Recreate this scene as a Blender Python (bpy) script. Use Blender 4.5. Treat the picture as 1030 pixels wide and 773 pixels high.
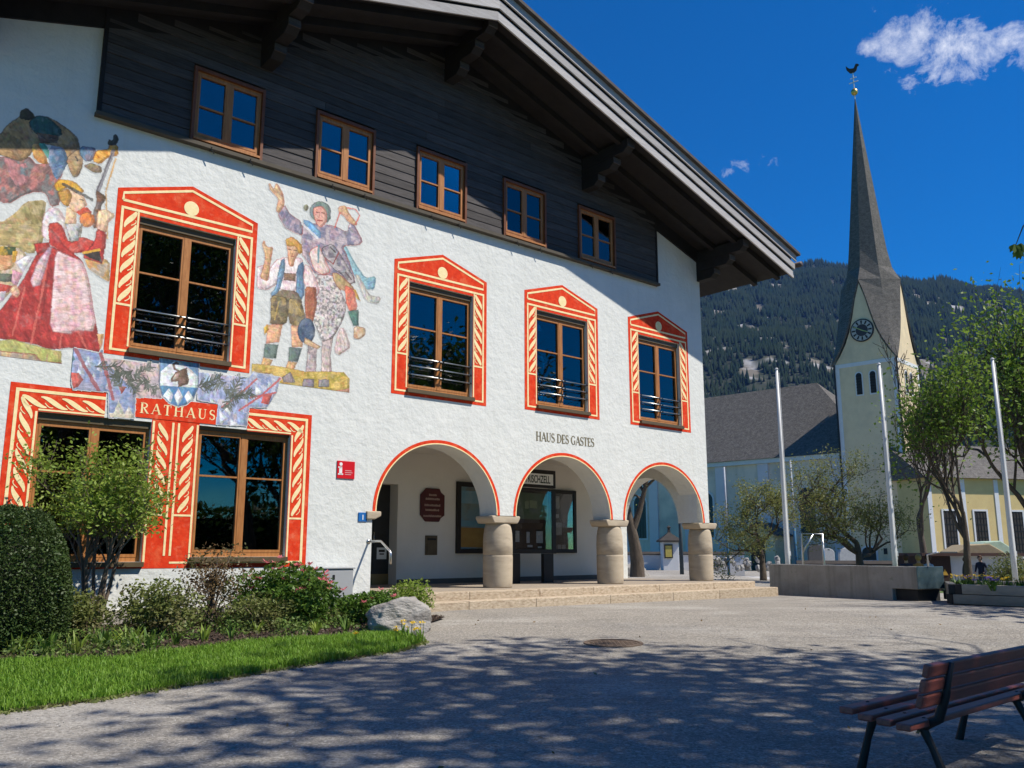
import bpy, bmesh, math, random
import numpy as np
from mathutils import Vector, Matrix

for o in list(bpy.data.objects):
    bpy.data.objects.remove(o, do_unlink=True)
scene = bpy.context.scene
COL = scene.collection
R = math.radians

# ------------------------------------------------------------------ camera
PW, PH, FPX, PITCH, EYE = 1030, 773, 880.0, R(10.9), 1.1
cam_d = bpy.data.cameras.new('camera'); cam = bpy.data.objects.new('camera', cam_d); COL.objects.link(cam)
cam.location = (0, 0, EYE); cam.rotation_euler = (R(90) + PITCH, 0, 0)
cam_d.sensor_width = 36; cam_d.lens = 36 * FPX / PW
cam_d.clip_start = .05; cam_d.clip_end = 12000
scene.camera = cam
scene.render.resolution_x = 1024; scene.render.resolution_y = 768

# ------------------------------------------------------------------ sky, sun, exposure
FAZ = R(48.9)
FD = np.array([math.sin(FAZ), math.cos(FAZ), 0.]); FN = np.array([FD[1], -FD[0], 0.])
SUNV = FD * .65 + FN * 1.0 + np.array([0, 0, 1.57]); SUNV /= np.linalg.norm(SUNV)
SUN_EL = math.asin(SUNV[2]); SUN_AZ = math.atan2(SUNV[0], SUNV[1])
world = bpy.data.worlds.new('World'); scene.world = world; world.use_nodes = True
wn = world.node_tree; wn.nodes.clear()
def wnode(t, **k):
    n = wn.nodes.new(t)
    for a, b in k.items(): setattr(n, a, b)
    return n
w_out = wnode('ShaderNodeOutputWorld'); w_bg = wnode('ShaderNodeBackground')
sky = wnode('ShaderNodeTexSky', sky_type='NISHITA', sun_disc=False, sun_elevation=SUN_EL, sun_rotation=SUN_AZ,
            altitude=800, air_density=1.0, dust_density=0.0, ozone_density=3.0)
w_hs = wnode('ShaderNodeHueSaturation'); w_hs.inputs['Saturation'].default_value = 2.3; w_hs.inputs['Value'].default_value = 1.08
w_gm = wnode('ShaderNodeGamma'); w_gm.inputs[1].default_value = 1.0
wn.links.new(sky.outputs[0], w_hs.inputs['Color']); w_ml = wnode('ShaderNodeMix', data_type='RGBA', blend_type='MULTIPLY'); w_ml.inputs[0].default_value = 1; w_ml.inputs[7].default_value = (.42, .92, 1.12, 1)
wn.links.new(w_hs.outputs[0], w_ml.inputs[6]); wn.links.new(w_ml.outputs[2], w_gm.inputs[0])
# thin wisps of cloud: noise on the sky direction, thick only where a slow noise allows
w_tc = wnode('ShaderNodeTexCoord')
def vmath(op, a, b=None):
    n = wnode('ShaderNodeVectorMath', operation=op); wn.links.new(a, n.inputs[0])
    if b is not None:
        if isinstance(b, (tuple, list)): n.inputs[1].default_value = b
        else: wn.links.new(b, n.inputs[1])
    return n
def smath(op, a, b=None, clamp=False):
    n = wnode('ShaderNodeMath', operation=op, use_clamp=clamp)
    for i, v in enumerate((a, b)):
        if v is None: continue
        if isinstance(v, (int, float)): n.inputs[i].default_value = v
        else: wn.links.new(v, n.inputs[i])
    return n.outputs[0]
def cloud(direction, size, noise_scale, thr, gain, seed):
    d = Vector(direction).normalized()
    sub = vmath('SUBTRACT', w_tc.outputs['Generated'], tuple(d))
    ax = Vector((d.y, -d.x, 0)).normalized(); up = ax.cross(d) * -1
    dx = vmath('DOT_PRODUCT', sub.outputs[0], tuple(ax)).outputs['Value']; dy = vmath('DOT_PRODUCT', sub.outputs[0], tuple(up)).outputs['Value']
    rx = smath('DIVIDE', dx, size[0]); ry = smath('DIVIDE', dy, size[1])
    r2 = smath('ADD', smath('MULTIPLY', rx, rx), smath('MULTIPLY', ry, ry))
    m = smath('SUBTRACT', 1.0, r2)
    m = smath('MAXIMUM', m, -2.0)
    nz = wnode('ShaderNodeTexNoise'); sh_ = vmath('ADD', w_tc.outputs['Generated'], (seed, seed * .7, 0))
    nz.inputs['Scale'].default_value = noise_scale; nz.inputs['Detail'].default_value = 6; nz.inputs['Roughness'].default_value = .68; nz.inputs['Distortion'].default_value = .25
    wn.links.new(sh_.outputs[0], nz.inputs['Vector'])
    v = smath('ADD', smath('MULTIPLY', m, .22), smath('SUBTRACT', nz.outputs['Fac'], thr))
    return smath('MULTIPLY', v, gain, True)
def pxdir(x, y):
    cp, sp = math.cos(PITCH), math.sin(PITCH); a, b = x - PW / 2, PH / 2 - y
    return (a, FPX * cp - b * sp, FPX * sp + b * cp)
c_all = None
for (x, y, sx, sy, ns, thr, gain, seed) in ((988, 50, .085, .036, 22, .60, 3.0, 1.3), (913, 34, .05, .034, 26, .61, 2.2, 7.7), (740, 172, .02, .014, 48, .66, 1.6, 4.1), (773, 162, .016, .012, 55, .65, 1.6, 5.4)):
    c = cloud(pxdir(x, y), (sx, sy), ns, thr, gain, seed)
    c_all = c if c_all is None else smath('MAXIMUM', c_all, c)
w_mix = wnode('ShaderNodeMix', data_type='RGBA'); wn.links.new(smath('MULTIPLY', c_all, .8), w_mix.inputs[0])
wn.links.new(w_gm.outputs[0], w_mix.inputs[6]); w_mix.inputs[7].default_value = (14.0, 13.8, 13.4, 1)
wn.links.new(w_mix.outputs[2], w_bg.inputs[0]); w_bg.inputs[1].default_value = .082
wn.links.new(w_bg.outputs[0], w_out.inputs[0])
sd = bpy.data.lights.new('sun', 'SUN'); sd.energy = 4.6; sd.angle = R(.53); sd.color = (1, .94, .84)
sun = bpy.data.objects.new('sun', sd); COL.objects.link(sun)
sun.rotation_euler = Vector(SUNV).to_track_quat('Z', 'Y').to_euler()
vs = scene.view_settings
vs.view_transform = 'Standard'; vs.look = 'None'; vs.gamma = 1.0; vs.use_curve_mapping = False; vs.exposure = 0.4
cy_ = scene.cycles
cy_.max_bounces = 6; cy_.diffuse_bounces = 3; cy_.glossy_bounces = 3; cy_.transmission_bounces = 4; cy_.transparent_max_bounces = 8; cy_.volume_bounces = 0; cy_.caustics_reflective = False; cy_.caustics_refractive = False

# ------------------------------------------------------------------ geometry helpers
def ray(px, py):
    return np.array(pxdir(px, py))
CAMP = np.array([0, 0, EYE])
def ground_z(x, y):
    y_ = min(max(y, -20), 16.)
    z = -.4 + .0308 * y_
    if y > 16: z = .0928 * (1 - min((y - 16) / 8, 1.))
    s = lambda t: (lambda q: q * q * (3 - 2 * q))(min(max(t, 0), 1))
    return z - .42 * s((y - 25) / 7.) * s((x - 10.5) / 3.5)
def onz(px, py, z):
    v = ray(px, py); return CAMP + v * (z - EYE) / v[2]
def gnd(px, py):
    z = 0.
    for _ in range(50):
        q = onz(px, py, z); z = .5 * z + .5 * ground_z(q[0], q[1])
    return q
def at(px, py, y):
    v = ray(px, py); return CAMP + v * y / v[1]
FDIST = -13.9576
def fac(px, py, off=0.):
    v = ray(px, py); q = CAMP + v * (FDIST + off) / (v @ FN)
    return q @ FD, q[2]
def fw(u, off, z):
    return Vector(FD * u + FN * (FDIST + off) + np.array([0, 0, z]))

def lin(c):
    f = lambda v: (v / 255 / 12.92) if v / 255 <= .04045 else ((v / 255 + .055) / 1.055) ** 2.4
    return tuple(f(v) for v in c)

class MB:
    def __init__(s): s.v = []; s.f = []; s.m = []; s.cur = 0
    def add(s, vs, fs):
        b = len(s.v); s.v.extend(tuple(map(float, q)) for q in vs); s.f.extend(tuple(b + i for i in f) for f in fs); s.m.extend([s.cur] * len(fs))
    def box(s, x0, x1, y0, y1, z0, z1):
        s.add([(x0,y0,z0),(x1,y0,z0),(x1,y1,z0),(x0,y1,z0),(x0,y0,z1),(x1,y0,z1),(x1,y1,z1),(x0,y1,z1)],
              [(0,3,2,1),(4,5,6,7),(0,1,5,4),(1,2,6,5),(2,3,7,6),(3,0,4,7)])
    def fb(s, u0, u1, o0, o1, z0, z1):           # facade box: along the wall, distance out from it, height
        s.box(u0, u1, -o1, -o0, z0, z1)
    def prism(s, pts, axis, a, b):               # polygon extruded along an axis between a and b
        n = len(pts)
        def P(p, t):
            return {0: (t, p[0], p[1]), 1: (p[0], t, p[1]), 2: (p[0], p[1], t)}[axis]
        s.add([P(p, a) for p in pts] + [P(p, b) for p in pts],
              [tuple(range(n)), tuple(range(2 * n - 1, n - 1, -1))] + [(i, i + n, (i + 1) % n + n, (i + 1) % n) for i in range(n)])
    def tube(s, pts, rad, n=6, cap=True):
        pts = [Vector(p) for p in pts]
        if not hasattr(rad, '__len__'): rad = [rad] * len(pts)
        rings = []; ref = None
        for i, p in enumerate(pts):
            d = (pts[min(i + 1, len(pts) - 1)] - pts[max(i - 1, 0)])
            if d.length < 1e-9: d = Vector((0, 0, 1))
            d.normalize()
            if ref is None: ref = d.orthogonal().normalized()
            a = (ref - d * ref.dot(d))
            a = a.normalized() if a.length > 1e-6 else d.orthogonal().normalized()
            ref = a; b = d.cross(a)
            rings.append([p + (a * math.cos(2 * math.pi * k / n) + b * math.sin(2 * math.pi * k / n)) * rad[i] for k in range(n)])
        fs = []
        for i in range(len(pts) - 1):
            for k in range(n):
                fs.append((i * n + k, i * n + (k + 1) % n, (i + 1) * n + (k + 1) % n, (i + 1) * n + k))
        if cap: fs += [tuple(range(n - 1, -1, -1)), tuple((len(pts) - 1) * n + k for k in range(n))]
        s.add([v for r in rings for v in r], fs)
    def lathe(s, prof, n=24, c=(0, 0, 0), cap=True):
        vs = []
        for r, z in prof:
            for k in range(n):
                a = 2 * math.pi * k / n; vs.append((c[0] + r * math.cos(a), c[1] + r * math.sin(a), c[2] + z))
        fs = [(i * n + k, i * n + (k + 1) % n, (i + 1) * n + (k + 1) % n, (i + 1) * n + k) for i in range(len(prof) - 1) for k in range(n)]
        if cap: fs += [tuple(range(n - 1, -1, -1)), tuple((len(prof) - 1) * n + k for k in range(n))]
        s.add(vs, fs)
    def mesh(s, name, mats, smooth=False, recalc=True):
        me = bpy.data.meshes.new(name); me.from_pydata(s.v, [], s.f)
        if recalc:
            bm = bmesh.new(); bm.from_mesh(me); bmesh.ops.recalc_face_normals(bm, faces=bm.faces); bm.to_mesh(me); bm.free()
        if not isinstance(mats, (list, tuple)): mats = [mats]
        for m in mats: me.materials.append(m)
        if len(mats) > 1: me.polygons.foreach_set('material_index', s.m)
        if smooth: me.polygons.foreach_set('use_smooth', [True] * len(me.polygons))
        me.update()
        return me
    def build(s, name, mats, parent=None, smooth=False, bevel=0, loc=None, recalc=True):
        o = put(name, s.mesh(name, mats, smooth, recalc), parent, loc)
        if bevel:
            b = o.modifiers.new('bevel', 'BEVEL'); b.width = bevel; b.segments = 2; b.limit_method = 'ANGLE'; b.angle_limit = R(40)
        return o
def put(name, me, parent=None, loc=None, rz=None):
    o = bpy.data.objects.new(name, me); COL.objects.link(o)
    if parent is not None: o.parent = parent
    if loc is not None: o.location = loc
    if rz is not None: o.rotation_euler = (0, 0, rz)
    return o
def tag(o, label, cat, group=None):
    o['label'] = label; o['category'] = cat
    if group: o['group'] = group
    return o
def kind(o, k): o['kind'] = k; return o
def thing(name, label, cat, loc=(0, 0, 0), rz=0, group=None):
    o = put(name, None, None, loc, rz); o.empty_display_size = .2
    return tag(o, label, cat, group)
def npmesh(name, V, F, mat, smooth=False):
    """fast mesh from an (n,3) array and an (m,k) face array"""
    me = bpy.data.meshes.new(name); V = np.ascontiguousarray(V, dtype=np.float32); F = np.ascontiguousarray(F, dtype=np.int32)
    k = F.shape[1]
    me.vertices.add(len(V)); me.vertices.foreach_set('co', V.ravel())
    me.loops.add(F.size); me.loops.foreach_set('vertex_index', F.ravel())
    me.polygons.add(len(F)); me.polygons.foreach_set('loop_start', np.arange(0, F.size, k, dtype=np.int32))
    if smooth: me.polygons.foreach_set('use_smooth', np.ones(len(F), dtype=bool))
    me.update(calc_edges=True); me.validate()
    me.materials.append(mat)
    return me
def vnoise(x, y, seed=0):
    x = np.asarray(x, float); y = np.asarray(y, float)
    xi = np.floor(x).astype(np.int64); yi = np.floor(y).astype(np.int64); xf = x - xi; yf = y - yi
    def h(a, b):
        n = (a * 374761393 + b * 668265263 + seed * 1442695041) & 0xffffffff
        n = ((n ^ (n >> 13)) * 1274126177) & 0xffffffff
        return ((n ^ (n >> 16)) & 0xffff) / 65535.
    sx = xf * xf * (3 - 2 * xf); sy = yf * yf * (3 - 2 * yf)
    return (h(xi, yi) * (1 - sx) + h(xi + 1, yi) * sx) * (1 - sy) + (h(xi, yi + 1) * (1 - sx) + h(xi + 1, yi + 1) * sx) * sy
def fbm(x, y, oct=4, seed=0):
    t = 0; a = .5; s = 0
    for i in range(oct):
        t = t + a * vnoise(np.asarray(x) * 2 ** i, np.asarray(y) * 2 ** i, seed + i * 17); s += a; a *= .5
    return t / s

# ------------------------------------------------------------------ materials
MATS = {}
def mat(name, c1, c2=None, scale=6., rough=.75, bump=0., bscale=None, metal=0., spec=.3, detail=4., stretch=None, rnd=0., c3=None, s3=.6, b2=None, dist=.02):
    if name in MATS: return MATS[name]
    m = bpy.data.materials.new(name); m.use_nodes = True; t = m.node_tree; N = t.nodes; L = t.links
    p = N['Principled BSDF']; p.inputs['Roughness'].default_value = rough; p.inputs['Metallic'].default_value = metal
    p.inputs['Specular IOR Level'].default_value = spec
    c2 = c2 or tuple(v * .8 for v in c1)
    tc = N.new('ShaderNodeTexCoord'); vec = tc.outputs['Object']
    if stretch:
        mp = N.new('ShaderNodeMapping'); mp.inputs['Scale'].default_value = stretch; L.new(vec, mp.inputs[0]); vec = mp.outputs[0]
    def noise(sc, det=detail, ro=.6):
        n = N.new('ShaderNodeTexNoise'); n.inputs['Scale'].default_value = sc; n.inputs['Detail'].default_value = det; n.inputs['Roughness'].default_value = ro
        L.new(vec, n.inputs['Vector']); return n.outputs['Fac']
    def ramp(f, a, b):
        r = N.new('ShaderNodeMapRange'); r.inputs[1].default_value = a; r.inputs[2].default_value = b; L.new(f, r.inputs[0]); return r.outputs[0]
    def mix(f, a, b, blend='MIX'):
        x = N.new('ShaderNodeMix'); x.data_type = 'RGBA'; x.blend_type = blend
        if isinstance(f, float): x.inputs[0].default_value = f
        else: L.new(f, x.inputs[0])
        for i, v in ((6, a), (7, b)):
            if isinstance(v, tuple): x.inputs[i].default_value = (*v, 1)
            else: L.new(v, x.inputs[i])
        return x.outputs[2]
    col = mix(ramp(noise(scale), .3, .7), c1, c2)
    if c3: col = mix(ramp(noise(s3, 4.), .52, .72), col, c3)
    if rnd:
        oi = N.new('ShaderNodeObjectInfo'); r = N.new('ShaderNodeMapRange'); r.inputs[3].default_value = 1 - rnd; r.inputs[4].default_value = 1 + rnd; L.new(oi.outputs['Random'], r.inputs[0])
        cc = N.new('ShaderNodeCombineColor'); [L.new(r.outputs[0], cc.inputs[i]) for i in range(3)]
        col = mix(1.0, col, cc.outputs[0], 'MULTIPLY')
    L.new(col, p.inputs['Base Color'])
    if bump:
        bh = noise(bscale or scale * 3)
        if b2:
            ma = N.new('ShaderNodeMath'); ma.operation = 'MULTIPLY_ADD'; L.new(noise(b2[0], 3.), ma.inputs[0]); ma.inputs[1].default_value = b2[1]; L.new(bh, ma.inputs[2]); bh = ma.outputs[0]
        b = N.new('ShaderNodeBump'); b.inputs['Strength'].default_value = bump; b.inputs['Distance'].default_value = dist
        L.new(bh, b.inputs['Height']); L.new(b.outputs[0], p.inputs['Normal'])
    MATS[name] = m
    return m
def leafmat(name, c1, c2, trans=.35, c3=None):
    m = bpy.data.materials.new(name); m.use_nodes = True; t = m.node_tree; N = t.nodes; L = t.links; N.clear()
    o = N.new('ShaderNodeOutputMaterial'); g = N.new('ShaderNodeNewGeometry')
    x = N.new('ShaderNodeMix'); x.data_type = 'RGBA'; x.inputs[6].default_value = (*c1, 1); x.inputs[7].default_value = (*c2, 1)
    L.new(g.outputs['Random Per Island'], x.inputs[0]); col = x.outputs[2]
    if c3:
        tc = N.new('ShaderNodeTexCoord'); n = N.new('ShaderNodeTexNoise'); n.inputs['Scale'].default_value = 2.2; L.new(tc.outputs['Object'], n.inputs['Vector'])
        r = N.new('ShaderNodeMapRange'); r.inputs[1].default_value = .5; r.inputs[2].default_value = .65; L.new(n.outputs['Fac'], r.inputs[0])
        y = N.new('ShaderNodeMix'); y.data_type = 'RGBA'; L.new(r.outputs[0], y.inputs[0]); L.new(col, y.inputs[6]); y.inputs[7].default_value = (*c3, 1); col = y.outputs[2]
    d = N.new('ShaderNodeBsdfPrincipled'); d.inputs['Roughness'].default_value = .5; d.inputs['Specular IOR Level'].default_value = .3
    tr = N.new('ShaderNodeBsdfTranslucent'); L.new(col, d.inputs['Base Color']); L.new(col, tr.inputs['Color'])
    s = N.new('ShaderNodeMixShader'); s.inputs[0].default_value = trans; L.new(d.outputs[0], s.inputs[1]); L.new(tr.outputs[0], s.inputs[2]); L.new(s.outputs[0], o.inputs[0])
    MATS[name] = m
    return m
def glassmat(name, tint=.45, refl=.055, fmax=1.):
    m = bpy.data.materials.new(name); m.use_nodes = True; t = m.node_tree; N = t.nodes; L = t.links; N.clear()
    o = N.new('ShaderNodeOutputMaterial'); tr = N.new('ShaderNodeBsdfTransparent'); tr.inputs[0].default_value = (tint, tint, tint, 1)
    gl = N.new('ShaderNodeBsdfGlossy'); gl.inputs['Roughness'].default_value = .012; gl.inputs[0].default_value = (.95, .97, 1, 1)
    fr = N.new('ShaderNodeLayerWeight'); fr.inputs[0].default_value = .3
    tc = N.new('ShaderNodeTexCoord'); nz = N.new('ShaderNodeTexNoise'); nz.inputs['Scale'].default_value = 1.6; nz.inputs['Detail'].default_value = 1; L.new(tc.outputs['Object'], nz.inputs['Vector'])
    bp = N.new('ShaderNodeBump'); bp.inputs['Strength'].default_value = .10; bp.inputs['Distance'].default_value = .02; L.new(nz.outputs['Fac'], bp.inputs['Height']); L.new(bp.outputs[0], gl.inputs['Normal'])
    r = N.new('ShaderNodeMapRange'); r.inputs[3].default_value = refl; r.inputs[4].default_value = fmax; L.new(fr.outputs['Fresnel'], r.inputs[0])
    s = N.new('ShaderNodeMixShader'); L.new(r.outputs[0], s.inputs[0]); L.new(tr.outputs[0], s.inputs[1]); L.new(gl.outputs[0], s.inputs[2]); L.new(s.outputs[0], o.inputs[0])
    MATS[name] = m
    return m
M_plaster = mat('plaster', (.71, .715, .68), (.65, .66, .63), 1.3, .9, .42, 9., spec=.15, c3=(.65, .66, .62), s3=.25, b2=(3.2, 1.3), dist=.035)
M_plaster2 = mat('arcade_plaster', (.74, .71, .65), (.68, .65, .59), 1.5, .9, .25, 14., spec=.15)
M_red = mat('facade_red_paint', lin((230, 70, 34)), lin((206, 50, 24)), 9., .85, .4, 12., spec=.15, c3=lin((226, 100, 62)), s3=4.)
M_cream = mat('facade_cream_paint', lin((248, 230, 180)), lin((238, 214, 156)), 9., .85, .3, 12., spec=.15)
M_dwood = mat('weathered_dark_timber', (.09, .08, .078), (.042, .037, .036), 3., .75, .5, 30., stretch=(1, 4, 14), rnd=.22, dist=.01)
M_dwood2 = mat('dark_timber_beam', (.022, .019, .018), (.013, .011, .011), 4., .75, .4, 24., rnd=.15, dist=.01)
M_barge = mat('weathered_bargeboard', (.44, .42, .41), (.34, .32, .31), 3., .8, .5, 22., stretch=(.6, 3, 8), rnd=.12, dist=.01)
M_tile = mat('roof_tile', (.10, .085, .075), (.06, .05, .045), 5., .8, .5, 12.)
M_owood = mat('varnished_window_wood', lin((178, 122, 72)), lin((150, 96, 52)), 4., .45, .25, 40., stretch=(6, 6, 1), rnd=.06, dist=.004)
M_owood2 = mat('dark_varnished_casing', lin((122, 74, 46)), lin((96, 56, 34)), 4., .5, .25, 40., rnd=.06, dist=.004)
M_sill = mat('brown_metal_sill', (.12, .09, .05), (.09, .065, .035), 8., .5)
M_glass = glassmat('window_glass')
M_glassb = glassmat('attic_glass', .92, .04)
M_glassc = glassmat('case_glass', .9, .02, .3)
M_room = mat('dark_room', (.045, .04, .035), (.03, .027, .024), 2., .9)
M_curtain = mat('pale_curtain', (.80, .86, .80), (.68, .78, .74), 6., .8)
M_steel = mat('brushed_steel', (.62, .62, .60), (.55, .55, .54), 9., .35, metal=1.)
M_iron = mat('black_iron', (.02, .02, .021), (.013, .013, .014), 14., .5, .3, 60., dist=.004)
M_stone = mat('column_limestone', (.50, .42, .31), (.40, .33, .24), 2.2, .85, .4, 18., stretch=(1, 1, 4), c3=(.33, .27, .20), s3=1.6, dist=.012)
M_trav = mat('travertine_step', (.58, .48, .36), (.36, .28, .19), 13., .85, .7, 26., stretch=(1, 1, 2.4), c3=(.28, .20, .13), s3=9., dist=.015, rnd=.06)
M_floor = mat('arcade_floor', (.36, .30, .23), (.29, .24, .19), 5., .8, .3, 30.)
M_grey = mat('grey_cabinet', (.36, .37, .38), (.32, .33, .34), 3., .5)
M_white = mat('white_print', (.8, .8, .78), (.77, .77, .75), 5., .6)
M_dark = mat('dark_frame', (.025, .022, .02), (.018, .016, .014), 5., .5)
# ------------------------------------------------------------------ ground
M_plaza = mat('fine_gravel', (.47, .43, .37), (.165, .150, .13), 55., .95, .8, 150., spec=.1, c3=(.24, .225, .205), s3=.42, b2=(14., .5), dist=.015)
M_meadow = mat('meadow', (.10, .16, .04), (.07, .11, .03), .3, .95)
M_lawn = mat('lawn_soil', (.10, .17, .03), (.07, .12, .025), 8., .95, .4, 40.)
M_mulch = mat('bark_mulch', (.075, .05, .037), (.032, .022, .017), 16., .95, 1., 34., dist=.05)
M_path = mat('pale_road', (.50, .48, .45), (.44, .42, .39), 4., .9)
def overlay(m, scale, lo, hi, col, amt, stretch=(1, 1, 1)):
    t = m.node_tree; N = t.nodes; L = t.links; p = N['Principled BSDF']; src = p.inputs['Base Color'].links[0].from_socket
    tc = N.new('ShaderNodeTexCoord'); mp = N.new('ShaderNodeMapping'); mp.inputs['Scale'].default_value = stretch; L.new(tc.outputs['Object'], mp.inputs[0])
    nz = N.new('ShaderNodeTexNoise'); nz.inputs['Scale'].default_value = scale; nz.inputs['Detail'].default_value = 4; nz.inputs['Roughness'].default_value = .62; L.new(mp.outputs[0], nz.inputs['Vector'])
    r = N.new('ShaderNodeMapRange'); r.inputs[1].default_value = lo; r.inputs[2].default_value = hi; r.inputs[4].default_value = amt; L.new(nz.outputs['Fac'], r.inputs[0])
    x = N.new('ShaderNodeMix'); x.data_type = 'RGBA'; L.new(r.outputs[0], x.inputs[0]); L.new(src, x.inputs[6]); x.inputs[7].default_value = (*col, 1); L.new(x.outputs[2], p.inputs['Base Color'])
overlay(M_plaza, .33, .5, .62, (.52, .49, .44), .45)
overlay(M_plaza, 1.1, .52, .66, (.20, .185, .165), .5, (.5, 1.6, 1))
overlay(M_plaza, 5., .55, .7, (.30, .27, .23), .4)
overlay(M_plaza, 24., .50, .62, (.13, .12, .105), .55)
overlay(M_plaza, 31., .54, .66, (.62, .59, .53), .6, (1, 1.2, 1))
overlay(M_red, 7., .56, .74, lin((236, 150, 116)), .45); overlay(M_red, 2.2, .52, .72, lin((180, 44, 24)), .5); overlay(M_cream, 6., .58, .74, lin((240, 200, 170)), .6)
overlay(M_plaster, 1.6, .52, .78, (.50, .49, .44), .32, (2.6, 2.6, .16))
overlay(M_plaster, .9, .56, .8, (.56, .56, .52), .4)
def sheet(name, xs, ys, m, dz=0., zf=ground_z):
    X, Y = np.meshgrid(xs, ys); Z = np.vectorize(zf)(X, Y) + dz
    V = np.stack([X, Y, Z], -1).reshape(-1, 3); nx = len(xs); ny = len(ys)
    i = np.arange(nx - 1)[None] + nx * np.arange(ny - 1)[:, None]; F = np.stack([i, i + 1, i + nx + 1, i + nx], -1).reshape(-1, 4)
    return put(name, npmesh(name, V, F, m, True))
kind(sheet('meadow_ground', np.array([-6000., -400, 0, 400, 6000]), np.array([-6000., -400, 0, 400, 6000]), M_meadow, 0, lambda x, y: -.95), 'structure')
kind(sheet('gravel_square', np.arange(-16., 44.1, 1.), np.arange(-14., 75.1, 1.), M_plaza), 'structure')
def draped(name, pts, m, dz, n=0):
    """a polygon laid on the ground, pts are world xy"""
    bm = bmesh.new(); f = bm.faces.new([bm.verts.new((p[0], p[1], 0)) for p in pts])
    bmesh.ops.triangulate(bm, faces=bm.faces[:]); 
    for _ in range(n): bmesh.ops.subdivide_edges(bm, edges=bm.edges[:], cuts=1, use_grid_fill=True)
    for v in bm.verts: v.co.z = ground_z(v.co.x, v.co.y) + dz
    bmesh.ops.recalc_face_normals(bm, faces=bm.faces)
    me = bpy.data.meshes.new(name); bm.to_mesh(me); bm.free(); me.materials.append(m)
    if sum(p.normal.z for p in me.polygons) < 0: me.flip_normals()
    return put(name, me)
GX = lambda pts: [gnd(x, y)[:2] for x, y in pts]
lawn_edge = [(-160, 738), (0, 718), (100, 705), (200, 688), (300, 671), (405, 655), (428, 646)]
bed_edge = [(-160, 668), (0, 668), (120, 665), (250, 648), (350, 641), (400, 638)]
LAWN = GX(lawn_edge) + GX(bed_edge)[::-1]
kind(draped('lawn_strip', LAWN, M_lawn, .012, 2), 'structure')
# older, darker resurfaced patches and a worn wheel track in the square
fwl = lambda u, o: tuple(fw(u, o, 0))[:2]
BED = GX(bed_edge) + [fwl(8.75, 2.3), fwl(8.85, .02), fwl(1.0, .02)]
kind(draped('mulch_bed', BED, M_mulch, .03, 3), 'structure')
kind(draped('lawn_behind_arcade', [(2.5, 38), (11.5, 38), (12.5, 47), (3, 47)], M_lawn, .008), 'structure')
kind(draped('lawn_by_trough', [(10.2, 24), (16, 27), (15, 36), (10.8, 36)], M_lawn, .008, 3), 'structure')
kind(draped('church_road', [(-2, 47.2), (14, 47.2), (18, 56), (-2, 56)], M_path, .008), 'structure')

# ------------------------------------------------------------------ town hall
RIDGE_U, VZ, SL = 10.33, 11.74, .302           # ridge position along the wall, verge height there, roof slope
HALL = thing('town_hall', 'large white gabled town hall with dark timber attic, painted facade and arcade', 'building', tuple(fw(0, 0, 0)), R(90) - FAZ)
soff = lambda u: VZ + .10 - SL * abs(u - RIDGE_U)
UL, UR = 1.55, 18.98
ARCH = [(10.30, 1.54, 1.44), (13.75, 1.54, 1.44), (17.215, 1.57, 1.46)]   # centre, half span, rise of the painted outer line
SPR, BAND = 1.85, .085
WIN = [(5.05, 4.235), (10.275, 4.235), (13.72, 4.29), (17.17, 4.29)]; WHW, WHH = .81, 2.18
GWIN = [(3.87, .96), (6.245, 1.03)]; GHH = [2.15, 2.1]
def grid_wall(mb, us, zs, hole, off=0.):
    us = sorted(set(us)); zs = sorted(set(zs)); idx = {}
    def vid(u, z):
        if (u, z) not in idx: idx[(u, z)] = len(mb.v); mb.v.append((u, -off, z))
        return idx[(u, z)]
    for i in range(len(us) - 1):
        for k in range(len(zs) - 1):
            if hole((us[i] + us[i+1]) / 2, (zs[k] + zs[k+1]) / 2): continue
            mb.f.append((vid(us[i], zs[k]), vid(us[i+1], zs[k]), vid(us[i+1], zs[k+1]), vid(us[i], zs[k+1]))); mb.m.append(0)
wm = MB()
holes = [(c - WHW, c + WHW, z, z + WHH) for c, z in WIN] + [(c - WHW, c + WHW, z, z + h) for (c, z), h in zip(GWIN, GHH)]
us = [UL, 8.76, UR] + [h[i] for h in holes for i in (0, 1)]; zs = [-1., SPR, 3.5, 7.9] + [h[i] for h in holes for i in (2, 3)]
grid_wall(wm, us, zs, lambda u, z: any(h[0] < u < h[1] and h[2] < z < h[3] for h in holes) or (u > 8.76 and z < 3.5))
for h in holes:                                                        # window reveals
    for a, b in (((h[0], h[2]), (h[0], h[3])), ((h[0], h[3]), (h[1], h[3])), ((h[1], h[3]), (h[1], h[2])), ((h[1], h[2]), (h[0], h[2]))):
        wm.add([(a[0], 0, a[1]), (b[0], 0, b[1]), (b[0], .25, b[1]), (a[0], .25, a[1])], [(0, 1, 2, 3)])
TH = .55
NA = 28
edges_u = [8.76]
for c, a, b in ARCH:
    ai, bi = a - BAND, b - BAND
    pts = [(c - ai * math.cos(math.pi * k / NA), SPR + bi * math.sin(math.pi * k / NA)) for k in range(NA + 1)]
    for k in range(NA):
        p, q = pts[k], pts[k + 1]
        wm.add([(p[0], 0, p[1]), (q[0], 0, q[1]), (q[0], 0, 3.5), (p[0], 0, 3.5)], [(0, 1, 2, 3)])
        wm.add([(p[0], TH, p[1]), (q[0], TH, q[1]), (q[0], TH, 3.5), (p[0], TH, 3.5)], [(0, 1, 2, 3)])
        wm.add([(p[0], 0, p[1]), (q[0], 0, q[1]), (q[0], TH, q[1]), (p[0], TH, p[1])], [(0, 1, 2, 3)])
    edges_u += [c - ai, c + ai]
edges_u.append(UR)
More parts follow.
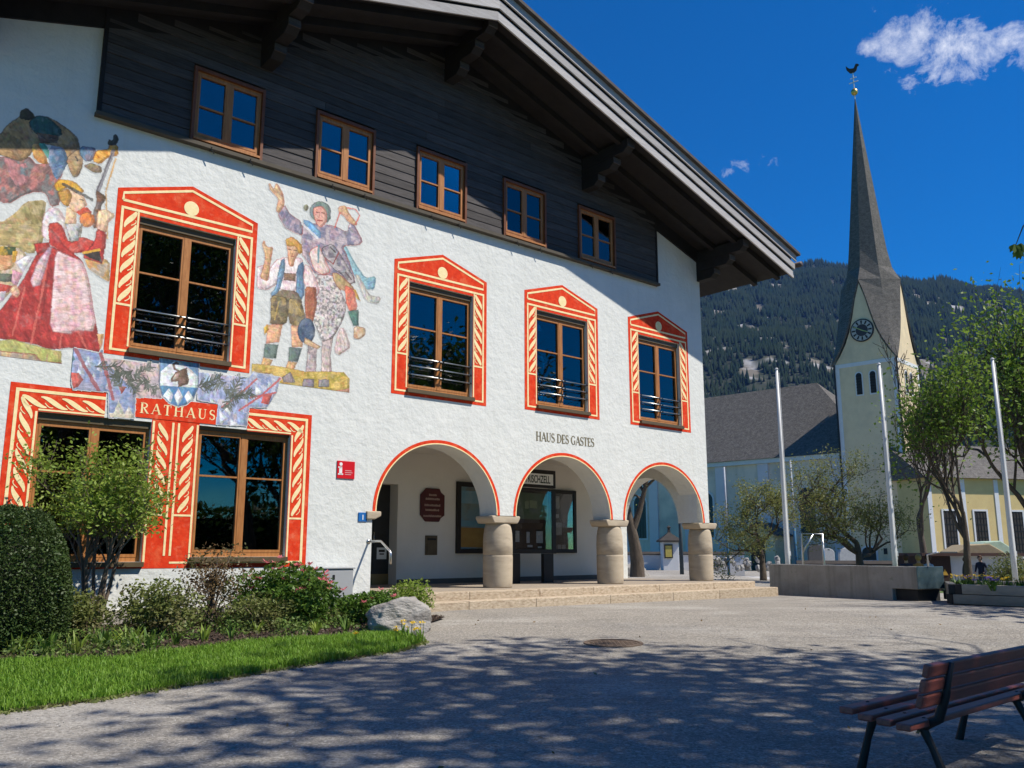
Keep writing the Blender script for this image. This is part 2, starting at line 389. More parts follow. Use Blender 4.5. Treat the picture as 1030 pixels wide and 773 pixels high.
for k in range(0, len(edges_u), 2):                                    # wall between and beside the arches
    a, b = edges_u[k], edges_u[k + 1]
    for o in (0, TH): wm.add([(a, o, SPR), (b, o, SPR), (b, o, 3.5), (a, o, 3.5)], [(0, 1, 2, 3)])
    wm.add([(a, 0, SPR), (b, 0, SPR), (b, TH, SPR), (a, TH, SPR)], [(0, 1, 2, 3)])
wm.add([(8.76, 0, -1), (8.76, 0, SPR), (8.76, TH, SPR), (8.76, TH, -1)], [(0, 1, 2, 3)])
for (a, b) in ((UL, 3.50), (17.09, UR)):                               # white wall either side of the timber
    wm.add([(a, 0, 7.9), (b, 0, 7.9), (b, 0, soff(b)), (a, 0, soff(a))], [(0, 1, 2, 3)])
wm.add([(UL, 0, -1), (UL, 15, -1), (UL, 15, soff(UL)), (UL, 0, soff(UL))], [(0, 1, 2, 3)])
# right gable side wall with the arch at the arcade end
AS, ASP, AH = (-.62 - 2.85) / -2, (2.85 - .62) / 2, 1.25
side = [(AS - ASP * math.cos(math.pi * k / NA), SPR + AH * math.sin(math.pi * k / NA)) for k in range(NA + 1)]
for uu in (UR, UR - .5):
    for k in range(NA):
        p, q = side[k], side[k + 1]
        wm.add([(uu, p[0], p[1]), (uu, q[0], q[1]), (uu, q[0], 3.5), (uu, p[0], 3.5)], [(0, 1, 2, 3)])
    wm.add([(uu, 0, SPR), (uu, side[0][0], SPR), (uu, side[0][0], 3.5), (uu, 0, 3.5)], [(0, 1, 2, 3)])
    wm.add([(uu, side[-1][0], -1), (uu, 3.3, -1), (uu, 3.3, 3.5), (uu, side[-1][0], 3.5)], [(0, 1, 2, 3)])
for k in range(NA):
    p, q = side[k], side[k + 1]
    wm.add([(UR, p[0], p[1]), (UR, q[0], q[1]), (UR - .5, q[0], q[1]), (UR - .5, p[0], p[1])], [(0, 1, 2, 3)])
wm.add([(UR, side[-1][0], -1), (UR, side[-1][0], SPR), (UR - .5, side[-1][0], SPR), (UR - .5, side[-1][0], -1)], [(0, 1, 2, 3)])
wm.add([(UR, 0, 3.5), (UR, 15, 3.5), (UR, 15, soff(UR)), (UR, 0, soff(UR))], [(0, 1, 2, 3)])
wm.add([(UR, 3.3, -1), (UR, 15, -1), (UR, 15, 3.5), (UR, 3.3, 3.5)], [(0, 1, 2, 3)])
wm.add([(UL, 15, -1), (UR, 15, -1), (UR, 15, soff(UR)), (RIDGE_U, 15, soff(RIDGE_U)), (UL, 15, soff(UL))], [(0, 1, 2, 3, 4)])
wm.build('wall', M_plaster, HALL, recalc=False)
# inside of the arcade
BW = 3.0
am = MB()
grid_wall(am, [8.76, 10.42, 11.32, UR], [-.2, 2.64, 3.42], lambda u, z: 10.42 < u < 11.32 and z < 2.64, -BW)
for u in (10.42, 11.32): am.add([(u, BW, .3), (u, BW + .4, .3), (u, BW + .4, 2.64), (u, BW, 2.64)], [(0, 1, 2, 3)])
am.add([(10.42, BW, 2.64), (11.32, BW, 2.64), (11.32, BW + .4, 2.64), (10.42, BW + .4, 2.64)], [(0, 1, 2, 3)])
am.add([(8.77, TH, -.2), (8.77, BW, -.2), (8.77, BW, 3.42), (8.77, TH, 3.42)], [(0, 1, 2, 3)])
am.build('arcade_wall', M_plaster2, HALL, recalc=False)
cm = MB(); cm.fb(8.78, UR - .51, -BW + .001, -TH - .001, 3.40, 3.46); cm.build('arcade_ceiling', M_plaster2, HALL)
fm = MB(); fm.fb(8.78, UR + .4, -BW - .45, .42, -.6, .385); fm.build('arcade_floor', M_floor, HALL)
sk = MB(); sk.fb(8.8, 10.40, -BW, -BW + .025, .386, .50); sk.fb(11.34, UR - .52, -BW, -BW + .025, .386, .50); sk.build('skirting', mat('skirting_stone', (.12, .11, .10)), HALL)
# steps: travertine slabs, each laid singly
rs = random.Random(4)
u = 8.72
while u < 19.55:
    w = min(rs.uniform(1.5, 2.2), 19.62 - u)
    if 19.62 - (u + w) < .5: w = 19.62 - u
    s = MB(); s.fb(u + .003, u + w - .003, .424, .86, -.5, .385 + rs.uniform(-.003, .003)); s.build('step_slab', M_trav, HALL, bevel=.012)
    u += w
u = 8.45
while u < 20.0:
    w = min(rs.uniform(1.5, 2.2), 20.05 - u)
    if 20.05 - (u + w) < .5: w = 20.05 - u
    s = MB(); s.fb(u + .003, u + w - .003, .864, 1.24, -.5, .235 + rs.uniform(-.003, .003)); s.build('step_slab', M_trav, HALL, bevel=.012)
    u += w
s = MB(); s.fb(19.63, 20.05, -2.0, .86, -.5, .235); s.build('step_slab', M_trav, HALL, bevel=.012)
# columns with cushion capitals
cols = MB(); cols.lathe([(.35, 0), (.36, .03), (.366, .25), (.37, .62), (.366, .655), (.360, .66), (.360, .668), (.366, .673), (.366, .9), (.355, 1.1), (.325, 1.25), (.30, 1.32)], 40)
col_me = cols.mesh('column', M_stone, True)
cap = MB()
cap.prism([(-.38, 0), (.38, 0), (.455, .10), (.455, .155), (-.455, .155), (-.455, .10)], 1, -.33, .33)
cap_me = cap.mesh('capital', M_stone)
for cu in (12.03, 15.47, 18.93):
    c = put('column', col_me, HALL, (cu, .285, .385)); c.scale = (.85, .85, 1)
    k = put('capital', cap_me, c, (0, 0, 1.31)); k.scale = (1, 1, 1); b = k.modifiers.new('bevel', 'BEVEL'); b.width = .03; b.segments = 3
im = MB(); im.prism([(8.62, 1.70), (8.80, 1.70), (8.93, 1.76), (8.93, 1.848), (8.62, 1.848)], 1, -.05, .5); im.build('impost', M_stone, HALL, bevel=.02)
# painted arch lines: red band with a thin cream edge inside it
for c, a, b in ARCH:
    for nm, a0, a1, m, o in (('painted_arch_band', 0., BAND - .022, M_red, .004), ('painted_arch_line', BAND - .022, BAND, M_cream, .004)):
        s = MB()
        for k in range(48):
            A, B = math.pi * k / 48, math.pi * (k + 1) / 48
            P = lambda t, i: (c - (a - i) * math.cos(t), -o, SPR + (b - i) * math.sin(t))
            s.add([P(A, a0), P(B, a0), P(B, a1), P(A, a1)], [(0, 1, 2, 3)])
        s.build(nm, m, HALL, recalc=False)

# ---- roof
rm = MB()
UE0, UE1 = RIDGE_U - 10.6, RIDGE_U + 10.6
EZ = VZ + .10 - SL * 10.6
V0, V1 = -1.62, 16.5
prof = [(UE0, EZ), (RIDGE_U, VZ + .10), (UE1, EZ), (UE1, EZ + .52), (RIDGE_U, VZ + .10 + .52), (UE0, EZ + .52)]
rm.prism(prof, 1, V0, V1); roof = rm.build('roof', M_dwood2, HALL)
for sgn in (-1, 1):
    ue = RIDGE_U + sgn * 10.75; t = MB()
    t.prism([(RIDGE_U, VZ + .625), (ue, VZ + .625 - SL * 10.75), (ue, VZ + .70 - SL * 10.75), (RIDGE_U, VZ + .70)], 1, V0 - .25, V1 + .2); t.build('roof_covering', M_tile, roof)
    for k, (z0, z1, o) in enumerate(((-.04, .15, 1.70), (.205, .385, 1.74), (.44, .62, 1.78))):
        b = MB(); L = 10.62 + .03 * k
        b.prism([(RIDGE_U, VZ + z0), (RIDGE_U + sgn * L, VZ + z0 - SL * L), (RIDGE_U + sgn * L, VZ + z1 - SL * L), (RIDGE_U, VZ + z1)], 1, -o, -o + .037); b.build('bargeboard', M_barge, roof)
    b = MB(); L = 10.6
    b.prism([(RIDGE_U, VZ - .02), (RIDGE_U + sgn * L, VZ - .02 - SL * L), (RIDGE_U + sgn * L, VZ + .60 - SL * L), (RIDGE_U, VZ + .60)], 1, -1.66, -1.625); b.build('verge_backing', M_dark, roof)
    for o in (.62, 1.35):
        b = MB(); L = 10.5
        b.prism([(RIDGE_U, VZ - .06), (RIDGE_U + sgn * L, VZ - .06 - SL * L), (RIDGE_U + sgn * L, VZ + .098 - SL * L), (RIDGE_U, VZ + .098)], 1, -o, -o + .13); b.build('rafter', M_dwood2, roof)
    fz = MB()                                                          # frieze board where wall meets soffit
    a, b_ = RIDGE_U + sgn * .1, RIDGE_U + sgn * 8.6
    fz.prism([(a, soff(a) - .36), (b_, soff(b_) - .36), (b_, soff(b_) - .002), (a, soff(a) - .002)], 1, -.05, -.004); fz.build('frieze_board', M_dwood2, roof)
    gt = MB(); gu = RIDGE_U + sgn * 10.72; gz = VZ + .38 - SL * 10.7
    gt.tube([(gu + sgn * .05, V0 - .25, gz), (gu + sgn * .05, V1, gz)], .075, 10); gt.build('gutter', mat('gutter_metal', (.10, .07, .06), rough=.5), roof, smooth=True)
for pu in (1.7, 6.2, RIDGE_U, 14.5, 18.98):                             # stepped purlin brackets
    zt = soff(pu) - .01
    if pu != RIDGE_U: zt -= SL * .12
    for k, (o1, z0, z1) in enumerate(((1.52, .30, .0), (1.08, .56, .302), (.58, .82, .562))):
        p = MB(); p.prism([(-.0, zt - z1), (-o1, zt - z1), (-o1, zt - z0 + .10), (-o1 + .12, zt - z0), (0, zt - z0)], 0, pu - .12, pu + .12); pb_ = p.build('purlin_bracket', M_dwood2, HALL, bevel=.01); e = MB(); e.fb(pu - .115, pu + .115, o1 + .001, o1 + .028, zt - z0 + .10, zt - z1 - .02); e.build('end_board', M_dwood, pb_)
# ---- timber attic: backing and single planks
bk = MB(); bk.add([(3.50, .01, 7.9), (17.09, .01, 7.9), (17.09, .01, soff(17.09)), (RIDGE_U, .01, soff(RIDGE_U)), (3.50, .01, soff(3.50))], [(0, 1, 2, 3, 4)]); bk.build('attic_backing', M_dark, HALL)
AWIN = [5.55, 7.88, 10.17, 12.50, 14.86]; AZ, AHW, AHH = 7.96, .645, 1.33
z = 7.93; PHT = .178
rp = random.Random(9)
while z < VZ:
    zc = z + PHT / 2
    lo, hi = 3.50, 17.09
    if z + PHT + .02 > soff(lo): lo = RIDGE_U - (VZ + .1 - z - PHT - .02) / SL
    if z + PHT + .02 > soff(hi): hi = RIDGE_U + (VZ + .1 - z - PHT - .02) / SL
    if hi - lo < .3: break
    segs = [(lo, hi)]
    if z + PHT > AZ and z < AZ + AHH:
        cuts = [lo] + [v for c in AWIN for v in (c - AHW - .0, c + AHW + .0)] + [hi]
        segs = [(cuts[i], cuts[i + 1]) for i in range(0, len(cuts), 2) if cuts[i + 1] > cuts[i]]
    else:
        j = rp.uniform(6, 13); segs = [(lo, j - .003), (j + .003, hi)] if lo + 1 < j < hi - 1 else [(lo, hi)]
    for a, b in segs:
        p = MB(); t = .045 + rp.uniform(-.004, .004)
        p.prism([(0., z + .004), (-t - .012, z + .004), (-t - .012, z + .022), (-t, z + PHT - .004), (0., z + PHT - .004)], 0, a, b); p.build('plank', M_dwood, HALL)
    z += PHT
dr = MB(); dr.fb(3.42, 17.15, -.0, .13, 7.86, 7.925); dr.build('drip_board', mat('drip_board_wood', (.09, .075, .055)), HALL)
cw = MB(); cw.fb(3.44, 3.50, 0.002, .07, 7.93, soff(3.42) - .02); cw.build('corner_board', M_dwood2, HALL)
cw = MB(); cw.fb(17.09, 17.15, 0.002, .07, 7.93, soff(17.15) - .02); cw.build('corner_board', M_dwood2, HALL)

# ---- windows
def rects(mb, lst, o0, o1):
    for a, b, c, d in lst: mb.fb(a, b, o0, o1, c, d)
def win_meshes(key, hw, hh, bar, attic=False):
    e = .085 if not attic else .0
    d = {}
    top = hh - (.11 if not attic else 0)
    f = MB()
    fwid = .05
    o0, o1 = (-.17, -.09) if not attic else (-.02, .05)
    rects(f, [(-hw + .005, -hw + fwid, .0, top), (hw - fwid, hw - .005, 0, top), (-hw + fwid, hw - fwid, 0, fwid + .02), (-hw + fwid, hw - fwid, top - fwid, top)], o0, o1)
    f.fb(-.042, .042, o0, o1 + .012, fwid + .02, top - fwid)
    for s in (-1, 1):                                                   # the two casements
        a, b = (.042, hw - fwid) if s > 0 else (-hw + fwid, -.042)
        z0, z1 = fwid + .02, top - fwid
        rects(f, [(a, a + .032, z0, z1), (b - .032, b, z0, z1), (a + .032, b - .032, z0, z0 + .045), (a + .032, b - .032, z1 - .032, z1)], o0 + .01, o1 + .006)
        zb = z0 + (z1 - z0) * bar
        f.fb(a + .032, b - .032, o0 + .015, o1 - .002, zb - .014, zb + .014)
    d['frame'] = f.mesh(key + '_frame', M_owood)
    z0, z1 = fwid + .065, top - fwid - .032; zb = (fwid + .02) + (top - 2 * fwid - .02) * bar
    for nm, za, zc in (('low', z0, zb - .014), ('up', zb + .014, z1)):
        p = MB(); a, b = .074, hw - fwid - .032; p.fb(-(b - a) / 2, (b - a) / 2, 0, .006, za, zc); d['pane_' + nm] = p.mesh(key + '_pane', M_glass if not attic else M_glassb)
    d['px'] = (.074 + hw - fwid - .032) / 2; d['po'] = (o0 + o1) / 2
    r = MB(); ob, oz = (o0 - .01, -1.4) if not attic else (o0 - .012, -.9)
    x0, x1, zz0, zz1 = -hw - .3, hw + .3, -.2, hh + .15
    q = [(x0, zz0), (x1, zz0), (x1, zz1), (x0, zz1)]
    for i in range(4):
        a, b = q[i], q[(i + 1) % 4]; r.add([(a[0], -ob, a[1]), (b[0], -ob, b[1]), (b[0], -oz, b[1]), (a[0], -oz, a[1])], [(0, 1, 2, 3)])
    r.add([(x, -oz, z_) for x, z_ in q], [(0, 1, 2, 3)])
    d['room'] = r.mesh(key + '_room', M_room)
    if not attic:
        s = MB(); s.fb(-hw - .02, hw + .02, -.16, .07, -.075, -.002); d['sill'] = s.mesh(key + '_sill', M_sill)
        s = MB(); s.fb(-hw + .004, hw - .004, -.16, -.05, top + .002, hh - .003); d['shutter'] = s.mesh(key + '_shutter', M_sill)
    return d
WM = win_meshes('tall_window', WHW, WHH, .62); GM = win_meshes('ground_window', WHW, GHH[0], .64); AM = win_meshes('attic_window', AHW - .05, AHH - .10, .48, True)
rod = MB(); rod.tube([(-WHW + .03, 0, 0), (WHW - .03, 0, 0)], .0125, 8); rod_me = rod.mesh('railing_rod', M_steel, True)
brk = MB(); brk.box(-.018, .018, -.03, .075, -.014, .014); brk_me = brk.mesh('rod_bracket', M_iron)
def place_window(D, u, z, attic=False, rods=False):
    f = put('window', D['frame'], HALL, (u, 0, z))
    for s in (-1, 1):
        for k in ('low', 'up'): put('pane', D['pane_' + k], f, (s * D['px'], -D['po'], 0))
    put('room', D['room'], f)
    if 'sill' in D: put('sill', D['sill'], f); put('shutter_box', D['shutter'], f)
    if rods:
        for zz in (.30, .47, .64):
            put('railing_rod', rod_me, f, (0, .0, zz))
            for x in (-WHW + .05, -.05, .05, WHW - .05): put('rod_bracket', brk_me, f, (x, .01, zz))
    return f
for c, z in WIN: place_window(WM, c, z, rods=True)
for (c, z), h in zip(GWIN, GHH): place_window(GM, c, z)
cas = MB()
rects(cas, [(-AHW, -AHW + .05, -.05, AHH - .0), (AHW - .05, AHW, -.05, AHH), (-AHW + .05, AHW - .05, AHH - .06, AHH)], .002, .105)
cas_me = cas.mesh('attic_casing', M_owood2)
asl = MB(); asl.fb(-AHW + .05, AHW - .05, .002, .12, .0, .04); asl_me = asl.mesh('attic_sill', M_owood)
def curtain_mesh(name, w, h, gather):
    s = MB(); n = 40; V = []; F = []
    for k in range(n + 1):
        x = -w / 2 + w * k / n
        for j in range(5):
            t = j / 4; xx = x * (1 - gather * (math.sin(t * math.pi) ** 2) * .5); V.append((xx, .02 * math.sin(k * 1.25 + .6 * math.sin(t * 3)), h * t))
    for k in range(n):
        for j in range(4): F.append((k * 5 + j, k * 5 + 5 + j, k * 5 + 6 + j, k * 5 + 1 + j))
    s.add(V, F); return s.mesh(name, M_curtain, True)
cur = curtain_mesh('curtain', .34, 1.05, .5); curlow = curtain_mesh('short_curtain', 1.0, .50, 0.)
hook = MB(); hook.tube([(0, -.02, .05), (0, -.09, .04), (0, -.10, .09)], .011, 5); hook.tube([(0, -.09, .04), (.05, -.1, -.02)], .009, 5); hook_me = hook.mesh('shutter_hook', M_iron)
for i, c in enumerate(AWIN):
    f = place_window(AM, c, AZ + .04, True)
    put('casing', cas_me, f, (0, 0, -.04)); put('sill', asl_me, f, (0, 0, -.04))
    if i in (1, 2):
        for s in (-1, 1): put('curtain', cur, f, (s * .34, .075, .06))
    if i in (0, 2, 3, 4): put('curtain', curlow, f, (0, .055, .06))
    for s in (-.28, .42): put('shutter_hook', hook_me, f, (s, -.03, -.2))
# ------------------------------------------------------------------ painted window surrounds
def flat(mb, pts, o):                             # a flat painted patch on the wall
    mb.add([(u, -o, z) for u, z in pts], [tuple(range(len(pts)))])
def frect(mb, u0, u1, z0, z1, o): flat(mb, [(u0, z0), (u1, z0), (u1, z1), (u0, z1)], o)
def stroke(mb, pts, w, o):
    """flat ribbon along a line of (u,z); w a width or a list"""
    n = len(pts); ws = w if hasattr(w, '__len__') else [w] * n; L = []
    for i in range(n):
        a, b = pts[max(i - 1, 0)], pts[min(i + 1, n - 1)]; dx, dz = b[0] - a[0], b[1] - a[1]; l = math.hypot(dx, dz) or 1
        L.append(((pts[i][0] - dz / l * ws[i] / 2, pts[i][1] + dx / l * ws[i] / 2), (pts[i][0] + dz / l * ws[i] / 2, pts[i][1] - dx / l * ws[i] / 2)))
    mb.add([(p[0], -o, p[1]) for q in L for p in q], [(2 * i, 2 * i + 1, 2 * i + 3, 2 * i + 2) for i in range(n - 1)])
def rope(mb, p0, p1, half, n, flip=1, o=.008, thin=True):
    """twisted ribbon ornament between two points"""
    dx, dz = p1[0] - p0[0], p1[1] - p0[1]; L = math.hypot(dx, dz); tx, tz = dx / L, dz / L; nx, nz = -tz, tx
    lam = L / n
    for k in range(n):
        P = []; W = []
        for i in range(11):
            s = i / 10; t = (k + .5 + (s - .5) * 1.30) * lam; t = min(max(t, 0), L); x = -math.cos(math.pi * s) * half * flip
            P.append((p0[0] + tx * t + nx * x, p0[1] + tz * t + nz * x)); W.append(half * (.22 + .74 * math.sin(math.pi * s)))
        stroke(mb, P, W, o)
        if thin:
            P = []
            for i in range(6):
                s = i / 5; t = (k + .06 + s * .40) * lam; x = math.cos(math.pi * (.55 + s * .6)) * half * flip * -1
                P.append((p0[0] + tx * t + nx * x, p0[1] + tz * t + nz * x))
            stroke(mb, P, half * .17, o)
def tall_surround(c, z0):
    b = z0 - .135; sh = z0 + WHH + .38; ap = sh + .355; H = 1.18
    r = MB()
    for pts in ([(-H, b), (H, b), (H, z0 - .0), (-H, z0)], [(-H, z0), (-WHW, z0), (-WHW, z0 + WHH), (-H, z0 + WHH)], [(WHW, z0), (H, z0), (H, z0 + WHH), (WHW, z0 + WHH)], [(-H, z0 + WHH), (H, z0 + WHH), (H, sh), (0, ap), (-H, sh)]):
        flat(r, [(c + u, z) for u, z in pts], .004)
    s = r.build('painted_surround', M_red, HALL, recalc=False)
    k = MB(); i1, i2 = H - .075, H - .115
    fl = z0 + WHH + .10                                                  # line under the pediment
    stroke(k, [(c - i1 + .02, fl + .10), (c - i1 + .02, sh - .06), (c, ap - .085), (c + i1 - .02, sh - .06), (c + i1 - .02, fl + .10), (c - i1 + .02, fl + .10)], .042, .008)
    frect(k, c - i1, c - i2, b + .065, fl, .008); frect(k, c + i2, c + i1, b + .065, fl, .008)
    frect(k, c - i2, c + i2, fl - .042, fl, .0085); frect(k, c - i2, c + i2, b + .065, b + .10, .0085)
    for s_ in (-1, 1):
        x0 = c + s_ * (WHW + .012); x1 = c + s_ * (WHW + .04); frect(k, min(x0, x1), max(x0, x1), z0 + .02, fl - .045, .008)
        xa, xb = sorted((c + s_ * (WHW + .04), c + s_ * i2)); frect(k, xa, xb, z0 + .66, z0 + .695, .008)
        rope(k, (c + s_ * .95, z0 + .72), (c + s_ * .95, fl - .06), .085, 6, s_)
    ms = [(c + .125 * math.cos(a * math.pi / 10), (sh + fl) / 2 + .1 + .125 * math.sin(a * math.pi / 10)) for a in range(20)]
    flat(k, ms, .0085)
    k.build('painted_trim', M_cream, s, recalc=False)
for c, z in WIN: tall_surround(c, z)
# ground floor: one painted field round both windows
(g0, gz0), (g1, gz1) = (2.67, .86), (7.445, 3.50)
ga, gb = fac(107, 395)[0], fac(249.5, 411)[0]                          # between these the top edge gives way to the fresco
(l0, r0), (l1, r1) = [(c - WHW, c + WHW) for c, z in GWIN]
zt0 = GWIN[0][1] + GHH[0]; zb0 = .95
r = MB()
for a, b, c, d in ((g0, g1, gz0, zb0), (g0, l0, zb0, gz1), (r1, g1, zb0, gz1), (r0, l1, zb0, 3.18), (l0, ga, zt0, gz1), (gb, r1, zt0, gz1)):
    frect(r, a, b, c, d, .004)
GS = r.build('painted_surround', M_red, HALL, recalc=False)
k = MB()
for a, b, c, d in ((g0 + .075, g0 + .12, gz0 + .07, gz1 - .12), (g1 - .12, g1 - .075, gz0 + .07, gz1 - .12), (g0 + .075, ga, gz1 - .12, gz1 - .075), (gb, g1 - .075, gz1 - .12, gz1 - .075),
                   (g0 + .12, l0 + .1, gz0 + .07, gz0 + .105), (5.10, g1 - .12, gz0 + .07, gz0 + .10), (r0 + .012, r0 + .045, zb0, 3.13), (l1 - .045, l1 - .012, zb0, 3.13), (l0 - .04, l0 - .01, zb0, zt0), (r1 + .01, r1 + .04, zb0, zt0), (l0, ga, zt0 + .015, zt0 + .04), (gb, r1, zt0 + .015, zt0 + .04)):
    frect(k, a, b, c, d, .008)
mid = (r0 + l1) / 2
for s_ in (-1, 1): frect(k, mid + s_ * .045 - .017, mid + s_ * .045 + .017, 1.05, 3.13, .008)
for x, a, b, f in ((g0 + .12 + (l0 - g0 - .16) / 2, 1.72, gz1 - .2, 1), ((g1 - .12 + r1 + .04) / 2, 1.72, gz1 - .2, -1), ((r0 + .045 + mid - .062) / 2, 1.72, 3.10, 1), ((l1 - .045 + mid + .062) / 2, 1.72, 3.10, -1)):
    rope(k, (x, a), (x, b), .075, 6, f)
for a, b in (((g0 + .17, 3.25), (ga, 3.25)), ((gb, 3.25), (g1 - .17, 3.25))): rope(k, a, b, .075, 4 if b[0] - a[0] > 1 else 3, -1)
for x0, x1 in ((g0 + .12, l0 - .04), (r1 + .04, g1 - .12), (r0 + .045, mid - .062), (mid + .062, l1 - .045)): frect(k, x0, x1, 1.66, 1.69, .008)
k.build('painted_trim', M_cream, GS, recalc=False)

# ------------------------------------------------------------------ lettering, drawn stroke by stroke
T, Hn = .17, .065                                 # stem and hairline
def arc(cx, cy, rx, ry, a0, a1, n=12): return [(cx + rx * math.cos(R(a0 + (a1 - a0) * i / n)), cy + ry * math.sin(R(a0 + (a1 - a0) * i / n))) for i in range(n + 1)]
def sf(x, y, w=.34): return ([(x - w / 2, y), (x + w / 2, y)], .05)
GLY = {
 'R': (.78, [([(.16, 0), (.16, 1)], T), (arc(.30, .75, .30, .225, 90, -90), [.07, .07, .09, .11, .13, .14, .15, .14, .13, .11, .09, .07, .07]), ([(.16, .975), (.30, .975)], .06), ([(.16, .525), (.30, .525)], .06), ([(.34, .5), (.68, 0)], .15), sf(.16, .02), sf(.70, .02, .2), sf(.12, .98, .2)]),
 'A': (.86, [([(.08, 0), (.44, 1)], Hn), ([(.42, 1), (.78, 0)], T), ([(.2, .34), (.66, .34)], .055), sf(.08, .02, .26), sf(.78, .02, .3)]),
 'T': (.74, [([(.37, 0), (.37, 1)], T), ([(.03, .97), (.71, .97)], .065), ([(.05, .98), (.05, .74)], .05), ([(.69, .98), (.69, .74)], .05), sf(.37, .02)]),
 'H': (.92, [([(.18, 0), (.18, 1)], T), ([(.74, 0), (.74, 1)], T), ([(.18, .52), (.74, .52)], .055), sf(.18, .02), sf(.74, .02), sf(.18, .98), sf(.74, .98)]),
 'U': (.88, [([(.18, 1), (.18, .34)] + arc(.44, .32, .26, .29, 180, 360)[1:] + [(.70, 1)], [T, T] + [.15, .14, .12, .10, .09, .08, .07, .065, .06, .06, .06, .06] + [Hn]), sf(.18, .98), sf(.70, .98, .26)]),
 'S': (.62, [(arc(.31, .745, .21, .225, 40, 270, 10) + arc(.31, .27, .23, .25, 90, -150, 10)[1:], [.055, .06, .07, .09, .12, .14, .15, .15, .15, .15, .15] + [.15, .15, .15, .14, .12, .1, .08, .07, .06, .055]), ([(.49, .98), (.49, .76)], .05), ([(.10, .24), (.10, .02)], .05)]),
 'D': (.86, [([(.17, 0), (.17, 1)], T), (arc(.33, .5, .42, .475, 90, -90), [.06, .07, .09, .12, .14, .16, .16, .16, .14, .12, .09, .07, .06]), ([(.05, .975), (.34, .975)], .06), ([(.05, .025), (.34, .025)], .06)]),
 'E': (.68, [([(.17, 0), (.17, 1)], T), ([(.05, .97), (.58, .97)], .06), ([(.17, .52), (.46, .52)], .055), ([(.05, .03), (.62, .03)], .06), ([(.57, .98), (.57, .76)], .05), ([(.61, .02), (.61, .25)], .05), ([(.45, .42), (.45, .62)], .045)]),
 'G': (.86, [(arc(.45, .5, .37, .47, 48, 300, 14), [.06, .06, .07, .09, .12, .14, .16, .16, .16, .14, .12, .10, .08, .07, .07]), ([(.70, .45), (.70, .06)], .15), sf(.68, .45, .3), ([(.72, .97), (.72, .74)], .05)]),
 ' ': (.38, []),
}
def lettering(name, text, u0, u1, z0, h, m, parent, o=.012):
    wtot = sum(GLY[c][0] for c in text); sp = 1.0
    k = (u1 - u0) / wtot
    x = u0
    for c in text:
        w, st = GLY[c]
        if st:
            b = MB()
            for i, (pts, wd) in enumerate(st):
                wd = [q * h for q in wd] if hasattr(wd, '__len__') else wd * h
                kk = min(k, h * 1.02); x_ = x + (k - kk) * w / 2
                stroke(b, [(x_ + px_ * kk, z0 + pz * h) for px_, pz in pts], wd, o + .0004 * i)
            b.build(name, m, parent, recalc=False)
        x += w * k
(pu0, _), (pu1, _) = fac(134.6, 410), fac(218, 416)
pm = MB(); frect(pm, pu0, pu1, 3.165, 3.50, .0105); RP = pm.build('painted_name_panel', M_red, HALL, recalc=False)
a, za = fac(139.5, 410); b, zb = fac(217, 421)
lettering('letter', 'RATHAUS', a, b, 3.235, .165, M_cream, RP, .013)
a, za = fac(539, 436); b, zb = fac(597.5, 440)
M_let = mat('olive_lettering', (.20, .17, .10), (.16, .135, .08), 9., .85)
lettering('letter', 'HAUS DES GASTES', a, b, 3.50, .20, M_let, HALL, .006)

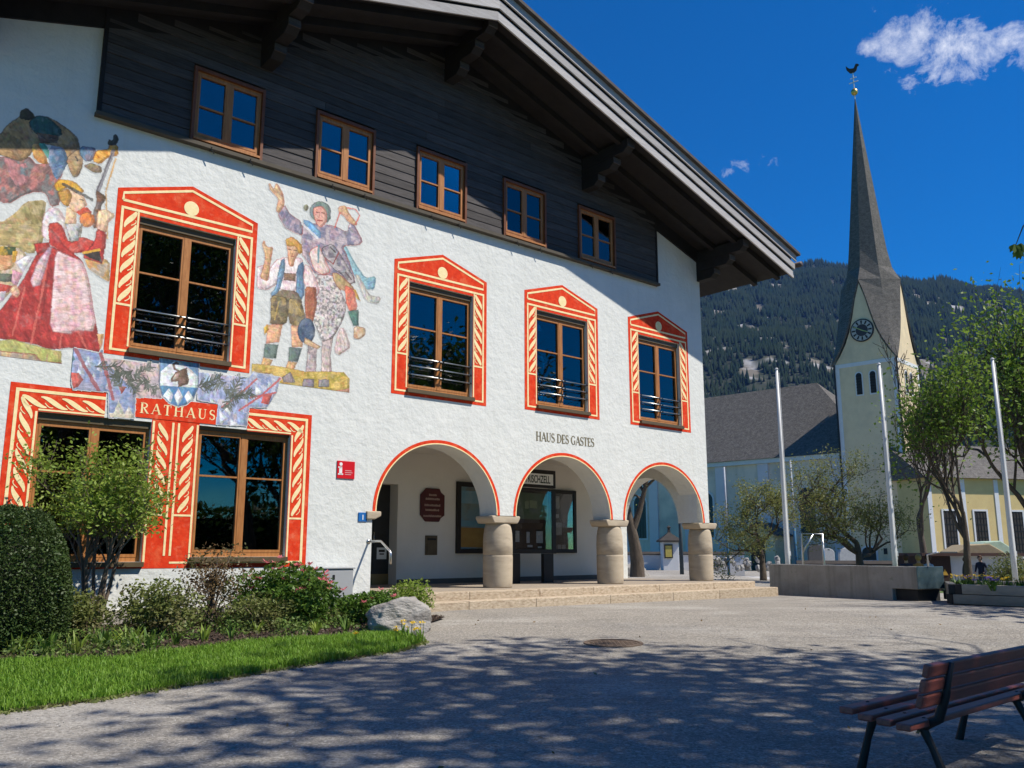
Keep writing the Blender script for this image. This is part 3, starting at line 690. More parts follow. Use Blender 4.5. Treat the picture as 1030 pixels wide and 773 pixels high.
# ------------------------------------------------------------------ fresco: painted in wall coordinates on a fine grid
class Fresco:
    def __init__(s, u0, u1, z0, z1, st):
        s.u = np.arange(u0, u1, st); s.z = np.arange(z0, z1, st); s.U, s.Z = np.meshgrid(s.u, s.z)
        s.rgb = np.ones(s.U.shape + (3,)) * np.array([.78, .77, .74]); s.a = np.zeros(s.U.shape); s.st = st; s.seed = 3; s.soft = True
        s.n1 = fbm(s.U * 5, s.Z * 5, 3, 5); s.n2 = fbm(s.U * 26, s.Z * 14, 3, 9); s.n3 = fbm(s.U * 11 + 40, s.Z * 11, 3, 21)
        s.wu = (fbm(s.U * 22, s.Z * 22, 2, 31) - .5) * .014; s.wz = (fbm(s.U * 22 + 70, s.Z * 22, 2, 33) - .5) * .014
    def mask(s, pts):
        P = np.array(pts); x0, z0 = P.min(0) - .05; x1, z1 = P.max(0) + .05
        i0, i1 = np.searchsorted(s.u, (x0, x1)); k0, k1 = np.searchsorted(s.z, (z0, z1))
        if i1 <= i0 or k1 <= k0: return None
        sl = (slice(k0, k1), slice(i0, i1)); X = s.U[sl] + s.wu[sl]; Y = s.Z[sl] + s.wz[sl]; m = np.zeros(X.shape, bool)
        for i in range(len(P)):
            (ax, ay), (bx, by) = P[i], P[i - 1]
            if ay == by: continue
            c = ((ay > Y) != (by > Y)) & (X < (bx - ax) * (Y - ay) / (by - ay) + ax); m ^= c
        return sl, m
    def fill(s, pts, col, var=.22, a=.98, outline=None, patch=None, spots=None, fold=None, shade=.32, smooth=True):
        if smooth and s.soft and len(pts) > 4:
            for _ in range(1):
                pts = [q for i in range(len(pts)) for q in ((pts[i][0] * .83 + pts[(i + 1) % len(pts)][0] * .17, pts[i][1] * .83 + pts[(i + 1) % len(pts)][1] * .17), (pts[i][0] * .17 + pts[(i + 1) % len(pts)][0] * .83, pts[i][1] * .17 + pts[(i + 1) % len(pts)][1] * .83))]
        r = s.mask(pts)
        if r is None: return
        sl, m = r; s.seed += 1
        c = np.array(lin(col)); sh = s.seed * 3.7
        n = fbm(s.U[sl] * 16 + sh, s.Z[sl] * 9 + sh, 3, 77); n4 = s.n2[sl]
        th = (s.seed * 1.3) % 3.14; p_ = s.U[sl] * math.cos(th) + s.Z[sl] * math.sin(th); q_ = -s.U[sl] * math.sin(th) + s.Z[sl] * math.cos(th)
        br = fbm(p_ * 12 + sh, q_ * 58 + sh, 3, 71)
        C = np.stack([c[j] * (1 + var * 1.8 * (n - .5) + var * 1.2 * (n4 - .5) + .75 * (br - .5) + .45 * (fbm(s.U[sl] * 19 + sh + 7 * j, s.Z[sl] * 19, 2, 80 + j) - .5)) for j in range(3)], -1)
        if fold:
            w = np.sin((s.U[sl] + (s.Z[sl] - pts[0][1]) * fold[0] + .03 * n) * fold[1]); C = C * (1 + fold[2] * w)[..., None]
        if patch is not None:
            for q, pc in enumerate(patch):
                k = np.clip((fbm(s.U[sl] * 11 + 31 * q + sh, s.Z[sl] * 9, 3, 90 + q) - .46) / .14, 0, 1)[..., None] * .75; C = C * (1 - k) + np.array(lin(pc)) * (1 + .7 * (br - .5))[..., None] * k
        if spots is not None:
            k = np.clip((fbm(s.U[sl] * 30 + sh, s.Z[sl] * 26, 2, 55) - .50) / .12, 0, 1)[..., None] * .7; C = C * (1 - k) + np.array(lin(spots)) * k
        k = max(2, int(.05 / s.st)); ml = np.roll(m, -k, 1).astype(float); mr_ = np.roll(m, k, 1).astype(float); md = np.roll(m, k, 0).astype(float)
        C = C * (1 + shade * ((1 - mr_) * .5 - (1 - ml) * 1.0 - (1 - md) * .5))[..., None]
        s.rgb[sl][m] = np.clip(C[m], .01, .95)
        al = np.clip(a + .25 * (s.n3[sl] - .5), 0, 1); s.a[sl][m] = al[m]
        if outline is not None: s.line(list(pts) + [pts[0]], outline, .017, .7)
    def line(s, pts, col, w, a=.9):
        c = np.array(lin(col))
        for (ax, ay), (bx, by) in zip(pts[:-1], pts[1:]):
            x0, x1 = min(ax, bx) - w - .03, max(ax, bx) + w + .03; z0, z1 = min(ay, by) - w - .03, max(ay, by) + w + .03
            i0, i1 = np.searchsorted(s.u, (x0, x1)); k0, k1 = np.searchsorted(s.z, (z0, z1))
            if i1 <= i0 or k1 <= k0: continue
            sl = (slice(k0, k1), slice(i0, i1)); X = s.U[sl] + s.wu[sl]; Y = s.Z[sl] + s.wz[sl]
            dx, dy = bx - ax, by - ay; t = np.clip(((X - ax) * dx + (Y - ay) * dy) / (dx * dx + dy * dy + 1e-9), 0, 1)
            d = np.hypot(X - ax - t * dx, Y - ay - t * dy); m = d < w / 2 * (.75 + .5 * s.n2[sl])
            s.rgb[sl][m] = s.rgb[sl][m] * (1 - a) + c * a * (.85 + .3 * s.n2[sl][m])[:, None]; s.a[sl][m] = np.maximum(s.a[sl][m], a)
    def build(s, name, m, parent, o, label):
        wash = np.clip(.80 + .25 * (s.n1 - .5) - .5 * np.clip(fbm(s.U * 34, s.Z * 30, 3, 15) - .6, 0, 1), .0, 1); al = s.a * wash
        # soften the edge of the paint
        b = al.copy()
        b[1:-1, 1:-1] = (al[1:-1, 1:-1] * 4 + al[:-2, 1:-1] + al[2:, 1:-1] + al[1:-1, :-2] + al[1:-1, 2:]) / 8
        b = np.clip(b * 1.25, 0, .95); s.rgb = np.clip(s.rgb * (1 + .3 * (fbm(s.U * 42, s.Z * 20, 3, 61) - .5) + .3 * (fbm(s.U * 9, s.Z * 9, 3, 67) - .5))[..., None], .01, .95)
        ny, nx = s.U.shape; on = b > .4
        q = on[:-1, :-1] | on[1:, :-1] | on[:-1, 1:] | on[1:, 1:]
        i = np.arange(nx - 1)[None] + nx * np.arange(ny - 1)[:, None]
        F = np.stack([i, i + 1, i + nx + 1, i + nx], -1)[q]
        used = np.unique(F); re = np.zeros(nx * ny, np.int64); re[used] = np.arange(len(used)); F = re[F]
        V = np.stack([s.U.ravel(), np.full(nx * ny, -o), s.Z.ravel()], -1)[used]
        me = npmesh(name, V, F, m)
        at_ = me.color_attributes.new('paint', 'FLOAT_COLOR', 'POINT')
        at_.data.foreach_set('color', np.concatenate([s.rgb.reshape(-1, 3)[used], b.reshape(-1, 1)[used]], 1).astype(np.float32).ravel())
        ob = put(name, me, parent); ob['label'] = label; return ob
def fresco_mat():
    m = M_plaster.copy(); m.name = 'fresco_paint'; t = m.node_tree; N = t.nodes; L = t.links; p = N['Principled BSDF']
    src = p.inputs['Base Color'].links[0].from_socket
    a = N.new('ShaderNodeVertexColor'); a.layer_name = 'paint'; x = N.new('ShaderNodeMix'); x.data_type = 'RGBA'
    L.new(a.outputs['Alpha'], x.inputs[0]); L.new(src, x.inputs[6]); L.new(a.outputs['Color'], x.inputs[7]); L.new(x.outputs[2], p.inputs['Base Color'])
    return m
M_fresco = fresco_mat()
def Z(ox, oy, k): return lambda *c: [fac(ox + c[i] / k, oy + c[i + 1] / k) for i in range(0, len(c), 2)]
ell = lambda zf, cx, cy, rx, ry, n=18: zf(*[v for i in range(n) for v in (cx + rx * math.cos(2 * math.pi * i / n), cy + ry * math.sin(2 * math.pi * i / n))])
OUT = (150, 70, 62)
# -- huntsman, woman in red and child, left of the first window
F1 = Fresco(1.56, 3.95, 3.85, 7.95, .009)
a, b = Z(0, 100, 5.15), Z(0, 230, 4.833)
F1.fill(a(-90,600, 0,640, 80,590, 130,530, 240,520, 235,600, 225,740, 180,790, -90,800), (172, 150, 98), patch=[(140, 128, 80), (196, 176, 130)])
F1.fill(b(-90,-20, 210,-20, 200,70, 160,130, 60,90, -90,90), (196, 172, 122), patch=[(170, 150, 96)])
F1.fill(b(-90,80, 80,90, 140,130, 110,230, 40,330, -90,420), (205, 178, 140), patch=[(222, 205, 190)])
F1.fill(b(400,130, 535,150, 535,265, 490,240, 430,200), (206, 160, 98), patch=[(186, 176, 166)])
F1.fill(a(-90,300, 150,295, 190,340, 260,330, 330,380, 300,430, 315,545, 262,560, 240,490, 180,478, 120,500, 40,545, -90,500), (158, 112, 100), patch=[(196, 122, 118), (104, 124, 124), (122, 92, 92)], outline=OUT)
F1.fill(a(-90,190, 0,185, 40,130, 100,95, 108,60, 140,46, 168,70, 182,95, 240,90, 300,118, 360,160, 402,200, 414,250, 412,300, 432,340, 405,402, 380,407, 360,370, 352,310, 330,262, 250,232, 185,238, 150,300, 100,322, 20,292, -90,270), (162, 130, 92), patch=[(128, 100, 70), (186, 148, 100)], outline=(84, 66, 48))
F1.fill(a(100,100, 108,60, 140,46, 168,70, 180,98, 140,110), (70, 62, 48))
F1.fill(a(148,115, 200,82, 255,98, 312,150, 322,188, 240,202, 190,182, 160,150), (44, 84, 84), outline=(30, 44, 44))
F1.fill(a(188,172, 306,192, 296,226, 210,228), (104, 74, 60)); F1.line(a(215,190, 235,205), (40, 30, 28), .02); F1.line(a(260,200, 285,205), (40, 30, 28), .02)
F1.fill(a(165,235, 200,230, 240,290, 250,340, 200,330, 170,300), (206, 150, 84), patch=[(180, 120, 60)])
F1.fill(a(196,228, 236,228, 272,300, 256,322, 216,262), (78, 156, 140))
F1.fill(a(255,240, 330,250, 356,320, 322,392, 290,420, 250,330), (96, 130, 160), patch=[(70, 100, 130), (150, 150, 170)])
F1.fill(a(15,300, 60,310, 100,340, 140,330, 150,440, 90,460, 40,380), (150, 110, 112), patch=[(92, 128, 134), (200, 130, 130)])
F1.fill(a(340,310, 412,250, 432,335, 402,405, 374,402), (178, 148, 108), patch=[(150, 120, 86)], outline=(90, 70, 50)); F1.line(a(392,300, 400,318), (40, 30, 28), .03)
F1.fill(a(415,245, 490,250, 502,272, 475,322, 440,322, 415,290), (104, 134, 158), outline=(60, 80, 100), patch=[(150, 130, 140)])
F1.fill(a(478,322, 498,266, 560,260, 566,240, 612,238, 612,292, 560,300, 520,336), (216, 148, 56), outline=(150, 90, 40), patch=[(236, 180, 90)])
F1.fill(a(430,346, 470,330, 526,350, 526,382, 488,382), (150, 126, 100), outline=(80, 64, 50))
F1.fill(a(556,240, 562,205, 580,215, 592,180, 608,186, 618,210, 600,240), (66, 66, 60))
F1.line(a(588,268, 505,480), (128, 122, 128), .062); F1.line(a(580,280, 500,480), (86, 80, 84), .016)
F1.line(a(598,310, 548,480, 556,720), (206, 156, 84), .03)
F1.fill(a(495,470, 545,500, 545,520, 520,560, 515,660, 480,670, 478,600, 500,540), (116, 84, 62), outline=(70, 50, 40), patch=[(128, 118, 118)])
F1.fill(a(505,580, 545,570, 600,600, 560,640, 545,700, 500,690), (228, 194, 158), outline=(180, 120, 90))
# woman
F1.fill(a(225,600, 260,560, 310,570, 350,640, 330,700, 250,740, 215,700), (232, 220, 216), patch=[(222, 184, 182)], outline=(190, 150, 150))
F1.fill(a(345,560, 400,570, 395,645, 335,645), (230, 194, 156)); F1.fill(a(352,470, 425,492, 440,520, 452,548, 436,560, 432,580, 405,588, 368,575, 345,530), (236, 200, 164), patch=[(226, 184, 146)], outline=(190, 120, 92)); F1.fill(a(300,478, 355,462, 372,500, 352,560, 325,545, 305,510), (196, 148, 72), patch=[(168, 116, 50)], outline=(130, 86, 40)); F1.line(a(412,520, 430,524), (80, 54, 44), .018); F1.line(a(425,566, 440,562), (176, 66, 56), .02)
F1.fill(a(280,442, 310,413, 384,425, 442,480, 400,490, 345,455, 322,482, 290,472), (218, 164, 48), outline=(150, 100, 40)); F1.line(a(330,442, 400,480, 476,521), (62, 60, 54), .05)
F1.fill(a(394,582, 450,555, 482,590, 440,612, 410,602), (196, 72, 52)); F1.fill(ell(a, 450, 625, 38, 38), (224, 132, 62), outline=(170, 90, 40))
F1.fill(a(338,645, 432,645, 412,745, 360,745), (214, 200, 186), patch=[(92, 88, 88), (170, 150, 130)]); F1.line(a(360,700, 405,700), (80, 80, 84), .02); F1.line(a(360,720, 405,722), (80, 80, 84), .02)
F1.fill(a(248,645, 312,640, 362,752, 420,710, 500,742, 512,680, 552,690, 545,790, 330,800, 272,745), (196, 62, 52), var=.3, outline=(130, 40, 40), patch=[(214, 92, 76)])
F1.fill(b(-90,470, 0,400, 100,270, 165,150, 200,80, 245,85, 300,110, 400,150, 420,250, 470,480, 492,602, 430,590, 340,580, 250,590, 160,560, 40,540, -90,525), (182, 58, 54), var=.25, outline=(120, 36, 36), fold=(.22, 40., .22), patch=[(160, 44, 44)])
F1.line(b(232,150, 200,330, 150,560), (214, 104, 90), .03, .8); F1.line(b(232,220, 205,440), (140, 38, 38), .03, .8); F1.line(b(120,290, 60,520), (214, 110, 96), .025, .7); F1.line(b(300,505, 290,585), (214, 104, 90), .03, .7); F1.line(b(380,500, 420,585), (214, 104, 90), .03, .7)
F1.fill(b(270,105, 330,130, 402,162, 430,240, 472,500, 350,495, 345,515, 240,500, 255,300), (226, 184, 182), var=.16, outline=(170, 100, 100), fold=(.12, 60., .10), patch=[(236, 208, 206)])
F1.fill(b(165,75, 240,68, 246,100, 180,126), (188, 56, 52), outline=(120, 36, 36)); F1.fill(b(240,90, 252,95, 195,275, 160,286, 148,250, 190,150), (216, 182, 188), outline=(170, 120, 130))
F1.fill(b(250,0, 320,90, 400,155, 300,110, 240,80, 235,0), (188, 58, 52)); F1.fill(b(320,-20, 392,-20, 380,62, 340,60), (206, 200, 196), patch=[(80, 80, 84)])
F1.fill(b(395,140, 460,70, 470,0, 512,20, 502,172, 460,160), (190, 62, 56), outline=(120, 40, 40)); F1.fill(b(400,125, 480,100, 497,166, 450,150), (66, 58, 56)); F1.line(b(402,120, 482,104), (222, 170, 60), .035)
F1.fill(b(-90,150, -20,120, 60,125, 70,180, 50,200, -90,220), (226, 176, 130), patch=[(214, 150, 100)]); F1.fill(b(-90,100, 0,88, 76,88, 82,110, 62,132, -90,130), (80, 96, 66), patch=[(214, 168, 60)]); F1.fill(b(60,110, 85,110, 75,170, 58,165), (220, 160, 60))
F1.fill(b(-90,215, 66,220, 52,262, -90,250), (112, 116, 100)); F1.fill(b(60,200, 112,220, 82,282, 55,262), (212, 164, 168)); F1.fill(b(75,165, 130,130, 162,142, 112,212), (232, 226, 230), outline=(190, 170, 180))
F1.fill(b(-90,250, 62,282, 42,312, -90,320), (196, 66, 56)); F1.fill(b(-90,320, 30,305, 20,350, -90,430), (222, 206, 208)); F1.fill(b(48,292, 76,275, 98,312, 82,336, 58,320), (234, 200, 164), outline=(190, 130, 100))
F1.fill(b(-90,560, 0,545, 60,540, 160,568, 250,590, 298,600, 297,656, 200,645, 170,612, 60,602, -90,600), (196, 190, 116), patch=[(176, 172, 96)], outline=(150, 140, 80), smooth=False)
F1.fill(b(-90,600, 0,596, 60,602, 170,614, 200,646, 297,656, 296,716, 180,702, 100,692, -90,664), (206, 174, 132), patch=[(162, 150, 144)], outline=OUT, smooth=False)
for x in (40, 112, 178, 230): F1.line(b(x,615, x-4,690), (170, 120, 100), .02, .7)
F1.fill(b(470,515, 506,512, 500,560, 488,600), (214, 160, 110))
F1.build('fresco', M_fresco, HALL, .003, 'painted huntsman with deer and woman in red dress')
# -- horse and two men in costume, right of the first window
F2 = Fresco(6.27, 9.0, 4.0, 7.75, .009)
a, b = Z(250, 175, 5.943), Z(240, 290, 5.943)
F2.fill(b(600,240, 632,240, 672,352, 622,386, 602,402, 570,380), (206, 186, 180), outline=(170, 140, 136)); 
for x in (590, 610, 635, 655): F2.line(b(x - 8,250, x,378), (176, 150, 148), .014, .7)
F2.fill(b(415,335, 468,345, 462,480, 448,592, 385,582, 402,500), (188, 172, 170), patch=[(120, 112, 118), (214, 190, 184)], outline=(90, 70, 72), smooth=False)
F2.fill(b(498,285, 566,290, 548,400, 562,572, 478,588, 496,480), (196, 176, 172), patch=[(126, 116, 122), (220, 196, 190)], outline=(90, 70, 72), smooth=False)
F2.fill(b(450,-80, 590,-80, 605,0, 645,100, 632,172, 592,250, 560,302, 498,322, 470,250, 450,200, 443,100), (206, 198, 194), spots=(96, 90, 94), patch=[(224, 206, 200)], outline=(96, 74, 72))
F2.fill(b(385,560, 450,562, 450,595, 380,590), (124, 116, 122)); F2.fill(b(478,560, 540,560, 540,590, 478,592), (124, 116, 122))
F2.fill(a(540,430, 575,420, 640,540, 700,625, 762,612, 752,692, 702,692, 620,590), (132, 172, 184), outline=(90, 130, 140), patch=[(150, 190, 196)])
F2.fill(a(636,600, 660,610, 722,728, 792,740, 778,778, 702,766), (196, 190, 178), outline=(150, 140, 130))
F2.fill(a(318,290, 400,300, 500,308, 592,350, 600,300, 622,288, 684,400, 662,428, 560,430, 592,500, 642,645, 600,665, 500,605, 400,605, 348,520, 318,480), (152, 142, 156), var=.3, patch=[(182, 150, 158), (118, 122, 146), (204, 186, 186)], outline=OUT)
F2.fill(a(172,240, 216,183, 246,240, 322,290, 322,372, 260,346, 214,320), (146, 136, 152), patch=[(110, 110, 136), (184, 156, 164)], outline=OUT)
F2.fill(a(118,58, 132,62, 152,96, 162,58, 174,62, 204,112, 217,182, 182,236, 163,224, 180,150, 130,100), (214, 172, 136), outline=(176, 110, 84))
F2.fill(a(318,273, 372,285, 432,350, 432,384, 388,380), (124, 166, 206), outline=(90, 120, 160)); F2.line(a(322,300, 410,384), (226, 222, 220), .05)
F2.fill(ell(a, 428, 226, 64, 60), (120, 136, 130), outline=(70, 80, 76)); F2.fill(a(440,270, 490,230, 492,270, 470,296), (112, 126, 122)); F2.fill(ell(a, 344, 204, 16, 20), (136, 132, 104))
F2.fill(a(388,205, 440,193, 466,230, 466,290, 430,322, 400,292, 388,240), (222, 154, 138), patch=[(232, 180, 160)], outline=(170, 90, 80)); F2.line(a(405,228, 420,232), (110, 50, 46), .018); F2.line(a(436,232, 452,236), (110, 50, 46), .018); F2.line(a(425,235, 420,262), (180, 100, 90), .016); F2.line(a(412,278, 440,282), (150, 60, 56), .022)
F2.fill(a(536,200, 580,188, 602,240, 652,300, 640,312, 590,284, 570,252, 540,236), (214, 168, 132), outline=(176, 110, 84))
for p in (a(545,235, 515,322), a(590,205, 640,212, 664,250, 640,300)): F2.line(p, (206, 98, 84), .032)
F2.fill(a(360,462, 420,428, 452,500, 492,592, 440,604, 388,572), (228, 198, 186), patch=[(240, 220, 212)], outline=(190, 90, 80)); F2.line(a(420,430, 415,530), (90, 140, 150), .04)
F2.fill(a(438,442, 500,418, 548,480, 642,645, 602,664, 560,602, 500,562, 440,482), (146, 138, 144), patch=[(102, 98, 106), (196, 184, 182)], outline=(58, 48, 52)); F2.line(a(455,500, 505,540, 540,470), (140, 60, 56), .022); F2.line(a(490,440, 520,470), (60, 52, 54), .03); F2.line(a(580,590, 612,630), (90, 70, 72), .03)
F2.fill(a(498,590, 545,600, 640,690, 600,704, 540,690, 510,640), (196, 168, 124), patch=[(170, 140, 96)], outline=OUT); F2.fill(a(640,690, 672,764, 650,752, 612,700), (218, 164, 66))
F2.fill(b(632,-20, 690,10, 712,130, 660,142, 640,80), (210, 108, 84), patch=[(226, 140, 112)], outline=OUT); F2.fill(b(652,140, 717,130, 717,226, 684,224), (92, 126, 116), patch=[(70, 100, 96)], outline=(60, 80, 76)); F2.fill(b(690,226, 757,238, 757,282, 720,306, 685,300), (198, 160, 120), outline=(130, 90, 70), patch=[(226, 204, 180)])
# youth
F2.fill(a(48,600, 45,560, 100,543, 70,620, 120,640, 120,580, 160,520, 215,500, 312,505, 325,520, 290,705, 192,695, 180,650, 110,697, 50,682), (234, 214, 212), patch=[(222, 190, 192), (240, 230, 226)], outline=(190, 120, 120))
F2.fill(a(78,420, 94,398, 110,440, 147,438, 136,500, 122,600, 112,642, 68,622, 90,550, 100,490), (212, 164, 124), outline=(170, 100, 76))
F2.fill(a(228,420, 290,428, 302,470, 272,520, 268,552, 242,552, 234,480), (222, 172, 136), patch=[(206, 150, 110)], outline=(170, 100, 76)); F2.line(a(240,452, 254,456), (100, 60, 46), .018); F2.line(a(270,456, 284,460), (100, 60, 46), .018); F2.line(a(250,492, 270,496), (160, 80, 66), .018)
F2.fill(a(220,392, 260,374, 316,420, 322,472, 302,482, 285,432, 226,432), (202, 152, 78), outline=(150, 104, 50))
F2.fill(a(160,690, 193,520, 216,508, 216,580, 182,705, 140,748, 132,714), (122, 154, 178), outline=(80, 100, 120), patch=[(90, 116, 140)]); F2.fill(a(288,560, 332,520, 334,722, 312,764, 284,740), (112, 144, 172), outline=(80, 100, 120), patch=[(84, 110, 138)]); F2.fill(a(214,594, 282,600, 278,642, 212,634), (146, 112, 90), outline=(100, 74, 60))
F2.fill(a(334,540, 372,560, 422,682, 412,734, 350,704, 328,640), (230, 200, 196), patch=[(238, 220, 216)], outline=(190, 120, 120))
F2.fill(a(340,690, 402,680, 405,790, 335,790), (172, 104, 76), outline=(120, 66, 50)); F2.fill(b(398,-10, 462,0, 467,100, 440,222, 404,222, 395,100), (174, 104, 76), patch=[(150, 84, 60)], outline=(120, 66, 50))
F2.fill(a(140,748, 190,690, 290,702, 330,780, 145,790), (134, 118, 94)); 
F2.fill(b(190,40, 300,60, 292,202, 262,222, 184,216, 192,180), (126, 110, 82), patch=[(104, 90, 66), (176, 150, 96)], outline=(84, 66, 50)); F2.fill(b(298,60, 372,70, 402,182, 382,232, 308,222, 294,150), (122, 106, 80), patch=[(100, 86, 64), (176, 150, 96)], outline=(84, 66, 50)); F2.line(b(240,80, 215,190), (200, 168, 96), .02, .8); F2.line(b(335,80, 370,140), (200, 168, 96), .02, .8)
F2.fill(b(170,220, 262,220, 242,322, 164,332), (222, 170, 134), outline=(176, 110, 84)); F2.fill(b(150,235, 172,215, 180,250, 155,282), (220, 166, 70)); F2.fill(b(158,335, 237,340, 222,422, 148,412), (100, 118, 112), outline=(70, 84, 80), patch=[(126, 140, 130)]); F2.fill(b(148,415, 202,430, 172,502, 124,492), (214, 170, 116), outline=(160, 110, 70)); F2.fill(b(74,512, 180,493, 192,522, 100,532), (160, 148, 150), outline=(100, 90, 92))
F2.fill(b(314,225, 378,230, 382,352, 318,352), (220, 168, 132), outline=(176, 110, 84)); F2.fill(b(300,355, 378,360, 352,442, 298,437), (104, 120, 114), outline=(70, 84, 80)); F2.fill(b(293,440, 348,446, 318,512, 278,506), (214, 170, 122), outline=(160, 110, 70))
F2.fill(ell(b, 405, 256, 52, 76), (66, 84, 112), outline=(40, 50, 70), patch=[(92, 108, 130)]); F2.fill(b(398,298, 492,350, 470,364, 392,332), (212, 178, 140), outline=(150, 110, 80))
F2.fill(b(60,450, 150,458, 250,470, 400,500, 560,500, 630,505, 662,540, 662,602, 480,632, 400,602, 250,592, 240,560, 200,512, 100,502, 60,492), (208, 172, 86), patch=[(172, 156, 66), (222, 190, 110)], outline=(160, 120, 60), smooth=False)
F2.fill(b(262,532, 310,504, 337,562, 268,564), (150, 136, 138), outline=(96, 84, 86)); F2.fill(b(388,545, 450,545, 448,592, 382,585), (150, 140, 146), outline=(96, 84, 86)); F2.fill(b(478,548, 540,548, 538,590, 478,590), (150, 140, 146), outline=(96, 84, 86))
F2.fill(b(188,642, 240,600, 400,604, 480,632, 662,604, 645,682, 560,690, 540,702, 430,692, 410,652, 320,652, 292,692, 188,682), (212, 172, 142), patch=[(196, 150, 120)], outline=(186, 84, 70), smooth=False)
for x in (300, 430, 520, 560): F2.line(b(x,612, x - 6,690), (190, 90, 76), .02, .8)
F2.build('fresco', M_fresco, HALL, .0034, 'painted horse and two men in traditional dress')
# -- band of flags and fir twigs with the shield
F3 = Fresco(3.45, 6.95, 3.02, 4.15, .009); F3.soft = False
a, b = Z(50, 340, 6.867), Z(150, 340, 6.867)
F3.fill(a(355,135, 765,185, 770,420, 590,412, 540,330), (208, 184, 178), patch=[(190, 176, 186)])
F3.fill(a(75,90, 170,72, 340,108, 362,78, 368,150, 540,330, 592,350, 582,556, 408,550, 405,372, 160,357, 150,262, 75,232), (146, 158, 190), patch=[(122, 138, 172), (178, 170, 190)], outline=(110, 116, 140))
for p in (a(140,82, 152,200, 88,222), a(265,120, 286,212, 234,200), a(345,150, 362,240, 322,220), a(210,170, 240,260, 186,240), a(300,240, 330,330, 280,300), a(400,300, 420,372, 384,350)): F3.fill(p, (216, 220, 232))
F3.fill(a(150,82, 172,150, 132,202), (88, 130, 142)); F3.fill(a(475,432, 516,526, 438,526), (226, 218, 200)); F3.fill(a(545,465, 575,530, 515,530), (226, 218, 200)); F3.fill(a(410,520, 580,530, 580,556, 410,548), (206, 196, 176))
F3.fill(a(140,240, 200,243, 232,290, 192,342, 160,352), (206, 94, 84), patch=[(180, 80, 74)]); F3.line(a(180,85, 240,200, 335,362), (154, 84, 88), .055); F3.line(a(350,110, 395,260, 435,425), (166, 86, 86), .05); F3.fill(a(470,330, 530,340, 495,392), (176, 90, 80))
F3.fill(b(335,240, 692,275, 702,292, 692,482, 672,612, 460,600, 476,458, 330,430), (172, 178, 204), patch=[(204, 186, 186), (146, 158, 196)])
F3.fill(b(690,268, 720,240, 905,270, 882,380, 815,482, 680,482, 690,300), (162, 170, 198), patch=[(132, 148, 188), (196, 196, 208)])
for p in (b(500,430, 562,470, 560,545, 510,480), b(480,490, 545,560, 490,600), b(560,560, 640,610, 560,606), b(420,415, 470,450, 420,446), b(730,320, 790,380, 735,400), b(820,290, 850,330, 815,350)): F3.fill(p, (218, 220, 226))
F3.fill(b(600,500, 672,520, 668,606, 610,600), (150, 168, 206)); F3.fill(b(790,390, 852,380, 822,462, 768,452), (206, 92, 84))
for p in (b(742,285, 640,375, 500,482), b(908,280, 760,410, 620,502), b(700,410, 790,400, 870,380)): F3.line(p, (196, 96, 92), .034)
rf = random.Random(2)
for zf, pts in ((a, [(400,200,170,0,34), (500,250,150,200,46), (560,330,120,-60,30), (470,300,110,120,40), (640,230,130,30,46), (690,330,110,-40,40), (620,300,140,170,46)]), (b, [(420,300,150,20,46), (470,320,120,190,40), (560,380,130,-40,46), (650,390,110,10,46), (600,330,120,60,30), (560,430,110,-110,34), (370,340,90,0,20)])):
    for cx, cy, Ln, ang, n in pts:
        ex, ey = cx + Ln * .5 * math.cos(R(ang)), cy - Ln * .5 * math.sin(R(ang)); F3.line(zf(cx - (ex - cx), cy - (ey - cy), ex, ey), (86, 66, 58), .02, .9)
        for i in range(n):
            t = rf.uniform(-1, 1); x, y = cx + (ex - cx) * t, cy + (ey - cy) * t; q = R(ang + rf.choice((-1, 1)) * rf.uniform(25, 65)); l = rf.uniform(25, 58)
            g = rf.randint(0, 40); F3.line(zf(x, y, x + l * math.cos(q), y - l * math.sin(q)), (64 + g, 70 + g, 58 + g), .015, .8)
shield = a(760,130, 1028,166, 1022,350, 992,420, 932,466, 882,476, 822,450, 775,402, 756,330)
F3.fill(shield, (112, 150, 184), smooth=False, patch=[(130, 160, 184)])
F3.fill(a(765,230, 850,165, 900,168, 955,205, 1022,268, 1021,345, 758,332), (228, 232, 232), var=.1)
F3.fill(a(756,330, 1022,346, 992,420, 932,466, 882,476, 822,450, 775,402), (92, 138, 178), var=.14)
for p in (a(822,347, 852,400, 832,450, 778,402), a(888,348, 918,408, 884,470, 858,402), a(955,364, 992,418, 950,452, 930,406)): F3.fill(p, (236, 238, 240), var=.06)
F3.fill(a(832,288, 868,240, 900,228, 945,210, 944,240, 958,290, 950,318, 890,338, 884,300, 840,304), (128, 96, 78), outline=(84, 60, 50), patch=[(104, 76, 62)]); F3.line(a(892,232, 862,215, 850,185, 872,172, 888,178), (116, 88, 72), .035); F3.fill(a(866,250, 900,246, 880,282, 845,292), (206, 180, 160))
F3.line(shield + [shield[0]], (104, 110, 128), .02, .8)
F3.build('fresco', M_fresco, HALL, .0118, 'painted flags, fir twigs and shield with chamois head')
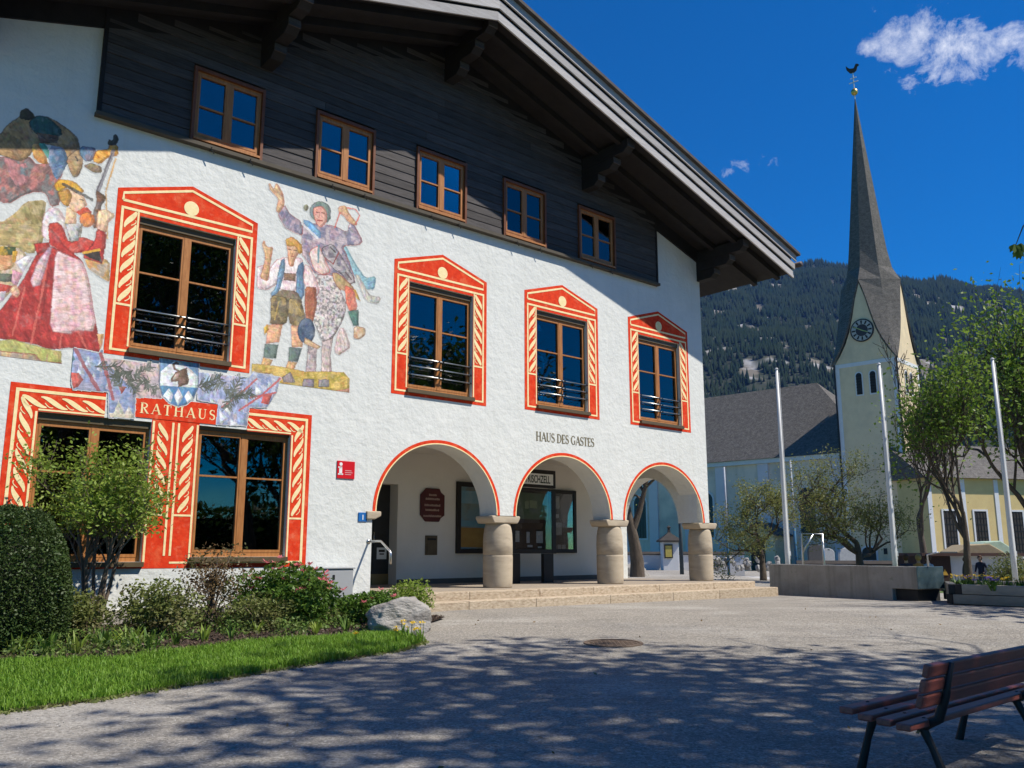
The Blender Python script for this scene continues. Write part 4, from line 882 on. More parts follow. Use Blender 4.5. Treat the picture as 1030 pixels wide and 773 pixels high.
# ------------------------------------------------------------------ things on and in the arcade (each placed in wall coordinates)
HROT = R(90) - FAZ
def wall_thing(name, label, cat, u, off, z, group=None): return thing(name, label, cat, tuple(fw(u, off, z)), HROT, group)
def text_mesh(body, height, m, squeeze=1., depth=.003):
    cu = bpy.data.curves.new('txt', 'FONT'); cu.body = body; cu.size = 1.; cu.extrude = 0.02; cu.align_x = 'CENTER'; cu.offset = .012
    ob = bpy.data.objects.new('txt', cu); COL.objects.link(ob); dg = bpy.context.evaluated_depsgraph_get()
    me = bpy.data.meshes.new_from_object(ob.evaluated_get(dg)); bpy.data.objects.remove(ob); bpy.data.curves.remove(cu)
    k = height / .70
    for v in me.vertices: x, y, z = v.co; v.co = (x * k * squeeze, -z * depth / .02, y * k)
    me.materials.clear(); me.materials.append(m); return me
# door (part of the hall)
M_door = mat('dark_door', (.035, .036, .035), (.025, .026, .025), 5., .45)
d = MB(); d.fb(10.42, 11.32, -3.39, -3.33, .385, 2.64); D = d.build('door', M_door, HALL)
for x in (10.46, 10.90):
    for z0, z1 in ((.72, 1.45), (1.52, 2.55)):
        p = MB(); p.fb(x, x + .38, -3.328, -3.315, z0, z1); p.build('door_panel', M_door, D, bevel=.006)
p = MB(); p.fb(10.42, 11.32, -3.328, -3.318, .39, .62); p.build('kick_plate', mat('brass_kick_plate', (.30, .22, .10), rough=.4, metal=.7), D)
p = MB(); p.tube([(10.87, 3.31, 1.3), (10.87, 3.26, 1.3), (10.87, 3.26, 1.55), (10.87, 3.31, 1.55)], .012, 6); p.build('door_handle', M_steel, D, smooth=True)
o = wall_thing('door_notice', 'small white paper notice taped low on the dark door', 'notice', 11.12, -3.318, .95)
p = MB(); p.fb(-.13, .13, .003, .008, 0, .26); p.build('paper', M_white, o)
p = MB(); p.fb(-.08, .08, .0085, .011, .16, .21); p.fb(-.06, .06, .0085, .011, .10, .13); p.build('print', M_dark, o)
# octagonal wooden sign
M_signw = mat('carved_red_brown_board', (.10, .022, .018), (.065, .014, .012), 6., .5, .3, 30.)
u, z = fac(434, 508, -2.95); su0, su1 = fac(423.5, 500, -2.95)[0], fac(447.5, 500, -2.95)[0]; sz1, sz0 = fac(435, 491.5, -2.95)[1], fac(435, 525, -2.95)[1]
o = wall_thing('wooden_sign', 'dark red octagonal wooden sign with carved text on arcade wall', 'sign', (su0 + su1) / 2, -BW, sz0)
w, h = (su1 - su0) / 2, sz1 - sz0; c = .22 * w * 2
p = MB(); p.prism([(-w + c, 0), (w - c, 0), (w - c * .7, c * .55), (w, c), (w, h - c), (w - c * .7, h - c * .55), (w - c, h), (-w + c, h), (-w, h - c), (-w, c)], 1, -.05, -.003); p.build('board', M_signw, o, bevel=.012)
M_signt = mat('faded_sign_lettering', (.42, .30, .24), (.34, .24, .2), 9., .7); rt = random.Random(8)
for i, (zz, ww) in enumerate(((.80, .34), (.68, .62), (.49, .70), (.35, .62), (.17, .78))):
    p = MB(); x = -w * ww
    while x < w * ww - .03:
        l = rt.uniform(.022, .04); p.fb(x, x + l * .7, .0505, .056, h * zz - .024, h * zz + rt.uniform(.012, .028)); x += l
    p.build('carved_text_line', M_signt, o)
# letter box in the wall
(u0, zb), (u1, zt) = fac(428.5, 558.5, -2.95), fac(440.5, 539, -2.95)
o = wall_thing('letter_box', 'small grey metal letter box set in the arcade wall', 'letter box', (u0 + u1) / 2, -BW, zb); w, h = (u1 - u0) / 2, zt - zb
p = MB(); p.fb(-w, w, .002, .03, 0, h); p.build('frame', M_sill, o); p = MB(); p.fb(-w + .04, w - .04, .031, .045, .05, h * .62); p.build('door', M_sill, o); p = MB(); p.fb(-w + .05, w - .05, .031, .05, h * .76, h * .86); p.build('flap', M_iron, o)
# poster case behind the first column
(u0, zb), (u1, zt) = fac(459, 557, -2.95), fac(497, 487, -2.95)
o = wall_thing('poster_case', 'dark framed poster case with blue and ochre poster behind first column', 'poster case', u0, -BW, zb); w, h = u1 - u0, zt - zb
p = MB(); rects(p, [(0, .11, 0, h), (w - .11, w, 0, h), (.11, w - .11, 0, .11), (.11, w - .11, h - .11, h)], .002, .09); p.build('frame', M_dark, o, bevel=.01)
m_post = mat('poster_print', (.25, .5, .7), (.4, .5, .45), 2.2, .4, c3=(.36, .24, .10), s3=1.7, stretch=(1, 1, 1))
p = MB(); p.fb(.11, w - .11, .004, .02, .11, h - .11); p.build('poster', m_post, o)
p = MB(); p.fb(.13, w - .13, .0205, .024, .15, h * .36); p.build('ochre_field', mat('poster_ochre', (.62, .42, .14), (.5, .3, .1), 4., .5), o)
p = MB(); p.fb(.13, w - .13, .0205, .024, h * .38, h * .46); p.build('blue_strip', mat('poster_blue', (.2, .5, .7), (.3, .55, .7), 9., .5), o)
p = MB(); p.fb(.13, w - .13, .0205, .024, h * .70, h * .88); p.build('sky_field', mat('poster_sky', (.25, .55, .75), (.5, .7, .8), 3., .5), o)
p = MB(); p.fb(.11, w - .11, .05, .055, .11, h - .11); p.build('pane', M_glassc, o)
# free-standing information board with the place name
(u0, _), (u1, _) = fac(512, 540, -1.75), fac(559.5, 540, -1.75); zt = fac(559, 474, -1.75)[1]; zb = fac(559, 557, -1.75)[1]; zh = fac(559, 492.5, -1.75)[1]
u0 += .10
o = wall_thing('information_board', 'dark wooden information board headed with the place name under middle arch', 'information board', (u0 + u1) / 2, -1.75, .385)
w = (u1 - u0) / 2; zt -= .385; zb -= .385; zh -= .385
p = MB(); p.fb(-w, w, -.10, .0, zh + .02, zt); p.build('header', M_dark, o, bevel=.01)
p = MB(); p.fb(-w + .10, w - .10, .001, .012, zh + .09, zt - .10); p.build('name_plate', M_white, o)
t = put('name_text', text_mesh('BAYRISCHZELL', (zt - zh) * .40, mat('dark_green_print', (.015, .03, .02)), .80), o, (0, -.0125, zh + .09 + (zt - zh - .19 - (zt - zh) * .40) / 2))
mx = max(v.co.x for v in t.data.vertices); t.scale.x = (w - .2) / mx
p = MB(); rects(p, [(-w, -w + .1, zb, zh), (w - .13, w, zb, zh), (-w + .1, w - .13, zb, zb + .10)], -.10, .0); p.fb(-w + .1, w - .13, -.09, -.01, zh - .06, zh); p.build('frame', M_dark, o, bevel=.008)
m_map = mat('panorama_print', (.05, .11, .045), (.14, .17, .11), 5., .5, c3=(.10, .14, .16), s3=2.)
zm = zb + (zh - zb) * .52
p = MB(); p.fb(-w + .1, w - .13, -.085, -.06, zb + .1, zh - .06); p.build('back_panel', mat('board_back', (.05, .035, .028)), o)
p = MB(); p.fb(-w + .16, w - .22, -.059, -.05, zm, zh - .12); p.build('panorama_map', m_map, o)
for x, z_, ww, hh in ((.15, .12, .10, .26), (.47, .12, .21, .28), (.18, .02, .16, .05), (.52, .0, .12, .04), (-.2, .14, .12, .26)):
    p = MB(); p.fb(-w + .35 + x, -w + .35 + x + ww, -.058, -.05, zb + .13 + z_, zb + .13 + z_ + hh); p.build('leaflet', mat('leaflet_print', (.5, .5, .48), (.25, .32, .38), 12., .5), o)
for x, z_ in ((.15, .25), (.30, .27), (.42, .26)):
    p = MB(); p.fb(-w + .3 + x, -w + .3 + x + .12, -.049, -.045, zm + z_, zm + z_ + .18); p.build('pinned_note', mat('note_paper', (.28, .33, .2), (.22, .28, .16)), o)
p = MB(); p.fb(w - .42, w - .10, -.10, .0, 0, zb - .002); p.build('post', M_dark, o); p = MB(); p.fb(-w, -w + .25, -.10, .0, 0, zb - .002); p.build('post', M_dark, o)
p = MB(); p.fb(-w + .1, w - .13, -.02, -.014, zb + .1, zh - .06); p.build('pane', M_glassc, o)
# wall display with photographs, behind the information board
(u0, zb), (u1, zt) = fac(553, 556.5, -2.9), fac(580, 494, -2.9)
o = wall_thing('photo_display_case', 'black wall display case with pinned photographs right of information board', 'display case', (u0 + u1) / 2, -BW, zb); w, h = (u1 - u0) / 2, zt - zb
p = MB(); p.fb(-w, w, .002, .03, 0, h); p.build('back_panel', M_dark, o); p = MB(); rects(p, [(-w, -w + .1, 0, h), (w - .1, w, 0, h), (-w + .1, w - .1, 0, .1), (-w + .1, w - .1, h - .1, h)], .0305, .09); p.build('frame', M_dark, o, bevel=.01)
for x, z_, ww, hh in ((.12, .70, .3, .2), (.20, .55, .2, .06), (.12, .28, .38, .2), (.16, .06, .14, .07), (.34, .06, .13, .07), (.5, .06, .13, .07)):
    p = MB(); p.fb(-w + x * 2 * w, -w + min(x + ww, .9) * 2 * w, .031, .036, h * z_, h * (z_ + hh)); p.build('photograph', mat('photo_print', (.40, .42, .40), (.16, .2, .22), 5., .5), o)
p = MB(); p.fb(-w + .1, w - .1, .06, .066, .1, h - .1); p.build('pane', M_glassc, o)
# red tourist sign and blue number plate on the facade
M_sred = mat('enamel_red', (.62, .012, .02), (.56, .01, .018), 4., .35); M_sblue = mat('enamel_blue', (.02, .14, .42), (.018, .12, .36), 4., .35)
(u0, zt), (u1, zb) = fac(339, 463.5), fac(356, 482.3)
o = wall_thing('tourist_sign', 'small square red sign with white letter i on the white facade', 'sign', (u0 + u1) / 2, 0, zb); w, h = (u1 - u0) / 2, zt - zb
p = MB(); p.fb(-w, w, .003, .02, 0, h); p.build('plate', M_sred, o, bevel=.003)
p = MB(); p.fb(-w * .78, -w * .45, .0205, .023, h * .22, h * .66); p.fb(-w * .9, -w * .33, .0205, .023, h * .20, h * .28); p.fb(-w * .9, -w * .45, .0205, .023, h * .59, h * .67); p.prism([(-w * .6 + .032 * math.cos(k * math.pi / 6), h * .81 + .032 * math.sin(k * math.pi / 6)) for k in range(12)], 1, -.023, -.0205); p.build('letter_i', M_white, o)
for k, ww in enumerate((.75, .85, .7)):
    p = MB(); p.fb(-w * .12, -w * .12 + w * ww, .0205, .0225, h * (.44 - .11 * k), h * (.48 - .11 * k)); p.build('text_line', mat('pink_print', (.7, .35, .35)), o)
(u0, zt), (u1, zb) = fac(360.3, 515.6), fac(368.6, 525)
o = wall_thing('house_number_plate', 'small blue house number plate beside the first arch', 'number plate', (u0 + u1) / 2, 0, zb); w, h = (u1 - u0) / 2, zt - zb
p = MB(); p.fb(-w, w, .003, .018, 0, h); p.build('plate', M_sblue, o, bevel=.003)
put('number', text_mesh('1', h * .55, M_white, 1.1), o, (0, -.0185, h * .2))
# steel handrail at the arcade edge
o = wall_thing('handrail', 'bent steel handrail fixed to the wall edge of first arch', 'handrail', 8.70, 0, 1.30)
p = MB(); p.tube([(0, -.0, 0), (0, -.38, 0), (0, -.42, -.006), (0, -.70, -.17), (0, -.735, -.21), (0, -.735, -.40)], .021, 10); p.build('rail', M_steel, o, smooth=True)
p = MB(); p.tube([(0, -.0, 0), (0, -.012, 0)], .045, 12); p.build('bracket', M_steel, o, smooth=True)
# grey service cabinet
o = wall_thing('service_cabinet', 'low grey metal service cabinet against the white wall behind pink shrub', 'cabinet', 7.85, .02, 0.02)
p = MB(); p.fb(-.40, .40, 0, .24, 0, .80); p.build('body', M_grey, o, bevel=.012); p = MB(); p.fb(-.42, .42, -.0, .27, .802, .825); p.build('lid', M_grey, o, bevel=.006); p = MB(); p.fb(-.38, .38, .2405, .252, .06, .77); p.build('door', M_grey, o, bevel=.006); p = MB(); p.fb(-.02, .02, .253, .262, .62, .70); p.build('lock', M_iron, o)
# concrete plinth strip under the facade
p = MB(); p.fb(UL, 8.70, .002, .035, -.8, .26); p.build('plinth', mat('plinth_render', (.42, .39, .34), (.34, .31, .27), 4., .9, .4, 20.), HALL)

# ------------------------------------------------------------------ square: manhole cover, bench, trough, planter, flagpoles
q = gnd(617, 647.5); o = thing('manhole_cover', 'round rusty manhole cover set in the gravel', 'manhole cover', (q[0], q[1], ground_z(q[0], q[1])), 0)
o.rotation_euler = (math.atan(.0308), 0, 0)
M_rust = mat('rusty_iron', (.17, .12, .085), (.11, .08, .06), 9., .8, .6, 40.)
p = MB(); p.lathe([(.38, .0), (.38, .012), (.335, .012), (.335, .004)], 40, cap=False); p.build('rim', M_rust, o)
p = MB(); p.lathe([(.0, .004), (.33, .004)], 40, cap=False)
for i in range(-5, 6):
    for k in range(-5, 6):
        if math.hypot(i, k) * .055 < .29 and (i + k) % 2 == 0: p.box(i * .055 - .02, i * .055 + .02, k * .055 - .02, k * .055 + .02, .004, .011)
p.build('lid', M_rust, o)
# bench
BA = math.atan2(.667, .745)
A0 = onz(849, 713, .205); B0 = onz(909, 722, .205)
bx, by = (A0[0] + B0[0]) / 2, (A0[1] + B0[1]) / 2
bz = ground_z(bx + .7, by + .6)
BEN = thing('park_bench', 'slatted red-brown wooden bench with black iron legs in the shade', 'bench', (bx, by, bz), BA)
M_slat = mat('worn_red_brown_slat', (.34, .09, .06), (.20, .055, .04), 5., .42, .35, 40., stretch=(1, 9, 9), rnd=.15, spec=.5, dist=.004)
SH = .205 - bz
sl = MB(); sl.box(0, 2.1, -.043, .043, -.04, 0); sl_me = sl.mesh('seat_slat', M_slat)
for i, y in enumerate((.165, .055, -.055, -.165)):
    s_ = put('seat_slat', sl_me, BEN, (0, y, SH + (.012 if i == 0 else 0) - .012 * i)); b = s_.modifiers.new('bevel', 'BEVEL'); b.width = .01; b.segments = 2
    for x in (.27, 1.72):
        k = MB(); k.lathe([(.011, 0), (.009, .004)], 8); k.build('bolt', M_iron, s_, loc=(x, 0, .0))
bs = MB(); bs.box(0, 2.1, -.018, .018, -.037, .037); bs_me = bs.mesh('back_slat', M_slat)
for i in range(3):
    t = i / 2; s_ = put('back_slat', bs_me, BEN, (0, -.265 - .05 * t, SH + .09 + .083 * i)); s_.rotation_euler = (R(16), 0, 0); b = s_.modifiers.new('bevel', 'BEVEL'); b.width = .01; b.segments = 2
for x in (.27, 1.72):
    fr = MB()
    fr.tube([(x, .20, SH - .06), (x, .0, SH - .075), (x, -.16, SH - .08), (x, -.25, SH - .03), (x, -.30, SH + .10), (x, -.345, SH + .285)], [.02, .025, .032, .03, .024, .016], 10)
    fr.build('side_frame', M_iron, BEN, smooth=True)
    for ya, yb in ((.13, .25), (-.14, -.29)):
        lg = MB(); lg.tube([(x, ya, SH - .06), (x, (ya * .6 + yb * .4), SH * .55), (x, yb, .0)], [.028, .021, .028], 10); lg.box(x - .045, x + .045, yb - .05, yb + .05, -.02, .02); lg.build('leg', M_iron, BEN, smooth=False)
# concrete trough
M_conc = mat('grey_concrete', (.33, .31, .28), (.27, .25, .22), 2.5, .85, .3, 25., c3=(.24, .22, .20), s3=1.2)
overlay(M_conc, 1.5, .5, .72, (.13, .12, .10), .6, (2.5, 2.5, .25))
overlay(M_conc, 9., .58, .72, (.12, .14, .08), .5)
ta = np.array([6.98, 24.3]); tb = np.array([8.62, 20.35]); td = (tb - ta) / np.linalg.norm(tb - ta)
def along(px, z):                                  # where a sight line at height z meets the trough's front line
    v = ray(px, 575); k = v[:2]; 
    m = np.array([[k[0], -td[0]], [k[1], -td[1]]]); s_ = np.linalg.solve(m, ta); return s_[1]
Ls = np.linalg.norm(tb - ta); Lb = along(921.5, .5); Lc = along(945, .5)
TR = thing('concrete_trough', 'long low grey concrete trough wall with undercut end', 'trough', (ta[0], ta[1], 0), math.atan2(td[1], td[0]))
p = MB(); p.prism([(0, -.3), (Ls, -.3), (Ls, .30), (Lb, .30), (Lb, .79), (0, .79)], 1, 0, .78); p.build('body', M_conc, TR, bevel=.015)
p = MB(); p.box(Ls + .002, Lb - .10, .10, .76, -.3, .299); p.build('base_block', mat('painted_recess_shade', (.03, .03, .03)), TR)  # near-black colour stands in for the shade under the open end
M_wg = mat('blue_grey_steel_basin', (.10, .16, .19), (.16, .24, .27), 2.5, .22, metal=.6, c3=(.25, .33, .36), s3=2.)
p = MB(); p.box(Lb + .003, Lb + .03, .0, .78, .31, .795); p.build('basin', M_wg, TR, bevel=.01)
p = MB(); p.box(.4, Lb - .3, .15, .63, .7902, .794); p.build('water', mat('still_water', (.03, .05, .06), rough=.05), TR)
p = MB(); p.tube([(Ls + .6, .5, .78), (Ls + .6, .5, 1.05), (Ls + .9, .5, 1.1)], .02, 8); p.build('spout', M_steel, TR, smooth=True)
# timber planter, six sided, two courses of squared beams
M_beam = mat('weathered_grey_beam', (.36, .33, .27), (.24, .22, .18), 2.5, .85, .5, 20., stretch=(1, 4, 4), rnd=.22, dist=.012)
M_bend = mat('tarred_beam_end', (.035, .032, .03), (.02, .02, .02), 9., .7)
pc = np.array([10.75, 18.35]); PR = 1.85; pz = ground_z(*pc)
PL = thing('timber_planter', 'six sided planter of stacked grey timber beams with black ends', 'planter', (pc[0], pc[1], pz))
bh = .195
PA = [R(-174 + 60 * i) for i in range(6)]
for lv in range(2):
    for i in range(6):
        a0, a1 = PA[i], PA[(i + 1) % 6]; P0 = Vector((PR * math.cos(a0), PR * math.sin(a0), 0)); P1 = Vector((PR * math.cos(a1), PR * math.sin(a1), 0)); dd = (P1 - P0).normalized(); L = (P1 - P0).length
        ext = .10 if (i + lv) % 2 == 0 else -.09; x0, x1 = -ext, L + ext
        b = MB(); b.box(x0 + .13, x1 - .13, -.075, .075, .004, bh - .004); be = b.build('beam', M_beam, PL, bevel=.012, loc=(P0.x, P0.y, lv * bh + .02)); be.rotation_euler = (0, 0, math.atan2(dd.y, dd.x))
        for e0, e1 in ((x0, x0 + .128), (x1 - .128, x1)):
            e = MB(); e.box(e0, e1, -.079, .079, .002, bh - .002); e.build('beam_end', M_bend, be, bevel=.01)
b = MB(); b.lathe([(0, .30), (PR * .95, .30)], 6, cap=False); sp = b.build('soil', M_mulch, PL); sp.rotation_euler = (0, 0, PA[0])
b = MB(); b.lathe([(PR * .97, -.35), (PR * .97, .03)], 6, cap=False); sp = b.build('footing', M_bend, PL); sp.rotation_euler = (0, 0, PA[0])
# flagpoles
M_pole = mat('white_flagpole_paint', (.72, .72, .71), (.64, .64, .63), 3., .4)
for px, py, y, lab in ((781, 372, 27., 'tall white flagpole rising behind the left end of the trough'), (884, 367, 26., 'tall white flagpole in front of the church tower'), (998, 362, 25., 'tall white flagpole behind the timber planter')):
    q = at(px, py, y); gz = ground_z(q[0], q[1]); o = thing('flagpole', lab, 'flagpole', (q[0], q[1], gz), 0, 'flagpoles on the square'); H = q[2] - gz
    p = MB(); p.tube([(0, 0, 0), (0, 0, 1.2), (0, 0, H * .6), (0, 0, H)], [.073, .073, .06, .043], 14); p.build('pole', M_pole, o, smooth=True)
    p = MB(); p.lathe([(.0, -.02), (.055, 0), (.06, .02), (.03, .05), (0, .06)], 12, (0, 0, H)); p.build('cap', M_pole, o, smooth=True)
    p = MB(); p.lathe([(.2, -.05), (.2, .03), (.1, .05), (.09, .16)], 16, cap=False); p.build('foot', M_steel, o, smooth=True)
    p = MB(); p.tube([(.09, 0, .9), (.075, 0, H - .1)], .008, 4); p.box(.07, .11, -.02, .02, 1.0, 1.14); p.build('halyard', M_white, o)
# ------------------------------------------------------------------ church
CAZ = R(133.5); CD = np.array([math.sin(CAZ), math.cos(CAZ), 0]); CN = np.array([math.cos(CAZ), -math.sin(CAZ), 0])
CO = np.array([33.69, 75., 0.])
def cw_(u, off, z): return Vector(CO + CD * u + CN * off + np.array([0, 0, z]))
CROT = math.atan2(CD[1], CD[0])
CH = thing('church', 'pale yellow village church with grey shingled roof and slender pointed spire', 'church', tuple(CO), CROT)
M_cy = mat('pale_yellow_render', (.74, .59, .38), (.68, .53, .34), 1.2, .9, c3=(.58, .47, .32), s3=.5)
M_cw = mat('church_white_paint', (.66, .66, .66), (.6, .6, .61), 2., .9)
M_cn = mat('nave_pale_render', (.74, .62, .50), (.68, .57, .46), .8, .9, c3=(.48, .43, .37), s3=.3)
M_lil = mat('pale_lilac_pilaster', (.68, .61, .62), (.62, .56, .57), 1., .9)
def shingle():
    m = mat('wood_shingles', (.225, .205, .185), (.135, .122, .11), 3., .85)
    t = m.node_tree; N = t.nodes; L = t.links; p = N['Principled BSDF']
    tc = N.new('ShaderNodeTexCoord'); sx = N.new('ShaderNodeSeparateXYZ'); L.new(tc.outputs['Object'], sx.inputs[0])
    ad = N.new('ShaderNodeMath'); ad.operation = 'ADD'; L.new(sx.outputs[0], ad.inputs[0]); L.new(sx.outputs[1], ad.inputs[1])
    cb = N.new('ShaderNodeCombineXYZ'); L.new(ad.outputs[0], cb.inputs[0]); L.new(sx.outputs[2], cb.inputs[1])
    b = N.new('ShaderNodeTexBrick'); b.inputs['Scale'].default_value = 3.2; b.inputs['Color1'].default_value = (1, 1, 1, 1); b.inputs['Color2'].default_value = (.62, .62, .62, 1); b.inputs['Mortar'].default_value = (.25, .25, .25, 1); b.inputs['Mortar Size'].default_value = .03; L.new(cb.outputs[0], b.inputs['Vector'])
    src = p.inputs['Base Color'].links[0].from_socket; x = N.new('ShaderNodeMix'); x.data_type = 'RGBA'; x.blend_type = 'MULTIPLY'; x.inputs[0].default_value = .9
    L.new(src, x.inputs[6]); L.new(b.outputs['Color'], x.inputs[7]); L.new(x.outputs[2], p.inputs['Base Color'])
    bu = N.new('ShaderNodeBump'); bu.inputs['Strength'].default_value = .6; bu.inputs['Distance'].default_value = .05; L.new(b.outputs['Fac'], bu.inputs['Height']); bu.invert = True; L.new(bu.outputs[0], p.inputs['Normal'])
    return m
M_sh = shingle()
overlay(M_cy, .7, .5, .75, (.40, .34, .25), .45, (1.5, 1.5, .2)); overlay(M_cn, .6, .5, .75, (.36, .33, .29), .5, (1.5, 1.5, .2))
W_ = 5.45; ZB, ZR, ZT = 18.0, 25.3, 45.0
cx, cy = -W_ / 2, W_ / 2
p = MB(); p.box(-W_, 0, 0, W_, -2, ZB); TW = p.build('tower_wall', M_cy, CH)
for k in range(4):                                                     # gable walls, slightly concave sides
    a = k * math.pi / 2; g = MB(); h = W_ / 2
    P = [(-h, ZB), (h, ZB)] + [(h * (1 - t) * (1 - .30 * math.sin(math.pi * t)), ZB + (ZR - ZB) * t) for t in (.12, .25, .4, .6, .8)] + [(0, ZR)] + [(-h * (1 - t) * (1 - .30 * math.sin(math.pi * t)), ZB + (ZR - ZB) * t) for t in (.8, .6, .4, .25, .12)]
    g.prism(P, 1, -h, -h + .3); ob = g.build('gable', M_cy, TW, loc=(cx, cy, 0)); ob.rotation_euler = (0, 0, a)
    b = MB(); b.box(-h - .03, h + .03, -h - .03, -h + .05, ZB - .35, ZB - .0); ob = b.build('white_band', M_cw, TW, loc=(cx, cy, 0)); ob.rotation_euler = (0, 0, a)
    q = MB()
    for s in (-1, 1): q.box(s * h - .36 * (s > 0), s * h + .36 * (s < 0), -h - .025, -h + .02, -2, ZB - .36)
    ob = q.build('corner_quoin', M_cw, TW, loc=(cx, cy, 0)); ob.rotation_euler = (0, 0, a)
    for s in (-1, 1):                                                  # twin belfry openings
        f = MB(); wo = .36; x0 = s * .62
        arch = [(x0 + wo * math.cos(R(t)), 16.75 + wo * math.sin(R(t))) for t in range(0, 181, 20)]
        f.prism([(x0 - wo, 14.9)] + [(x0 + wo, 14.9)] + arch, 1, -h - .04, -h - .02); o1 = f.build('belfry_opening', M_cw, TW, loc=(cx, cy, 0)); o1.rotation_euler = (0, 0, a)
        f = MB(); wi = .25; arch = [(x0 + wi * math.cos(R(t)), 16.75 + wi * math.sin(R(t))) for t in range(0, 181, 20)]
        f.prism([(x0 - wi, 15.02)] + [(x0 + wi, 15.02)] + arch, 1, -h - .055, -h - .041); f.build('louvre', M_dark, o1)
        for j in range(7):
            l = MB(); l.box(x0 - wi, x0 + wi, -h - .085, -h - .056, 15.1 + j * .26, 15.2 + j * .26); l.build('louvre_slat', M_dwood2, o1)
    d = MB(); d.tube([(-h - .08, -h - .08, 0), (-h - .08, -h - .08, ZB)], .08, 6); ob = d.build('downpipe', M_iron, TW, loc=(cx, cy, 0)); ob.rotation_euler = (0, 0, a)
    # clock, on the front and back gables
    if k % 2: continue
    c = MB(); c.prism([(1.06 * math.cos(R(t)), 20.85 + 1.06 * math.sin(R(t))) for t in range(0, 360, 10)], 1, -h - .10, -h - .02); co = c.build('clock', mat('clock_rim', (.03, .03, .035)), TW, loc=(cx, cy, 0)); co.rotation_euler = (0, 0, a)
    c = MB(); c.prism([(.95 * math.cos(R(t)), 20.85 + .95 * math.sin(R(t))) for t in range(0, 360, 10)], 1, -h - .11, -h - .101); c.build('dial', mat('clock_dial', (.42, .42, .40)), co)
    c = MB(); c.prism([(.55 * math.cos(R(t)), 20.85 + .55 * math.sin(R(t))) for t in range(0, 360, 12)], 1, -h - .12, -h - .111); c.build('dial_centre', mat('clock_centre', (.05, .05, .06)), co)
    n = MB()
    for j in range(12):
        t = j * math.pi / 6; ca, sa = math.cos(t), math.sin(t)
        n.prism([(x * ca - y * sa, 20.85 + x * sa + y * ca) for x, y in ((.58, -.06), (.90, -.085), (.90, .085), (.58, .06))], 1, -h - .118, -h - .112)
    n.build('numerals', M_dark, co)
    for ang, L in ((150, .85), (-25, .58)):
        n = MB(); t = R(ang); ca, sa = math.cos(t), math.sin(t); n.prism([(x * ca - y * sa, 20.85 + x * sa + y * ca) for x, y in ((-.15, -.04), (L, -.03), (L, .03), (-.15, .04))], 1, -h - .135 - L * .01, -h - .122); n.build('clock_hand', mat('gilt', (.75, .5, .15), rough=.35, metal=.8), co)
# spire: eight faces, folding over the four gables
s = MB(); H2 = W_ / 2
ax = (cx, cy)
def pol(r, ang, z): return (cx + r * math.cos(ang), cy + r * math.sin(ang), z)
ov = .06
ZM = ZR + .35
RG, ZG = 2.28, ZM + .02
ringa = [pol(1.80, k * math.pi / 4, 28.8) for k in range(8)]
ring = [pol(2.78 if k % 2 == 0 else 2.28, k * math.pi / 4, ZM + .02) for k in range(8)]
ringm = [pol(2.13 if k % 2 == 0 else 2.02, k * math.pi / 4, 27.0) for k in range(8)]
# corner run: flared from ring to the tower corner
def corner(k, t):
    r = RG * (1 - t) + (H2 + .28) * math.sqrt(2) * (t ** 1.7 * .45 + t * .55); z = ZG + (ZB - .12 - ZG) * t; return pol(r, k * math.pi / 4, z)
def verge(k, sgn, t):                                                  # edge of the gable roof, from apex (t=0) to eave (t=1)
    a = k * math.pi / 4; hw = (H2 + .28) * t * (1 - .26 * math.sin(math.pi * t)); r = H2 + ov * (1 - t) + .28 * t
    return (cx + r * math.cos(a) - sgn * hw * math.sin(a), cy + r * math.sin(a) + sgn * hw * math.cos(a), ZM + (ZB - .12 - ZM) * t)
V = [(cx, cy, ZT)] + ringa + ringm + ring; F = [(0, 1 + k, 1 + (k + 1) % 8) for k in range(8)] + [(1 + 8 * j + k, 9 + 8 * j + k, 9 + 8 * j + (k + 1) % 8, 1 + 8 * j + (k + 1) % 8) for j in (0, 1) for k in range(8)]
# pull the upper spire: narrower shoulder ring just above the gables
s.add(V, F)
NT = 8
for k in range(0, 8, 2):
    for sgn in (-1, 1):
        kc = (k + sgn) % 8; V = []; F = []
        for i in range(NT + 1):
            t = i / NT; V += [verge(k, sgn, t), corner(kc, t)]
        for i in range(NT): F.append((2 * i, 2 * i + 1, 2 * i + 3, 2 * i + 2))
        s.add(V, F)
SP = s.build('spire', M_sh, CH)
so = SP.modifiers.new('thick', 'SOLIDIFY'); so.thickness = .16; so.offset = -1
g = MB(); g.lathe([(.0, -.3), (.10, -.25), (.28, -.1), (.34, .1), (.28, .3), (.1, .45), (.06, .5)], 16, (cx, cy, ZT + .35)); g.build('gilt_ball', mat('gilt', (.75, .5, .15)), SP, smooth=True)
g = MB(); g.tube([(cx, cy, ZT - .3), (cx, cy, ZT + 2.6)], .05, 6); g.tube([(cx - .45, cy, ZT + 1.5), (cx + .45, cy, ZT + 1.5)], .045, 6); g.tube([(cx - .3, cy, ZT + 1.95), (cx + .3, cy, ZT + 1.95)], .045, 6); g.build('spire_cross', M_cw, SP)
g = MB(); g.prism([(-.55, 2.9), (-.62, 3.35), (-.3, 3.0), (.1, 2.95), (.3, 3.4), (.5, 3.35), (.62, 3.2), (.45, 3.1), (.35, 2.7), (.1, 2.5), (-.25, 2.5)], 1, -.05, .05); gb = g.build('weathercock', mat('dark_copper', (.06, .045, .035)), SP, loc=(cx, cy, ZT)); gb.rotation_euler = (0, 0, R(20))
